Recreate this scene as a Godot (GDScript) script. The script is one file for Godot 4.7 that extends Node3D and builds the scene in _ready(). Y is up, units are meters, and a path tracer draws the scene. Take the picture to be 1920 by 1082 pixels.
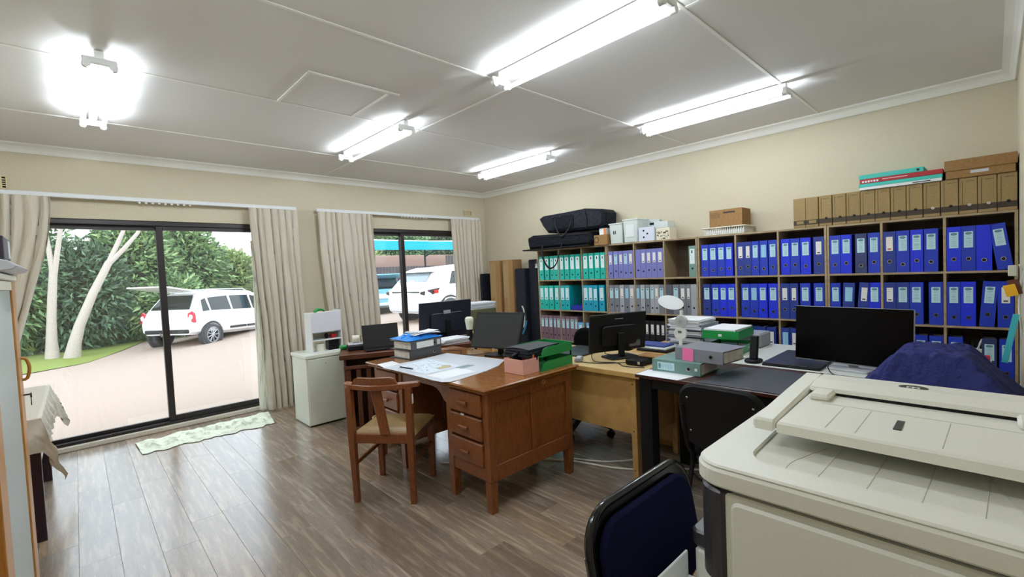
extends Node3D

# An office with two glazed sliding doors, file shelves, desks and a copier. y up, metres.
# x = 0 is the shelf wall, z = 0 the wall with the sliding doors, the room lies at x < 0, z > 0.

const ROOM_H := 2.705
const ROOM_W := 5.83
const ROOM_L := -5.78

var M := {}
var used := {}
var cache := {}
var rng := RandomNumberGenerator.new()

func _ready() -> void:
	rng.seed = 11
	# camera
	var cam := Camera3D.new()
	cam.name = "camera"
	cam.fov = rad_to_deg(2.0 * atan(541.0 / 860.09))
	cam.near = 0.05
	cam.far = 200.0
	cam.position = Vector3(-4.8844, 1.4424, 5.7106)
	cam.rotation = Vector3(-0.0389, -0.7601, -0.0449)
	add_child(cam)
	cam.current = true
	# overcast sky and exposure
	var sky_mat := ProceduralSkyMaterial.new()
	sky_mat.sky_top_color = Color(0.89, 0.95, 1.0)
	sky_mat.sky_horizon_color = Color(0.97, 0.99, 1.0)
	sky_mat.sky_energy_multiplier = 1.76
	sky_mat.ground_bottom_color = Color(0.42, 0.40, 0.37)
	sky_mat.ground_horizon_color = Color(0.55, 0.54, 0.5)
	var sky := Sky.new()
	sky.sky_material = sky_mat
	var env := Environment.new()
	env.background_mode = Environment.BG_SKY
	env.sky = sky
	env.tonemap_mode = Environment.TONE_MAPPER_LINEAR
	env.tonemap_exposure = 1.0
	env.sdfgi_enabled = true
	env.ssao_enabled = true
	env.ssil_enabled = true
	var we := WorldEnvironment.new()
	we.name = "environment"
	we.environment = env
	add_child(we)
	# then the room, the outdoors, the furniture and the small things
	make_materials()
	build_room()
	build_lamps()
	build_curtains()
	build_outdoors()
	build_bookcases()
	build_shelf_top()
	build_desks()
	build_left_side()
	build_chairs()
	build_printer()
	build_screens()
	build_desk_things()
	build_corner_things()

# ---------------------------------------------------------------- helpers

func numbered(called: String) -> String:
	var n: int = used.get(called, 0)
	used[called] = n + 1
	return called if n == 0 else "%s_%03d" % [called, n]

func tag(o: Node3D, label: String, category: String, group := "", kind := "") -> Node3D:
	if label != "":
		o.set_meta("label", label)
	if category != "":
		o.set_meta("category", category)
	if group != "":
		o.set_meta("group", group)
	if kind != "":
		o.set_meta("kind", kind)
	return o

func thing(called: String, label: String, category: String, at := Vector3.ZERO, turn := 0.0, group := "") -> Node3D:
	var o := Node3D.new()
	o.name = numbered(called)
	add_child(o)
	o.position = at
	o.rotation.y = turn
	tag(o, label, category, group)
	return o

func S() -> SurfaceTool:
	var st := SurfaceTool.new()
	st.begin(Mesh.PRIMITIVE_TRIANGLES)
	return st

func inst(parent: Node, called: String, mesh: Mesh, m: Material) -> MeshInstance3D:
	var o := MeshInstance3D.new()
	o.name = numbered(called) if parent == self else called
	o.mesh = mesh
	o.material_override = m
	parent.add_child(o, true)
	return o

func fin(parent: Node, called: String, st: SurfaceTool, m: Material) -> MeshInstance3D:
	return inst(parent, called, st.commit(), m)

func single(called: String, st: SurfaceTool, m: Material, label: String, category: String, group := "") -> MeshInstance3D:
	var o := fin(self, called, st, m)
	tag(o, label, category, group)
	return o

func structure(called: String, st: SurfaceTool, m: Material) -> MeshInstance3D:
	var o := fin(self, called, st, m)
	o.set_meta("kind", "structure")
	return o

func tri(st: SurfaceTool, a: Vector3, b: Vector3, c: Vector3, n: Vector3, ua := Vector2.ZERO, ub := Vector2.ZERO, uc := Vector2.ZERO) -> void:
	st.set_normal(n)
	if (b - a).cross(c - a).dot(n) > 0.0:
		st.set_uv(ua); st.add_vertex(a)
		st.set_uv(uc); st.add_vertex(c)
		st.set_uv(ub); st.add_vertex(b)
	else:
		st.set_uv(ua); st.add_vertex(a)
		st.set_uv(ub); st.add_vertex(b)
		st.set_uv(uc); st.add_vertex(c)

func face(st: SurfaceTool, pts: Array, hint: Vector3) -> void:
	var n: Vector3 = (pts[1] - pts[0]).cross(pts[2] - pts[0])
	if n.length() < 1e-12 and pts.size() > 3:
		n = (pts[2] - pts[0]).cross(pts[3] - pts[0])
	n = n.normalized()
	if n.dot(hint) < 0.0:
		n = -n
	for i in range(1, pts.size() - 1):
		tri(st, pts[0], pts[i], pts[i + 1], n)

# a quad with texture coordinates: a lower left, b lower right, c upper right, d upper left
func card(st: SurfaceTool, a: Vector3, b: Vector3, c: Vector3, d: Vector3, n: Vector3) -> void:
	tri(st, a, b, c, n, Vector2(0, 1), Vector2(1, 1), Vector2(1, 0))
	tri(st, a, c, d, n, Vector2(0, 1), Vector2(1, 0), Vector2(0, 0))

# box with chamfered edges
func box(st: SurfaceTool, c: Vector3, s: Vector3, bev := 0.002, xf := Transform3D.IDENTITY) -> void:
	var h := s * 0.5
	var b := minf(bev, minf(h.x, minf(h.y, h.z)) * 0.9)
	if b <= 0.0:
		for ax in 3:
			for sg in [-1.0, 1.0]:
				var n := Vector3.ZERO
				n[ax] = sg
				var u := (ax + 1) % 3
				var v := (ax + 2) % 3
				var q := []
				for k in [[-1, -1], [1, -1], [1, 1], [-1, 1]]:
					var p := Vector3.ZERO
					p[ax] = sg * h[ax]
					p[u] = k[0] * h[u]
					p[v] = k[1] * h[v]
					q.append(xf * (c + p))
				face(st, q, xf.basis * n)
		return
	for ax in 3:
		var u := (ax + 1) % 3
		var v := (ax + 2) % 3
		for sg in [-1.0, 1.0]:
			var n := Vector3.ZERO
			n[ax] = sg
			var q := []
			for k in [[-1, -1], [1, -1], [1, 1], [-1, 1]]:
				var p := Vector3.ZERO
				p[ax] = sg * h[ax]
				p[u] = k[0] * (h[u] - b)
				p[v] = k[1] * (h[v] - b)
				q.append(xf * (c + p))
			face(st, q, xf.basis * n)
		for su in [-1.0, 1.0]:
			for sv in [-1.0, 1.0]:
				var n2 := Vector3.ZERO
				n2[u] = su
				n2[v] = sv
				var q2 := []
				for k in [[-1, 0], [1, 0], [1, 1], [-1, 1]]:
					var p2 := Vector3.ZERO
					p2[ax] = k[0] * (h[ax] - b)
					p2[u] = su * (h[u] if k[1] == 0 else h[u] - b)
					p2[v] = sv * (h[v] - b if k[1] == 0 else h[v])
					q2.append(xf * (c + p2))
				face(st, q2, xf.basis * n2)
	for sx in [-1.0, 1.0]:
		for sy in [-1.0, 1.0]:
			for sz in [-1.0, 1.0]:
				var g := Vector3(sx, sy, sz)
				var a1 := Vector3(h.x, h.y - b, h.z - b) * g
				var a2 := Vector3(h.x - b, h.y, h.z - b) * g
				var a3 := Vector3(h.x - b, h.y - b, h.z) * g
				face(st, [xf * (c + a1), xf * (c + a2), xf * (c + a3)], xf.basis * g)

# box between two corners
func slab(st: SurfaceTool, a: Vector3, b: Vector3, bev := 0.002, xf := Transform3D.IDENTITY) -> void:
	box(st, (a + b) * 0.5, (b - a).abs(), bev, xf)

func part(parent: Node, called: String, a: Vector3, b: Vector3, m: Material, bev := 0.002) -> MeshInstance3D:
	var key := "b%.4f,%.4f,%.4f,%.4f" % [absf(b.x - a.x), absf(b.y - a.y), absf(b.z - a.z), bev]
	if not cache.has(key):
		var st := S()
		box(st, Vector3.ZERO, (b - a).abs(), bev)
		cache[key] = st.commit()
	var o := inst(parent, called, cache[key], m)
	o.position = (a + b) * 0.5
	return o

# polygon in local x, y pushed along local z from 0 to depth
func extrude(st: SurfaceTool, poly: PackedVector2Array, depth: float, xf := Transform3D.IDENTITY, bev := 0.0) -> void:
	if Geometry2D.is_polygon_clockwise(poly):
		poly.reverse()
	var n := poly.size()
	var inner := poly.duplicate()
	if bev > 0.0:
		for i in n:
			var e0 := (poly[i] - poly[(i + n - 1) % n]).normalized()
			var e1 := (poly[(i + 1) % n] - poly[i]).normalized()
			var m0 := Vector2(-e0.y, e0.x)
			var m1 := Vector2(-e1.y, e1.x)
			var mm := (m0 + m1)
			inner[i] = poly[i] + mm / maxf(0.4, 1.0 + m0.dot(m1)) * bev
	var idx := Geometry2D.triangulate_polygon(inner)
	for k in range(0, idx.size(), 3):
		for side in 2:
			var z := 0.0 if side == 0 else depth
			var nn := xf.basis * Vector3(0, 0, -1.0 if side == 0 else 1.0)
			var q: Array[Vector3] = []
			for j in 3:
				var p: Vector2 = inner[idx[k + j]]
				q.append(xf * Vector3(p.x, p.y, z))
			tri(st, q[0], q[1], q[2], nn)
	for i in n:
		var j := (i + 1) % n
		var e := (poly[j] - poly[i]).normalized()
		var out := xf.basis * Vector3(e.y, -e.x, 0)
		face(st, [xf * Vector3(poly[i].x, poly[i].y, bev), xf * Vector3(poly[j].x, poly[j].y, bev), xf * Vector3(poly[j].x, poly[j].y, depth - bev), xf * Vector3(poly[i].x, poly[i].y, depth - bev)], out)
		if bev > 0.0:
			face(st, [xf * Vector3(poly[i].x, poly[i].y, bev), xf * Vector3(poly[j].x, poly[j].y, bev), xf * Vector3(inner[j].x, inner[j].y, 0), xf * Vector3(inner[i].x, inner[i].y, 0)], out + xf.basis * Vector3(0, 0, -1))
			face(st, [xf * Vector3(poly[i].x, poly[i].y, depth - bev), xf * Vector3(poly[j].x, poly[j].y, depth - bev), xf * Vector3(inner[j].x, inner[j].y, depth), xf * Vector3(inner[i].x, inner[i].y, depth)], out + xf.basis * Vector3(0, 0, 1))

func rounded(w: float, h: float, r: float, seg := 5, at := Vector2.ZERO) -> PackedVector2Array:
	var out := PackedVector2Array()
	for k in 4:
		var cx := (w * 0.5 - r) * (1.0 if k == 0 or k == 3 else -1.0)
		var cy := (h * 0.5 - r) * (1.0 if k < 2 else -1.0)
		for i in seg + 1:
			var a := (k + float(i) / seg) * PI * 0.5
			out.append(at + Vector2(cx + cos(a) * r, cy + sin(a) * r))
	return out

# a tube through points; rad is a number or an array
func tube(st: SurfaceTool, pts: Array, rad, sides := 8, flat := 1.0, caps := true) -> void:
	var n := pts.size()
	var rings := []
	var nrm := []
	var up := Vector3.UP
	var t0: Vector3 = (pts[1] - pts[0]).normalized()
	if absf(t0.dot(up)) > 0.95:
		up = Vector3.RIGHT
	for i in n:
		var t: Vector3 = (pts[mini(i + 1, n - 1)] - pts[maxi(i - 1, 0)]).normalized()
		var side := t.cross(up).normalized()
		up = side.cross(t).normalized()
		var r: float = rad if (rad is float or rad is int) else rad[i]
		var ring := []
		var rn := []
		for k in sides:
			var a := TAU * k / sides
			var d := side * cos(a) + up * sin(a) * flat
			ring.append(pts[i] + d * r)
			rn.append(d.normalized())
		rings.append(ring)
		nrm.append(rn)
	for i in n - 1:
		for k in sides:
			var j := (k + 1) % sides
			quad_s(st, rings[i][k], rings[i][j], rings[i + 1][j], rings[i + 1][k], nrm[i][k], nrm[i][j], nrm[i + 1][j], nrm[i + 1][k])
	if caps:
		face(st, rings[0], pts[0] - pts[1])
		face(st, rings[n - 1], pts[n - 1] - pts[n - 2])

func vtx(st: SurfaceTool, p: Vector3, n: Vector3, uv := Vector2.ZERO) -> void:
	st.set_normal(n)
	st.set_uv(uv)
	st.add_vertex(p)

func tri_s(st: SurfaceTool, a: Vector3, b: Vector3, c: Vector3, na: Vector3, nb: Vector3, nc: Vector3, ua := Vector2.ZERO, ub := Vector2.ZERO, uc := Vector2.ZERO) -> void:
	if (b - a).cross(c - a).dot(na + nb + nc) > 0.0:
		vtx(st, a, na, ua); vtx(st, c, nc, uc); vtx(st, b, nb, ub)
	else:
		vtx(st, a, na, ua); vtx(st, b, nb, ub); vtx(st, c, nc, uc)

func quad_s(st: SurfaceTool, a: Vector3, b: Vector3, c: Vector3, d: Vector3, na: Vector3, nb: Vector3, nc: Vector3, nd: Vector3, ua := Vector2.ZERO, ub := Vector2.ZERO, uc := Vector2.ZERO, ud := Vector2.ZERO) -> void:
	tri_s(st, a, b, c, na, nb, nc, ua, ub, uc)
	tri_s(st, a, c, d, na, nc, nd, ua, uc, ud)

# surface over u, v in 0..1; hint says which side is out
func sheet(st: SurfaceTool, nu: int, nv: int, f: Callable, hint: Vector3) -> void:
	var e := 0.002
	var P := []
	var N := []
	for i in nu + 1:
		for j in nv + 1:
			var u := float(i) / nu
			var v := float(j) / nv
			P.append(f.call(u, v))
			var du: Vector3 = f.call(minf(u + e, 1.0), v) - f.call(maxf(u - e, 0.0), v)
			var dv: Vector3 = f.call(u, minf(v + e, 1.0)) - f.call(u, maxf(v - e, 0.0))
			var n := du.cross(dv).normalized()
			N.append(n)
	var flip := 0.0
	for n in N:
		flip += n.dot(hint)
	var w := nv + 1
	for k in N.size():
		if flip < 0.0:
			N[k] = -N[k]
	for i in nu:
		for j in nv:
			var a := i * w + j
			var b := (i + 1) * w + j
			var ux := float(i) / nu
			var ux2 := float(i + 1) / nu
			var vx := float(j) / nv
			var vx2 := float(j + 1) / nv
			quad_s(st, P[a], P[b], P[b + 1], P[a + 1], N[a], N[b], N[b + 1], N[a + 1], Vector2(ux, vx), Vector2(ux2, vx), Vector2(ux2, vx2), Vector2(ux, vx2))

# profile of (radius, height) turned round local y
func lathe(st: SurfaceTool, prof: Array, seg := 20, xf := Transform3D.IDENTITY) -> void:
	for i in prof.size() - 1:
		var p: Vector2 = prof[i]
		var q: Vector2 = prof[i + 1]
		var d := (q - p).normalized()
		if (q - p).length() < 1e-6:
			continue
		var n2 := Vector2(d.y, -d.x)
		for k in seg:
			var a := TAU * k / seg
			var b := TAU * (k + 1) / seg
			var da := Vector3(cos(a), 0, sin(a))
			var db := Vector3(cos(b), 0, sin(b))
			var na := xf.basis * (da * n2.x + Vector3.UP * n2.y)
			var nb := xf.basis * (db * n2.x + Vector3.UP * n2.y)
			var A := xf * (da * p.x + Vector3.UP * p.y)
			var B := xf * (db * p.x + Vector3.UP * p.y)
			var Cc := xf * (db * q.x + Vector3.UP * q.y)
			var D := xf * (da * q.x + Vector3.UP * q.y)
			if p.x < 1e-5:
				tri_s(st, A, Cc, D, na, nb, na)
			elif q.x < 1e-5:
				tri_s(st, A, B, Cc, na, nb, na)
			else:
				quad_s(st, A, B, Cc, D, na, nb, nb, na)

func at_turn(p: Vector3, turn := 0.0) -> Transform3D:
	return Transform3D(Basis(Vector3.UP, turn), p)

# frame whose local x, y, z go along the given directions
func frame(o: Vector3, x: Vector3, y: Vector3, z: Vector3) -> Transform3D:
	return Transform3D(Basis(x, y, z), o)

func curve(pts: Array, n := 24) -> Array:
	var c := Curve3D.new()
	for i in pts.size():
		var t: Vector3 = (pts[mini(i + 1, pts.size() - 1)] - pts[maxi(i - 1, 0)]) / 6.0
		c.add_point(pts[i], -t, t)
	var out := []
	var l := c.get_baked_length()
	for i in n + 1:
		out.append(c.sample_baked(l * i / n, true))
	return out

# ---------------------------------------------------------------- materials

func plain(c: Color, rough := 0.6, metal := 0.0, spec := 0.5) -> StandardMaterial3D:
	var m := StandardMaterial3D.new()
	m.albedo_color = c
	m.roughness = rough
	m.metallic = metal
	m.metallic_specular = spec
	return m

func noise_tex(freq: float, a: Color, b: Color, size := 256, seed_ := 1, oct := 4, mid := -1.0, midc := Color.WHITE) -> NoiseTexture2D:
	var t := NoiseTexture2D.new()
	t.width = size
	t.height = size
	t.seamless = true
	var n := FastNoiseLite.new()
	n.noise_type = FastNoiseLite.TYPE_SIMPLEX_SMOOTH
	n.seed = seed_
	n.frequency = freq
	n.fractal_octaves = oct
	t.noise = n
	var g := Gradient.new()
	g.set_color(0, a)
	g.set_color(1, b)
	if mid >= 0.0:
		g.add_point(mid, midc)
	t.color_ramp = g
	return t

func grained(a: Color, b: Color, scale_: Vector3, rough := 0.5, freq := 0.03, seed_ := 1, spec := 0.5) -> StandardMaterial3D:
	var m := plain(Color.WHITE, rough, 0.0, spec)
	m.albedo_texture = noise_tex(freq, a, b, 256, seed_)
	m.uv1_triplanar = true
	m.uv1_scale = scale_
	return m

func bumpy(m: StandardMaterial3D, freq: float, depth: float, scale_ := Vector3.ZERO, seed_ := 3) -> StandardMaterial3D:
	var t := NoiseTexture2D.new()
	t.width = 256
	t.height = 256
	t.seamless = true
	t.as_normal_map = true
	t.bump_strength = 6.0
	var n := FastNoiseLite.new()
	n.seed = seed_
	n.frequency = freq
	n.fractal_octaves = 3
	t.noise = n
	m.normal_enabled = true
	m.normal_texture = t
	m.normal_scale = depth
	if scale_ != Vector3.ZERO:
		m.uv1_triplanar = true
		m.uv1_scale = scale_
	return m

func glass(alpha := 0.02, c := Color(0.9, 0.96, 0.95)) -> StandardMaterial3D:
	var m := plain(Color(c.r, c.g, c.b, alpha), 0.02)
	m.transparency = BaseMaterial3D.TRANSPARENCY_ALPHA
	return m

func img_mat(im: Image, rough := 0.6) -> StandardMaterial3D:
	var m := plain(Color.WHITE, rough)
	m.albedo_texture = ImageTexture.create_from_image(im)
	m.texture_repeat = false
	return m

func C8(r: int, g: int, b: int) -> Color:
	return Color8(r, g, b)

# a printed spine label: oval emblem at the head and lines of small print
func label_image(bg: Color, ink: Color, kind: int, seed_: int) -> Image:
	var r := RandomNumberGenerator.new()
	r.seed = seed_
	var w := 96
	var h := 224
	var im := Image.create(w, h, false, Image.FORMAT_RGB8)
	im.fill(bg)
	if kind == 0 or kind == 3:
		for y in range(8, 48):
			for x in range(14, 82):
				var d := Vector2((x - 48.0) / 33.0, (y - 28.0) / 18.0).length()
				if d < 1.0:
					im.set_pixel(x, y, ink if d > 0.72 or (absf(y - 28.0) < 5.0 and absf(x - 48.0) < 16.0) else bg.lerp(ink, 0.35))
		var y2 := 62
		while y2 < 200:
			var ww := r.randi_range(40, 76)
			im.fill_rect(Rect2i(48 - ww / 2, y2, ww, 4), bg.lerp(ink, 0.6))
			y2 += r.randi_range(14, 26)
	elif kind == 1:
		for k in 3:
			var ww2 := r.randi_range(34, 66)
			im.fill_rect(Rect2i(48 - ww2 / 2, 24 + k * 34, ww2, 3), bg.lerp(ink, 0.35))
		im.fill_rect(Rect2i(22, 184, 52, 22), ink)
	elif kind == 2:
		im.fill_rect(Rect2i(20, 18, 56, 4), bg.lerp(ink, 0.3))
	elif kind == 4:
		im.fill_rect(Rect2i(34, 20, 26, 46), ink)
		for k in 3:
			im.fill_rect(Rect2i(20, 90 + k * 30, r.randi_range(30, 56), 4), bg.lerp(ink, 0.4))
	return im

func make_materials() -> void:
	M.wall = bumpy(plain(C8(208, 198, 174), 0.85, 0.0, 0.2), 0.06, 0.25, Vector3(3, 3, 3))
	M.ceiling = plain(C8(230, 228, 226), 0.9, 0.0, 0.2)
	M.cornice = plain(C8(238, 236, 230), 0.7)
	M.strip = plain(C8(240, 238, 232), 0.6)
	M.white_paint = plain(C8(238, 238, 235), 0.45)
	M.bronze = plain(C8(46, 40, 40), 0.4, 0.3)
	M.glass = glass()
	M.rail = plain(C8(226, 228, 230), 0.5)
	M.vent = plain(C8(222, 206, 168), 0.8)
	M.hole_shade = plain(C8(20, 18, 16), 0.9)  # flat dark colour for the shade inside holes, slots and vents
	M.curtain = grained(C8(204, 195, 178), C8(212, 203, 187), Vector3(22, 3, 22), 0.9, 0.05, 5, 0.2)
	M.curtain.backlight_enabled = true
	M.curtain.backlight = Color(0.16, 0.12, 0.09)
	M.lining = plain(C8(238, 236, 222), 0.9, 0.0, 0.2)
	M.lining.backlight_enabled = true
	M.lining.backlight = Color(0.35, 0.35, 0.32)
	M.concrete = grained(C8(206, 198, 182), C8(228, 222, 208), Vector3(4, 4, 4), 0.9, 0.05, 8, 0.2)
	# furniture boards
	M.shelf = grained(C8(144, 122, 94), C8(176, 154, 120), Vector3(6, 6, 0.7), 0.55, 0.05, 12)
	M.shelf_dark = grained(C8(70, 56, 44), C8(98, 80, 62), Vector3(6, 0.8, 6), 0.7, 0.05, 14)
	M.desk_wood = grained(C8(104, 56, 24), C8(148, 88, 44), Vector3(7, 0.9, 7), 0.34, 0.04, 21)
	M.desk_top = grained(C8(128, 78, 36), C8(158, 104, 52), Vector3(10, 10, 0.8), 0.14, 0.04, 22)
	M.desk_dark = grained(C8(70, 34, 20), C8(104, 56, 32), Vector3(0.9, 7, 7), 0.35, 0.04, 23)
	M.mahog = grained(C8(58, 28, 22), C8(86, 44, 34), Vector3(7, 7, 0.8), 0.3, 0.04, 24)
	M.chair_wood = grained(C8(104, 54, 26), C8(146, 84, 44), Vector3(9, 1.0, 9), 0.35, 0.05, 25)
	M.beech = grained(C8(188, 146, 84), C8(208, 168, 104), Vector3(5, 0.7, 0.7), 0.45, 0.04, 26)
	M.beech_top = grained(C8(206, 176, 122), C8(222, 194, 142), Vector3(5, 5, 0.7), 0.4, 0.04, 27)
	M.oak_frame = grained(C8(168, 112, 46), C8(196, 140, 68), Vector3(7, 0.8, 7), 0.4, 0.05, 28)
	M.near_black = plain(C8(16, 15, 17), 0.5, 0.0, 0.35)
	M.black = plain(C8(10, 10, 12), 0.5, 0.0, 0.35)
	M.black_gloss = plain(C8(10, 10, 13), 0.18)
	M.screen = plain(C8(5, 5, 7), 0.2, 0.0, 0.25)
	M.screen_grey = plain(C8(44, 44, 43), 0.6, 0.0, 0.3)
	M.navy_case = plain(C8(22, 26, 42), 0.45)
	M.bag = bumpy(plain(C8(22, 24, 34), 0.7, 0.0, 0.35), 0.02, 0.8, Vector3(3, 3, 3), 9)
	M.bag2 = bumpy(plain(C8(16, 18, 26), 0.75, 0.0, 0.3), 0.02, 0.8, Vector3(3, 3, 3), 10)
	M.strap = plain(C8(15, 16, 22), 0.8)
	M.card = grained(C8(140, 106, 68), C8(160, 126, 86), Vector3(3, 3, 3), 0.85, 0.06, 31, 0.2)
	M.kraft = grained(C8(148, 124, 86), C8(162, 138, 98), Vector3(4, 4, 4), 0.85, 0.06, 32, 0.2)
	M.kraft_band = plain(C8(66, 54, 44), 0.8)
	M.paper = plain(C8(240, 242, 246), 0.8, 0.0, 0.2)
	M.paper_edge = grained(C8(196, 190, 178), C8(232, 228, 220), Vector3(1, 60, 1), 0.85, 0.05, 33, 0.2)
	M.green = plain(C8(14, 134, 62), 0.35)
	M.green_clip = plain(C8(30, 140, 60), 0.4)
	M.blue_folder = plain(C8(36, 138, 232), 0.3)
	M.pink_tub = plain(C8(226, 170, 156), 0.5)
	M.pink_note = plain(C8(250, 120, 178), 0.7)
	M.seat_tan = bumpy(plain(C8(150, 122, 78), 0.38), 0.05, 0.3, Vector3(5, 5, 5), 6)
	M.chrome = plain(C8(210, 210, 214), 0.16, 0.95)
	M.steel = plain(C8(150, 150, 150), 0.35, 0.8)
	M.cable_black = plain(C8(18, 18, 18), 0.5)
	M.cable_white = plain(C8(226, 224, 214), 0.5)
	M.printer = grained(C8(224, 223, 212), C8(232, 231, 221), Vector3(9, 9, 9), 0.42, 0.08, 35)
	M.printer_dark = plain(C8(54, 50, 54), 0.35)
	M.navy_cloth = bumpy(plain(C8(44, 48, 104), 0.8, 0.0, 0.3), 0.04, 0.5, Vector3(4, 4, 4), 16)
	M.navy_fabric = bumpy(plain(C8(18, 22, 52), 0.9, 0.0, 0.2), 0.2, 0.5, Vector3(12, 12, 12), 17)
	M.blackout = bumpy(plain(C8(9, 9, 10), 0.9, 0.0, 0.2), 0.2, 0.5, Vector3(12, 12, 12), 18)
	M.clear = glass(0.28, Color(0.92, 0.95, 0.96))
	M.clear.roughness = 0.2
	M.clear_tray = glass(0.22, Color(0.85, 0.88, 0.92))
	M.grey_plastic = plain(C8(150, 152, 158), 0.45)
	M.light_grey = plain(C8(198, 200, 206), 0.45)
	M.teal_box = plain(C8(60, 190, 176), 0.5)
	M.red_box = plain(C8(170, 34, 44), 0.5)
	M.white_box = plain(C8(228, 230, 230), 0.55)
	M.red = plain(C8(206, 32, 40), 0.45)
	M.orange = plain(C8(230, 120, 60), 0.5)
	M.yellow = plain(C8(240, 180, 30), 0.5)
	M.cream_plastic = plain(C8(232, 228, 208), 0.45)
	M.lace = bumpy(grained(C8(222, 214, 198), C8(240, 235, 224), Vector3(30, 30, 30), 0.95, 0.1, 41, 0.1), 0.12, 1.0, Vector3(24, 24, 24), 19)
	M.towel = grained(C8(222, 228, 202), C8(244, 246, 232), Vector3(3, 3, 3), 0.95, 0.03, 42, 0.1)
	M.teal_clear = plain(C8(70, 190, 206), 0.3)
	M.label_blue = []
	M.label_white = []
	for k in 3:
		M.label_blue.append(img_mat(label_image(C8(188, 222, 230), C8(34, 84, 104), 0, 50 + k)))
		M.label_white.append(img_mat(label_image(C8(232, 230, 224), C8(70, 70, 74), 1, 60 + k)))
	M.label_plain = img_mat(label_image(C8(150, 200, 226), C8(60, 90, 110), 2, 70))
	M.label_teal = img_mat(label_image(C8(226, 238, 236), C8(24, 44, 48), 4, 71))
	M.label_pale = img_mat(label_image(C8(206, 232, 234), C8(60, 120, 124), 1, 72))
	M.label_red = img_mat(label_image(C8(236, 228, 216), C8(170, 60, 50), 1, 73))

# ---------------------------------------------------------------- the room

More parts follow.
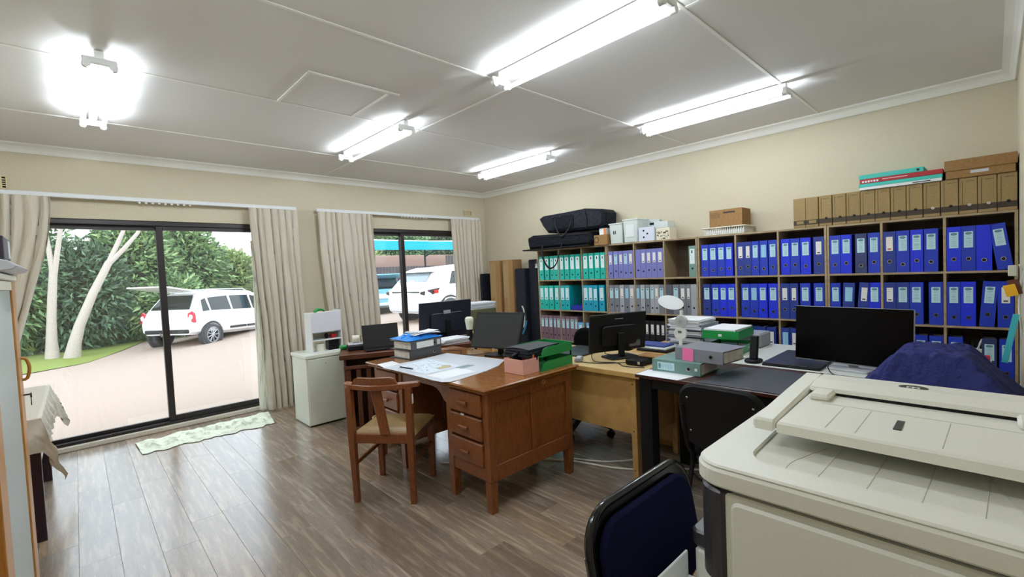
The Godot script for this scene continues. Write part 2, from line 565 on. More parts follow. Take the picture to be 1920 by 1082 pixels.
func build_room() -> void:
	var L := ROOM_L
	var W := ROOM_W
	var H := ROOM_H
	# floor: a screed slab with vinyl planks laid along z
	var st := S()
	slab(st, Vector3(L - 0.2, -0.14, -0.22), Vector3(0.2, -0.005, W + 0.2), 0.0)
	var floor_ := structure("floor", st, plain(C8(96, 84, 70), 0.8))
	var grain := noise_tex(0.012, C8(128, 113, 99), C8(184, 168, 149), 512, 77, 5)
	var g: Gradient = grain.color_ramp
	g.add_point(0.34, C8(152, 136, 119))
	g.add_point(0.44, C8(140, 124, 109))
	g.add_point(0.52, C8(160, 144, 127))
	g.add_point(0.58, C8(146, 130, 114))
	g.add_point(0.68, C8(170, 153, 134))
	var plank_m := []
	var tints := [Color(0.94, 0.94, 0.95), Color(0.99, 0.98, 0.96), Color(0.86, 0.85, 0.84), Color(0.97, 0.93, 0.88), Color(0.90, 0.90, 0.91), Color(0.84, 0.82, 0.79)]
	for k in 6:
		var m := plain(tints[k], 0.22, 0.0, 0.7)
		m.albedo_texture = grain
		m.uv1_triplanar = true
		m.uv1_scale = Vector3(3.4, 3.4, 0.30)
		m.uv1_offset = Vector3(0.37 * k, 0.11 * k, 0.23 * k)
		plank_m.append(m)
	var pw := 0.165
	var pl := 1.22
	var known := {-2: 2.95, 1: 3.13, 2: 3.90, -4: 2.35, 0: 1.75, -6: 2.88, 3: 3.35}
	for k in range(-12, 24):
		var x0 := maxf(-3.80 + pw * k, L)
		var x1 := minf(-3.80 + pw * (k + 1), 0.0)
		if x1 - x0 < 0.02:
			continue
		var joint: float = known[k] if known.has(k) else rng.randf_range(0.1, pl)
		joint = fposmod(joint, pl)
		var zs := [0.0]
		if joint < 0.06:
			joint += 0.1
		var z := joint
		while z < W:
			zs.append(z)
			z += pl
		zs.append(W)
		for i in zs.size() - 1:
			if zs[i + 1] - zs[i] < 0.02:
				continue
			part(floor_, "plank", Vector3(x0 + 0.0004, -0.005, zs[i] + 0.0004), Vector3(x1 - 0.0004, 0.0, zs[i + 1] - 0.0004), plank_m[rng.randi() % 6], 0.0006)
	# walls
	st = S()
	var t := 0.22
	for a in [[L - t, -5.44], [-3.04, -2.52], [-0.44, t]]:
		slab(st, Vector3(a[0], 0, -t), Vector3(a[1], H, 0), 0.0)
	for a in [[-5.44, -3.04], [-2.52, -0.44]]:
		slab(st, Vector3(a[0], 2.09, -t), Vector3(a[1], H, 0), 0.0)
	structure("wall_back", st, M.wall)
	st = S()
	slab(st, Vector3(0, 0, 0), Vector3(t, H, W), 0.0)
	structure("wall_right", st, M.wall)
	st = S()
	slab(st, Vector3(L - t, 0, W), Vector3(t, H, W + t), 0.0)
	structure("wall_near", st, M.wall)
	st = S()
	slab(st, Vector3(L - t, 0, 0), Vector3(L, H, W), 0.0)
	structure("wall_left", st, M.wall)
	# ceiling: boards with cover strips
	st = S()
	slab(st, Vector3(L - t, H + 0.012, -t), Vector3(t, H + 0.16, W + t), 0.0)
	var ceil := structure("ceiling", st, M.ceiling)
	var zj := [0.0, 1.052, 2.252, 3.452, 4.652, W]
	for i in 5:
		for a in [[L, -2.62], [-2.62, 0.0]]:
			part(ceil, "ceiling_board", Vector3(a[0] + 0.001, H, zj[i] + 0.001), Vector3(a[1] - 0.001, H + 0.012, zj[i + 1] - 0.001), M.ceiling, 0.001)
	for i in range(1, 5):
		part(ceil, "cover_strip", Vector3(L + 0.07, H - 0.005, zj[i] - 0.011), Vector3(-0.07, H, zj[i] + 0.011), M.strip, 0.002)
	for i in 5:
		part(ceil, "cover_strip", Vector3(-2.631, H - 0.004, zj[i] + (0.075 if i == 0 else 0.011)), Vector3(-2.609, H, zj[i + 1] - (0.075 if i == 4 else 0.011)), M.strip, 0.0015)
	# the trap door in the ceiling
	part(ceil, "hatch_panel", Vector3(-3.775, H - 0.003, 2.275), Vector3(-3.235, H, 2.85), M.ceiling, 0.001)
	part(ceil, "hatch_trim", Vector3(-3.79, H - 0.010, 2.262), Vector3(-3.77, H - 0.001, 2.86), M.strip, 0.002)
	part(ceil, "hatch_trim", Vector3(-3.25, H - 0.010, 2.262), Vector3(-3.23, H - 0.001, 2.82), M.strip, 0.002)
	part(ceil, "hatch_trim", Vector3(-3.79, H - 0.010, 2.845), Vector3(-3.17, H - 0.001, 2.867), M.strip, 0.002)
	# coved cornice
	var prof := PackedVector2Array([Vector2(0, 0), Vector2(0, -0.075), Vector2(0.012, -0.075), Vector2(0.016, -0.066), Vector2(0.024, -0.046), Vector2(0.040, -0.028), Vector2(0.062, -0.017), Vector2(0.075, -0.012), Vector2(0.075, 0)])
	st = S()
	extrude(st, prof, -L, frame(Vector3(L, H, 0), Vector3(0, 0, 1), Vector3.UP, Vector3.RIGHT))
	structure("trim_1", st, M.cornice)
	st = S()
	extrude(st, prof, W, frame(Vector3(0, H, 0), Vector3(-1, 0, 0), Vector3.UP, Vector3(0, 0, 1)))
	structure("trim_2", st, M.cornice)
	st = S()
	extrude(st, prof, -L, frame(Vector3(L, H, W), Vector3(0, 0, -1), Vector3.UP, Vector3.RIGHT))
	structure("trim_3", st, M.cornice)
	st = S()
	extrude(st, prof, W, frame(Vector3(L, H, 0), Vector3(1, 0, 0), Vector3.UP, Vector3(0, 0, 1)))
	structure("trim_4", st, M.cornice)
	sliding_door("door_1", -5.44, -3.04, -4.243)
	sliding_door("door_2", -2.52, -0.44, -1.50)
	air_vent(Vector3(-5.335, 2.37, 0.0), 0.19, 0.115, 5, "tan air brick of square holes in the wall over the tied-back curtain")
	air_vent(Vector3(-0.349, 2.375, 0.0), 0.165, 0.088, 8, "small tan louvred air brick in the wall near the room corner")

func sliding_door(called: String, x0: float, x1: float, xm: float) -> void:
	var d := Node3D.new()
	d.name = called
	add_child(d)
	d.set_meta("kind", "structure")
	var y0 := 0.045
	var y1 := 2.09
	part(d, "sill", Vector3(x0, 0.0, -0.22), Vector3(x1, y0, 0.012), M.concrete, 0.006)
	part(d, "frame_head", Vector3(x0, y1 - 0.045, -0.13), Vector3(x1, y1, -0.02), M.bronze, 0.003)
	part(d, "frame_track", Vector3(x0, y0, -0.13), Vector3(x1, y0 + 0.028, -0.02), M.bronze, 0.003)
	part(d, "frame_jamb", Vector3(x0, y0 + 0.028, -0.13), Vector3(x0 + 0.04, y1 - 0.045, -0.02), M.bronze, 0.003)
	part(d, "frame_jamb", Vector3(x1 - 0.04, y0 + 0.028, -0.13), Vector3(x1, y1 - 0.045, -0.02), M.bronze, 0.003)
	for k in 2:
		var a := x0 + 0.042 if k == 0 else xm - 0.028
		var b := xm + 0.028 if k == 0 else x1 - 0.042
		var z := -0.105 if k == 0 else -0.06
		var lo := y0 + 0.03
		var hi := y1 - 0.047
		var st := S()
		slab(st, Vector3(a, lo, z - 0.018), Vector3(a + 0.055, hi, z + 0.018), 0.003)
		slab(st, Vector3(b - 0.055, lo, z - 0.018), Vector3(b, hi, z + 0.018), 0.003)
		slab(st, Vector3(a + 0.055, lo, z - 0.018), Vector3(b - 0.055, lo + (0.03 if k == 0 else 0.05), z + 0.018), 0.003)
		slab(st, Vector3(a + 0.055, hi - 0.04, z - 0.018), Vector3(b - 0.055, hi, z + 0.018), 0.003)
		var sash := fin(d, "sash", st, M.bronze)
		part(sash, "pane", Vector3(a + 0.052, lo + 0.028, z - 0.003), Vector3(b - 0.052, hi - 0.038, z + 0.003), M.glass, 0.0)

func air_vent(c: Vector3, w: float, h: float, rows: int, label: String) -> void:
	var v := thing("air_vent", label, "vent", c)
	part(v, "cavity_shade", Vector3(-w / 2, -h / 2, 0.001), Vector3(w / 2, h / 2, 0.004), M.hole_shade, 0.0)  # dark plate painting the shade of the vent cavity
	var rim := S()
	var f := 0.012
	slab(rim, Vector3(-w / 2, -h / 2, 0.004), Vector3(w / 2, -h / 2 + f, 0.016), 0.002)
	slab(rim, Vector3(-w / 2, h / 2 - f, 0.004), Vector3(w / 2, h / 2, 0.016), 0.002)
	slab(rim, Vector3(-w / 2, -h / 2 + f, 0.004), Vector3(-w / 2 + f, h / 2 - f, 0.016), 0.002)
	slab(rim, Vector3(w / 2 - f, -h / 2 + f, 0.004), Vector3(w / 2, h / 2 - f, 0.016), 0.002)
	fin(v, "rim", rim, M.vent)
	var ih := (h - 2 * f) / rows
	for k in range(1, rows):
		part(v, "slat", Vector3(-w / 2 + f, -h / 2 + f + ih * k - ih * 0.22, 0.004), Vector3(w / 2 - f, -h / 2 + f + ih * k + ih * 0.22, 0.013), M.vent, 0.001)
	var cols := 6
	var iw := (w - 2 * f) / cols
	for k in range(1, cols):
		part(v, "bar", Vector3(-w / 2 + f + iw * k - iw * 0.22, -h / 2 + f, 0.004), Vector3(-w / 2 + f + iw * k + iw * 0.22, h / 2 - f, 0.012), M.vent, 0.001)

# ---------------------------------------------------------------- fluorescent lamps

func build_lamps() -> void:
	var glow := plain(Color(1, 1, 1), 0.4)
	glow.emission_enabled = true
	glow.emission = Color(0.92, 0.965, 1.0)
	glow.emission_energy_multiplier = 5.0
	var cap := plain(C8(214, 214, 210), 0.4)
	var spots := [
		[-2.855, 3.56, 4.69, "bare twin-tube lamp meeting the ceiling joints, largest and brightest overhead"],
		[-1.105, 3.56, 4.69, "bare twin-tube ceiling lamp over the desks by the blue files"],
		[-2.865, 1.28, 2.43, "bare twin-tube ceiling lamp between the trap door and the window wall"],
		[-1.110, 1.29, 2.44, "bare twin-tube ceiling lamp above the teal files near the room corner"],
		[-4.720, 1.24, 2.46, "bare twin-tube ceiling lamp in line with the large glazed sliding door"],
		[-4.720, 3.56, 4.69, "bare twin-tube ceiling lamp above the oak cupboard side of the room"]]
	for s in spots:
		var o := thing("ceiling_lamp", s[3], "lamp", Vector3(s[0], ROOM_H, (s[1] + s[2]) * 0.5), 0.0, "fluorescent ceiling lamps")
		var hl: float = (s[2] - s[1]) * 0.5
		part(o, "batten", Vector3(-0.022, -0.048, -hl), Vector3(0.022, -0.006, hl), M.white_paint, 0.004)
		for e in [-1.0, 1.0]:
			var st := S()
			slab(st, Vector3(-0.072, -0.085, e * hl - 0.012), Vector3(0.072, -0.046, e * hl + 0.012), 0.006)
			for k in [-1.0, 1.0]:
				lathe(st, [Vector2(0, -0.014), Vector2(0.019, -0.014), Vector2(0.019, 0.014), Vector2(0, 0.014)], 14, frame(Vector3(k * 0.055, -0.088, e * hl), Vector3.RIGHT, Vector3(0, 0, 1), Vector3.UP))
			fin(o, "lamp_holder", st, cap)
		for k in [-1.0, 1.0]:
			var st2 := S()
			tube(st2, [Vector3(k * 0.055, -0.088, -hl + 0.014), Vector3(k * 0.055, -0.088, hl - 0.014)], 0.013, 14)
			fin(o, "lamp_tube", st2, glow)
		for k in 3:
			var l := OmniLight3D.new()
			l.name = "tube_light"
			l.light_color = Color(0.92, 0.965, 1.0)
			l.light_energy = 0.275
			l.light_size = 0.02
			l.omni_range = 14.0
			l.omni_attenuation = 2.0
			l.shadow_enabled = true
			l.position = Vector3(0, -0.105, (k - 1) * hl * 0.66)
			o.add_child(l, true)

# ---------------------------------------------------------------- curtains

func drape(xt0: float, xt1: float, xb0: float, xb1: float, y1: float, y0: float, z0: float, folds: float, amp: float, seed_: int, bulge := 0.0) -> SurfaceTool:
	var st := S()
	var n := FastNoiseLite.new()
	n.seed = seed_
	n.frequency = 1.0
	var f := func(u: float, v: float) -> Vector3:
		# v = 0 at the rail, 1 at the hem
		var xa := lerpf(xt0, xb0, v * v * (3.0 - 2.0 * v) + bulge * sin(v * PI))
		var xb := lerpf(xt1, xb1, v * v * (3.0 - 2.0 * v))
		var warp := 0.35 * n.get_noise_2d(u * 2.2, v * 0.5)
		var ph := (u + warp * 0.22) * folds * TAU
		var a := amp * (0.5 + 0.5 * v) * (0.75 + 0.6 * n.get_noise_2d(u * 3.0 + 9.0, v * 0.6))
		# broad rounded pleats with narrow creases between them
		var lobe := 2.0 * pow(absf(sin(ph * 0.5)), 0.55) - 1.15
		var zz := z0 + a * lobe + 0.012 * n.get_noise_2d(u * 6.0, v * 3.0)
		var xx := lerpf(xa, xb, u) + 0.012 * n.get_noise_2d(u * 4.0 + 3.0, v * 2.0)
		return Vector3(xx, lerpf(y1, y0, v), zz)
	sheet(st, int(folds * 16), 22, f, Vector3(0, 0, 1))
	return st

func build_curtains() -> void:
	for r in [[-5.60, -2.965, "long white curtain rail over the large sliding door"], [-2.735, -0.205, "shorter white curtain rail over the sliding door nearer the corner"]]:
		var o := thing("curtain_rail", r[2], "curtain rail", Vector3((r[0] + r[1]) * 0.5, 2.275, 0.1))
		var hw: float = (r[1] - r[0]) * 0.5
		part(o, "track", Vector3(-hw, -0.018, -0.02), Vector3(hw, 0.02, 0.012), M.rail, 0.004)
		for k in 4:
			var x := lerpf(-hw + 0.06, hw - 0.06, k / 3.0)
			part(o, "bracket", Vector3(x - 0.012, -0.012, -0.1), Vector3(x + 0.012, 0.012, -0.02), M.rail, 0.002)
		for k in 9:
			var x2 := -0.12 + k * 0.05
			part(o, "glider", Vector3(x2, -0.034, -0.008), Vector3(x2 + 0.02, -0.018, 0.002), M.rail, 0.002)
	single("curtain", drape(-5.60, -4.995, -5.72, -5.33, 2.255, 0.42, 0.135, 8.0, 0.046, 3), M.curtain, "greige curtain swept aside behind the oak cupboard and cloth-covered table", "curtain", "greige curtains")
	var c2 := thing("curtain", "greige curtain with a pale lining hanging beside the small white cabinet", "curtain", Vector3(-3.2, 0.02, 0.13), 0.0, "greige curtains")
	var m2 := fin(c2, "cloth", drape(-3.465, -2.965, -3.40, -2.91, 2.255, 0.012, 0.135, 7.0, 0.050, 5), M.curtain)
	m2.position = -c2.position
	var m3 := fin(c2, "lining", drape(-3.462, -3.36, -3.475, -3.33, 1.9, 0.015, 0.075, 1.5, 0.02, 8), M.lining)
	m3.position = -c2.position
	single("curtain", drape(-2.725, -2.03, -2.62, -1.98, 2.255, 0.02, 0.135, 9.0, 0.052, 12), M.curtain, "wide greige curtain hanging left of the white car seen through glass", "curtain", "greige curtains")
	single("curtain", drape(-0.755, -0.212, -0.70, -0.18, 2.255, 0.02, 0.125, 7.5, 0.044, 15), M.curtain, "narrow greige curtain beside the cardboard cartons in the corner", "curtain", "greige curtains")

# ---------------------------------------------------------------- outdoors

func ground_y(x: float, z: float) -> float:
	var s := clampf((-z - 0.4) / 4.0, 0.0, 1.0)
	return -0.05 + s * 0.0575 * clampf(x + 4.2, -0.3, 10.0) + 0.042 * maxf(z, -11.0)

func build_outdoors() -> void:
	var st := S()
	var f := func(u: float, v: float) -> Vector3:
		var x := lerpf(-22.0, 26.0, u)
		var z := -0.2 - 44.0 * v * v
		return Vector3(x, ground_y(x, z), z)
	sheet(st, 48, 40, f, Vector3.UP)
	var pave := grained(C8(146, 124, 110), C8(200, 184, 172), Vector3(5.0, 5.0, 9.0), 0.95, 0.06, 51, 0.1)
	var drive := structure("driveway", st, pave)
	part(drive, "concrete_apron", Vector3(-6.2, -0.12, -0.62), Vector3(0.4, -0.02, -0.2), plain(C8(232, 230, 222), 0.9), 0.01)
	# lawn strip beyond the edge of the driveway
	st = S()
	var edge := [Vector2(-14, -8.4), Vector2(-8, -9.3), Vector2(-5.85, -10.0), Vector2(-4.8, -11.0), Vector2(-3.9, -13.0), Vector2(-3.1, -15.2), Vector2(-1.6, -18.5), Vector2(3.0, -25.0)]
	var g := func(u: float, v: float) -> Vector3:
		var t := u * (edge.size() - 1)
		var i := mini(int(t), edge.size() - 2)
		var p: Vector2 = edge[i].lerp(edge[i + 1], t - i)
		p += Vector2(-0.35, -0.94) * (v * 14.0)
		return Vector3(p.x, ground_y(p.x, p.y) + 0.02 + 0.05 * minf(1.0, v * 6.0), p.y)
	sheet(st, 36, 10, g, Vector3.UP)
	var lawn := single("lawn", st, grained(C8(100, 114, 54), C8(164, 172, 100), Vector3(2.5, 2.5, 2.5), 0.95, 0.06, 52, 0.1), "strip of short pale grass along the edge of the driveway", "grass")
	lawn.set_meta("kind", "stuff")
	# two leaning pale-barked trees and a thin one behind the parked car
	var bark := grained(C8(162, 148, 136), C8(222, 214, 206), Vector3(3, 1.6, 3), 0.9, 0.08, 53, 0.2)
	bark = bumpy(bark, 0.05, 0.6)
	pale_tree("pale tree with upright trunk forking low, standing at the lawn edge", bark,
		[Vector3(-5.47, -0.62, -12.9), Vector3(-5.46, 0.0, -12.9), Vector3(-5.425, 0.62, -12.9), Vector3(-5.38, 1.23, -12.9), Vector3(-5.30, 2.1, -12.9)], [0.18, 0.125, 0.105, 0.10, 0.09],
		[[Vector3(-5.32, 1.95, -12.9), Vector3(-5.36, 2.6, -12.92), Vector3(-5.42, 3.35, -12.95), Vector3(-5.55, 5.0, -13.0)], [Vector3(-5.29, 1.95, -12.9), Vector3(-5.17, 2.7, -12.88), Vector3(-5.06, 3.4, -12.86), Vector3(-4.8, 5.2, -12.8)]])
	pale_tree("pale tree leaning over with two long limbs, beside the upright trunk", bark,
		[Vector3(-5.08, -0.62, -12.6), Vector3(-4.99, -0.1, -12.6), Vector3(-4.85, 0.42, -12.6), Vector3(-4.51, 1.33, -12.6), Vector3(-4.23, 1.95, -12.6), Vector3(-4.10, 2.25, -12.6)], [0.21, 0.15, 0.125, 0.105, 0.095, 0.09],
		[[Vector3(-4.14, 2.15, -12.6), Vector3(-3.87, 2.8, -12.62), Vector3(-3.67, 3.3, -12.65), Vector3(-3.2, 5.0, -12.7)], [Vector3(-4.10, 2.2, -12.6), Vector3(-3.75, 2.62, -12.55), Vector3(-3.40, 3.1, -12.5), Vector3(-2.6, 4.8, -12.4)]])
	pale_tree("slender forked pale tree rising behind the parked car roof", bark,
		[Vector3(-0.35, -0.7, -19.0), Vector3(-0.2, 0.6, -19.0), Vector3(0.15, 1.7, -19.0)], [0.16, 0.14, 0.11],
		[[Vector3(0.14, 1.6, -19.0), Vector3(0.5, 2.4, -19.0), Vector3(0.98, 3.1, -19.0)], [Vector3(0.13, 1.6, -19.0), Vector3(0.22, 2.4, -19.05), Vector3(0.28, 3.2, -19.1)]])
	# dense shrubs
	var k := 0
	for a in [
		[-8.7, -14.8, 1.9, 1.3, 5.2, 0, "dense dark-leaved shrub behind the oak cupboard side of the lawn"],
		[-6.7, -14.6, 1.35, 1.1, 4.7, 1, "tall green shrub filling the space left of the upright pale trunk"],
		[-4.9, -15.0, 1.45, 1.1, 3.5, 0, "dark shrub behind the two pale trunks under a patch of sky"],
		[-3.3, -15.6, 1.3, 1.0, 4.3, 2, "tall leafy shrub behind the leaning pale tree"],
		[-2.3, -14.9, 1.15, 0.8, 2.2, 2, "low broad-leaved shrub just behind the rear of the parked car"],
		[-1.6, -17.6, 1.5, 1.2, 4.6, 2, "tall green shrub behind the dark door mullion"],
		[0.2, -18.6, 1.4, 1.0, 3.25, 3, "feathery shrub behind the roof of the parked car"],
		[2.0, -20.2, 1.7, 1.2, 2.4, 3, "bright yellow-green shrub beyond the front of the parked car"],
		[-7.2, -19.0, 2.2, 1.4, 6.0, 1, "tall dark tree crown behind the shrubs by the upright trunk"],
		[-2.6, -20.0, 1.7, 1.4, 6.2, 0, "tall dark tree crown behind the leaning tree limbs"],
		[-11.5, -18.0, 2.4, 1.6, 6.0, 0, "big dark tree crown at the far end of the lawn"],
		[8.5, -26.0, 3.0, 1.6, 4.9, 3, "round green tree showing above the blue shade canopy"],
		[13.5, -27.0, 3.4, 1.6, 5.6, 1, "dark tree top above the end of the blue shade canopy"],
		[19.0, -27.0, 3.4, 1.6, 5.4, 0, "dark tree far beyond the carport wall"]]:
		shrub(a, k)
		k += 1
	palm()
	parked_car(Vector3(-2.456, -0.485, -11.83), 51.0, -2.4, "white estate car with red and white tail lamps, parked on the driveway", 0)
	parked_car(Vector3(2.75, 0.05, -5.95), 83.0, 1.0, "white car seen from behind through the glass beside the big monitor", 1)
	pickup()
	carport()

func pale_tree(label: String, bark: Material, trunk: Array, rad: Array, limbs: Array) -> void:
	var o := thing("pale_tree", label, "tree", trunk[0], 0.0, "trees beyond the driveway")
	var p := []
	for q in trunk:
		p.append(q - trunk[0])
	var st := S()
	tube(st, p, rad, 12)
	fin(o, "trunk", st, bark)
	for l in limbs:
		var q2 := []
		var r2 := []
		for i in l.size():
			q2.append(l[i] - trunk[0])
			r2.append(rad[rad.size() - 1] * (0.82 - 0.13 * i))
		var s2 := S()
		tube(s2, q2, r2, 10)
		fin(o, "limb", s2, bark)

func leaf_mesh() -> Mesh:
	if not cache.has("leaf"):
		var st := S()
		var a := Vector3(0, 0, 0)
		var b := Vector3(0.028, 0.06, 0.008)
		var c := Vector3(-0.028, 0.06, 0.008)
		var m := Vector3(0, 0.065, 0.0)
		var t := Vector3(0, 0.17, -0.02)
		face(st, [a, b, m], Vector3(0.3, 0, 1))
		face(st, [a, m, c], Vector3(-0.3, 0, 1))
		face(st, [b, t, m], Vector3(0.3, 0, 1))
		face(st, [m, t, c], Vector3(-0.3, 0, 1))
		cache["leaf"] = st.commit()
	return cache["leaf"]

func shrub(a: Array, k: int) -> void:
	var base := Vector3(a[0], ground_y(a[0], a[1]) - 0.05, a[1])
	var o := thing("leafy_shrub", a[6], "shrub", base, 0.0, "shrubs beyond the driveway")
	var r := RandomNumberGenerator.new()
	r.seed = 900 + k
	var h: float = a[4]
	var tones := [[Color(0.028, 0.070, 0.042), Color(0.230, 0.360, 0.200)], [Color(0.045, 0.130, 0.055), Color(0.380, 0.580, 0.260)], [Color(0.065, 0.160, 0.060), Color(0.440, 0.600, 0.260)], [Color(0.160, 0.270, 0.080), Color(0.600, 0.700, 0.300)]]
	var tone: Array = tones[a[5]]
	var n := FastNoiseLite.new()
	n.seed = 40 + k
	n.frequency = 1.1
	var radius := func(d: Vector3) -> float:
		return 1.0 + 0.28 * n.get_noise_3d(d.x * 1.6, d.y * 1.6 * h * 0.4, d.z * 1.6)
	# solid dark core, coloured for the shaded inside of the foliage
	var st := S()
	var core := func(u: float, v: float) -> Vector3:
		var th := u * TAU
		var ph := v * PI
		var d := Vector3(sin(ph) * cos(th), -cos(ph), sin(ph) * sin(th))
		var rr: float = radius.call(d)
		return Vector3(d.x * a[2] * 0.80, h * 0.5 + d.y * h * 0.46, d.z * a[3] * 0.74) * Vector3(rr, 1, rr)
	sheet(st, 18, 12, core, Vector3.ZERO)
	fin(o, "dark_core", st, grained(C8(26, 36, 24), C8(46, 60, 38), Vector3(2, 2, 2), 0.95, 0.08, 60 + k, 0.1))
	var mm := MultiMesh.new()
	mm.transform_format = MultiMesh.TRANSFORM_3D
	mm.use_colors = true
	mm.mesh = leaf_mesh()
	var count := int(620.0 * (a[2] + a[3]) * h * 0.55) + 600
	mm.instance_count = count
	for i in count:
		var d := Vector3(r.randfn(), r.randfn(), r.randfn()).normalized()
		if d.z < -0.2 and r.randf() < 0.8:
			d.z = -d.z
		var rr: float = radius.call(d) * r.randf_range(0.78, 1.06)
		var p := Vector3(d.x * a[2] * rr, h * 0.5 + d.y * h * 0.5 * lerpf(1.0, rr, 0.6), d.z * a[3] * rr)
		p.y = maxf(p.y, 0.02)
		var grow := (d + Vector3(r.randfn() * 0.6, r.randfn() * 0.5 - 0.25, r.randfn() * 0.6)).normalized()
		var side := grow.cross(Vector3(r.randfn(), r.randfn(), r.randfn())).normalized()
		var bs := Basis(side, grow, side.cross(grow)).scaled_local(Vector3.ONE * r.randf_range(1.0, 2.1))
		mm.set_instance_transform(i, Transform3D(bs, p))
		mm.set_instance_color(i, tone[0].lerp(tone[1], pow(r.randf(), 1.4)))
	var mi := MultiMeshInstance3D.new()
	mi.name = "foliage"
	mi.multimesh = mm
	if not M.has("leaf"):
		M.leaf = plain(Color.WHITE, 0.38, 0.0, 0.5)
		M.leaf.vertex_color_use_as_albedo = true
		M.leaf.backlight_enabled = true
		M.leaf.backlight = Color(0.12, 0.18, 0.05)
	mi.material_override = M.leaf
	mi.set_meta("kind", "stuff")
	o.add_child(mi)

func palm() -> void:
	var o := thing("palm_tree", "stub of a palm trunk with drooping fronds above the shrubs", "palm", Vector3(-3.55, -0.5, -18.6))
	var st := S()
	tube(st, [Vector3(0, 0, 0), Vector3(0.02, 2.0, 0), Vector3(0, 4.2, 0)], [0.22, 0.18, 0.2], 10)
	fin(o, "trunk", st, grained(C8(92, 66, 44), C8(140, 108, 78), Vector3(2, 9, 2), 0.95, 0.06, 70, 0.1))
	for k in 11:
		var a := TAU * k / 11.0
		var d := Vector3(cos(a), 0, sin(a))
		var s2 := S()
		var pts := []
		for i in 7:
			var t := i / 6.0
			pts.append(Vector3(0, 4.2, 0) + d * (1.7 * t) + Vector3.UP * (0.75 * t - 1.9 * t * t))
		tube(s2, pts, [0.03, 0.026, 0.022, 0.018, 0.014, 0.01, 0.006], 5)
		for i in range(1, 24):
			var t2 := i / 24.0
			var p := Vector3(0, 4.2, 0) + d * (1.7 * t2) + Vector3.UP * (0.75 * t2 - 1.9 * t2 * t2)
			for sg in [-1.0, 1.0]:
				var side := Vector3(-d.z, -0.55, d.x) if sg > 0 else Vector3(d.z, -0.55, -d.x)
				var e := p + side.normalized() * 0.42 + d * 0.12
				face(s2, [p, p + d * 0.035, e], Vector3.UP)
		fin(o, "frond", s2, plain(C8(52, 84, 48), 0.6))

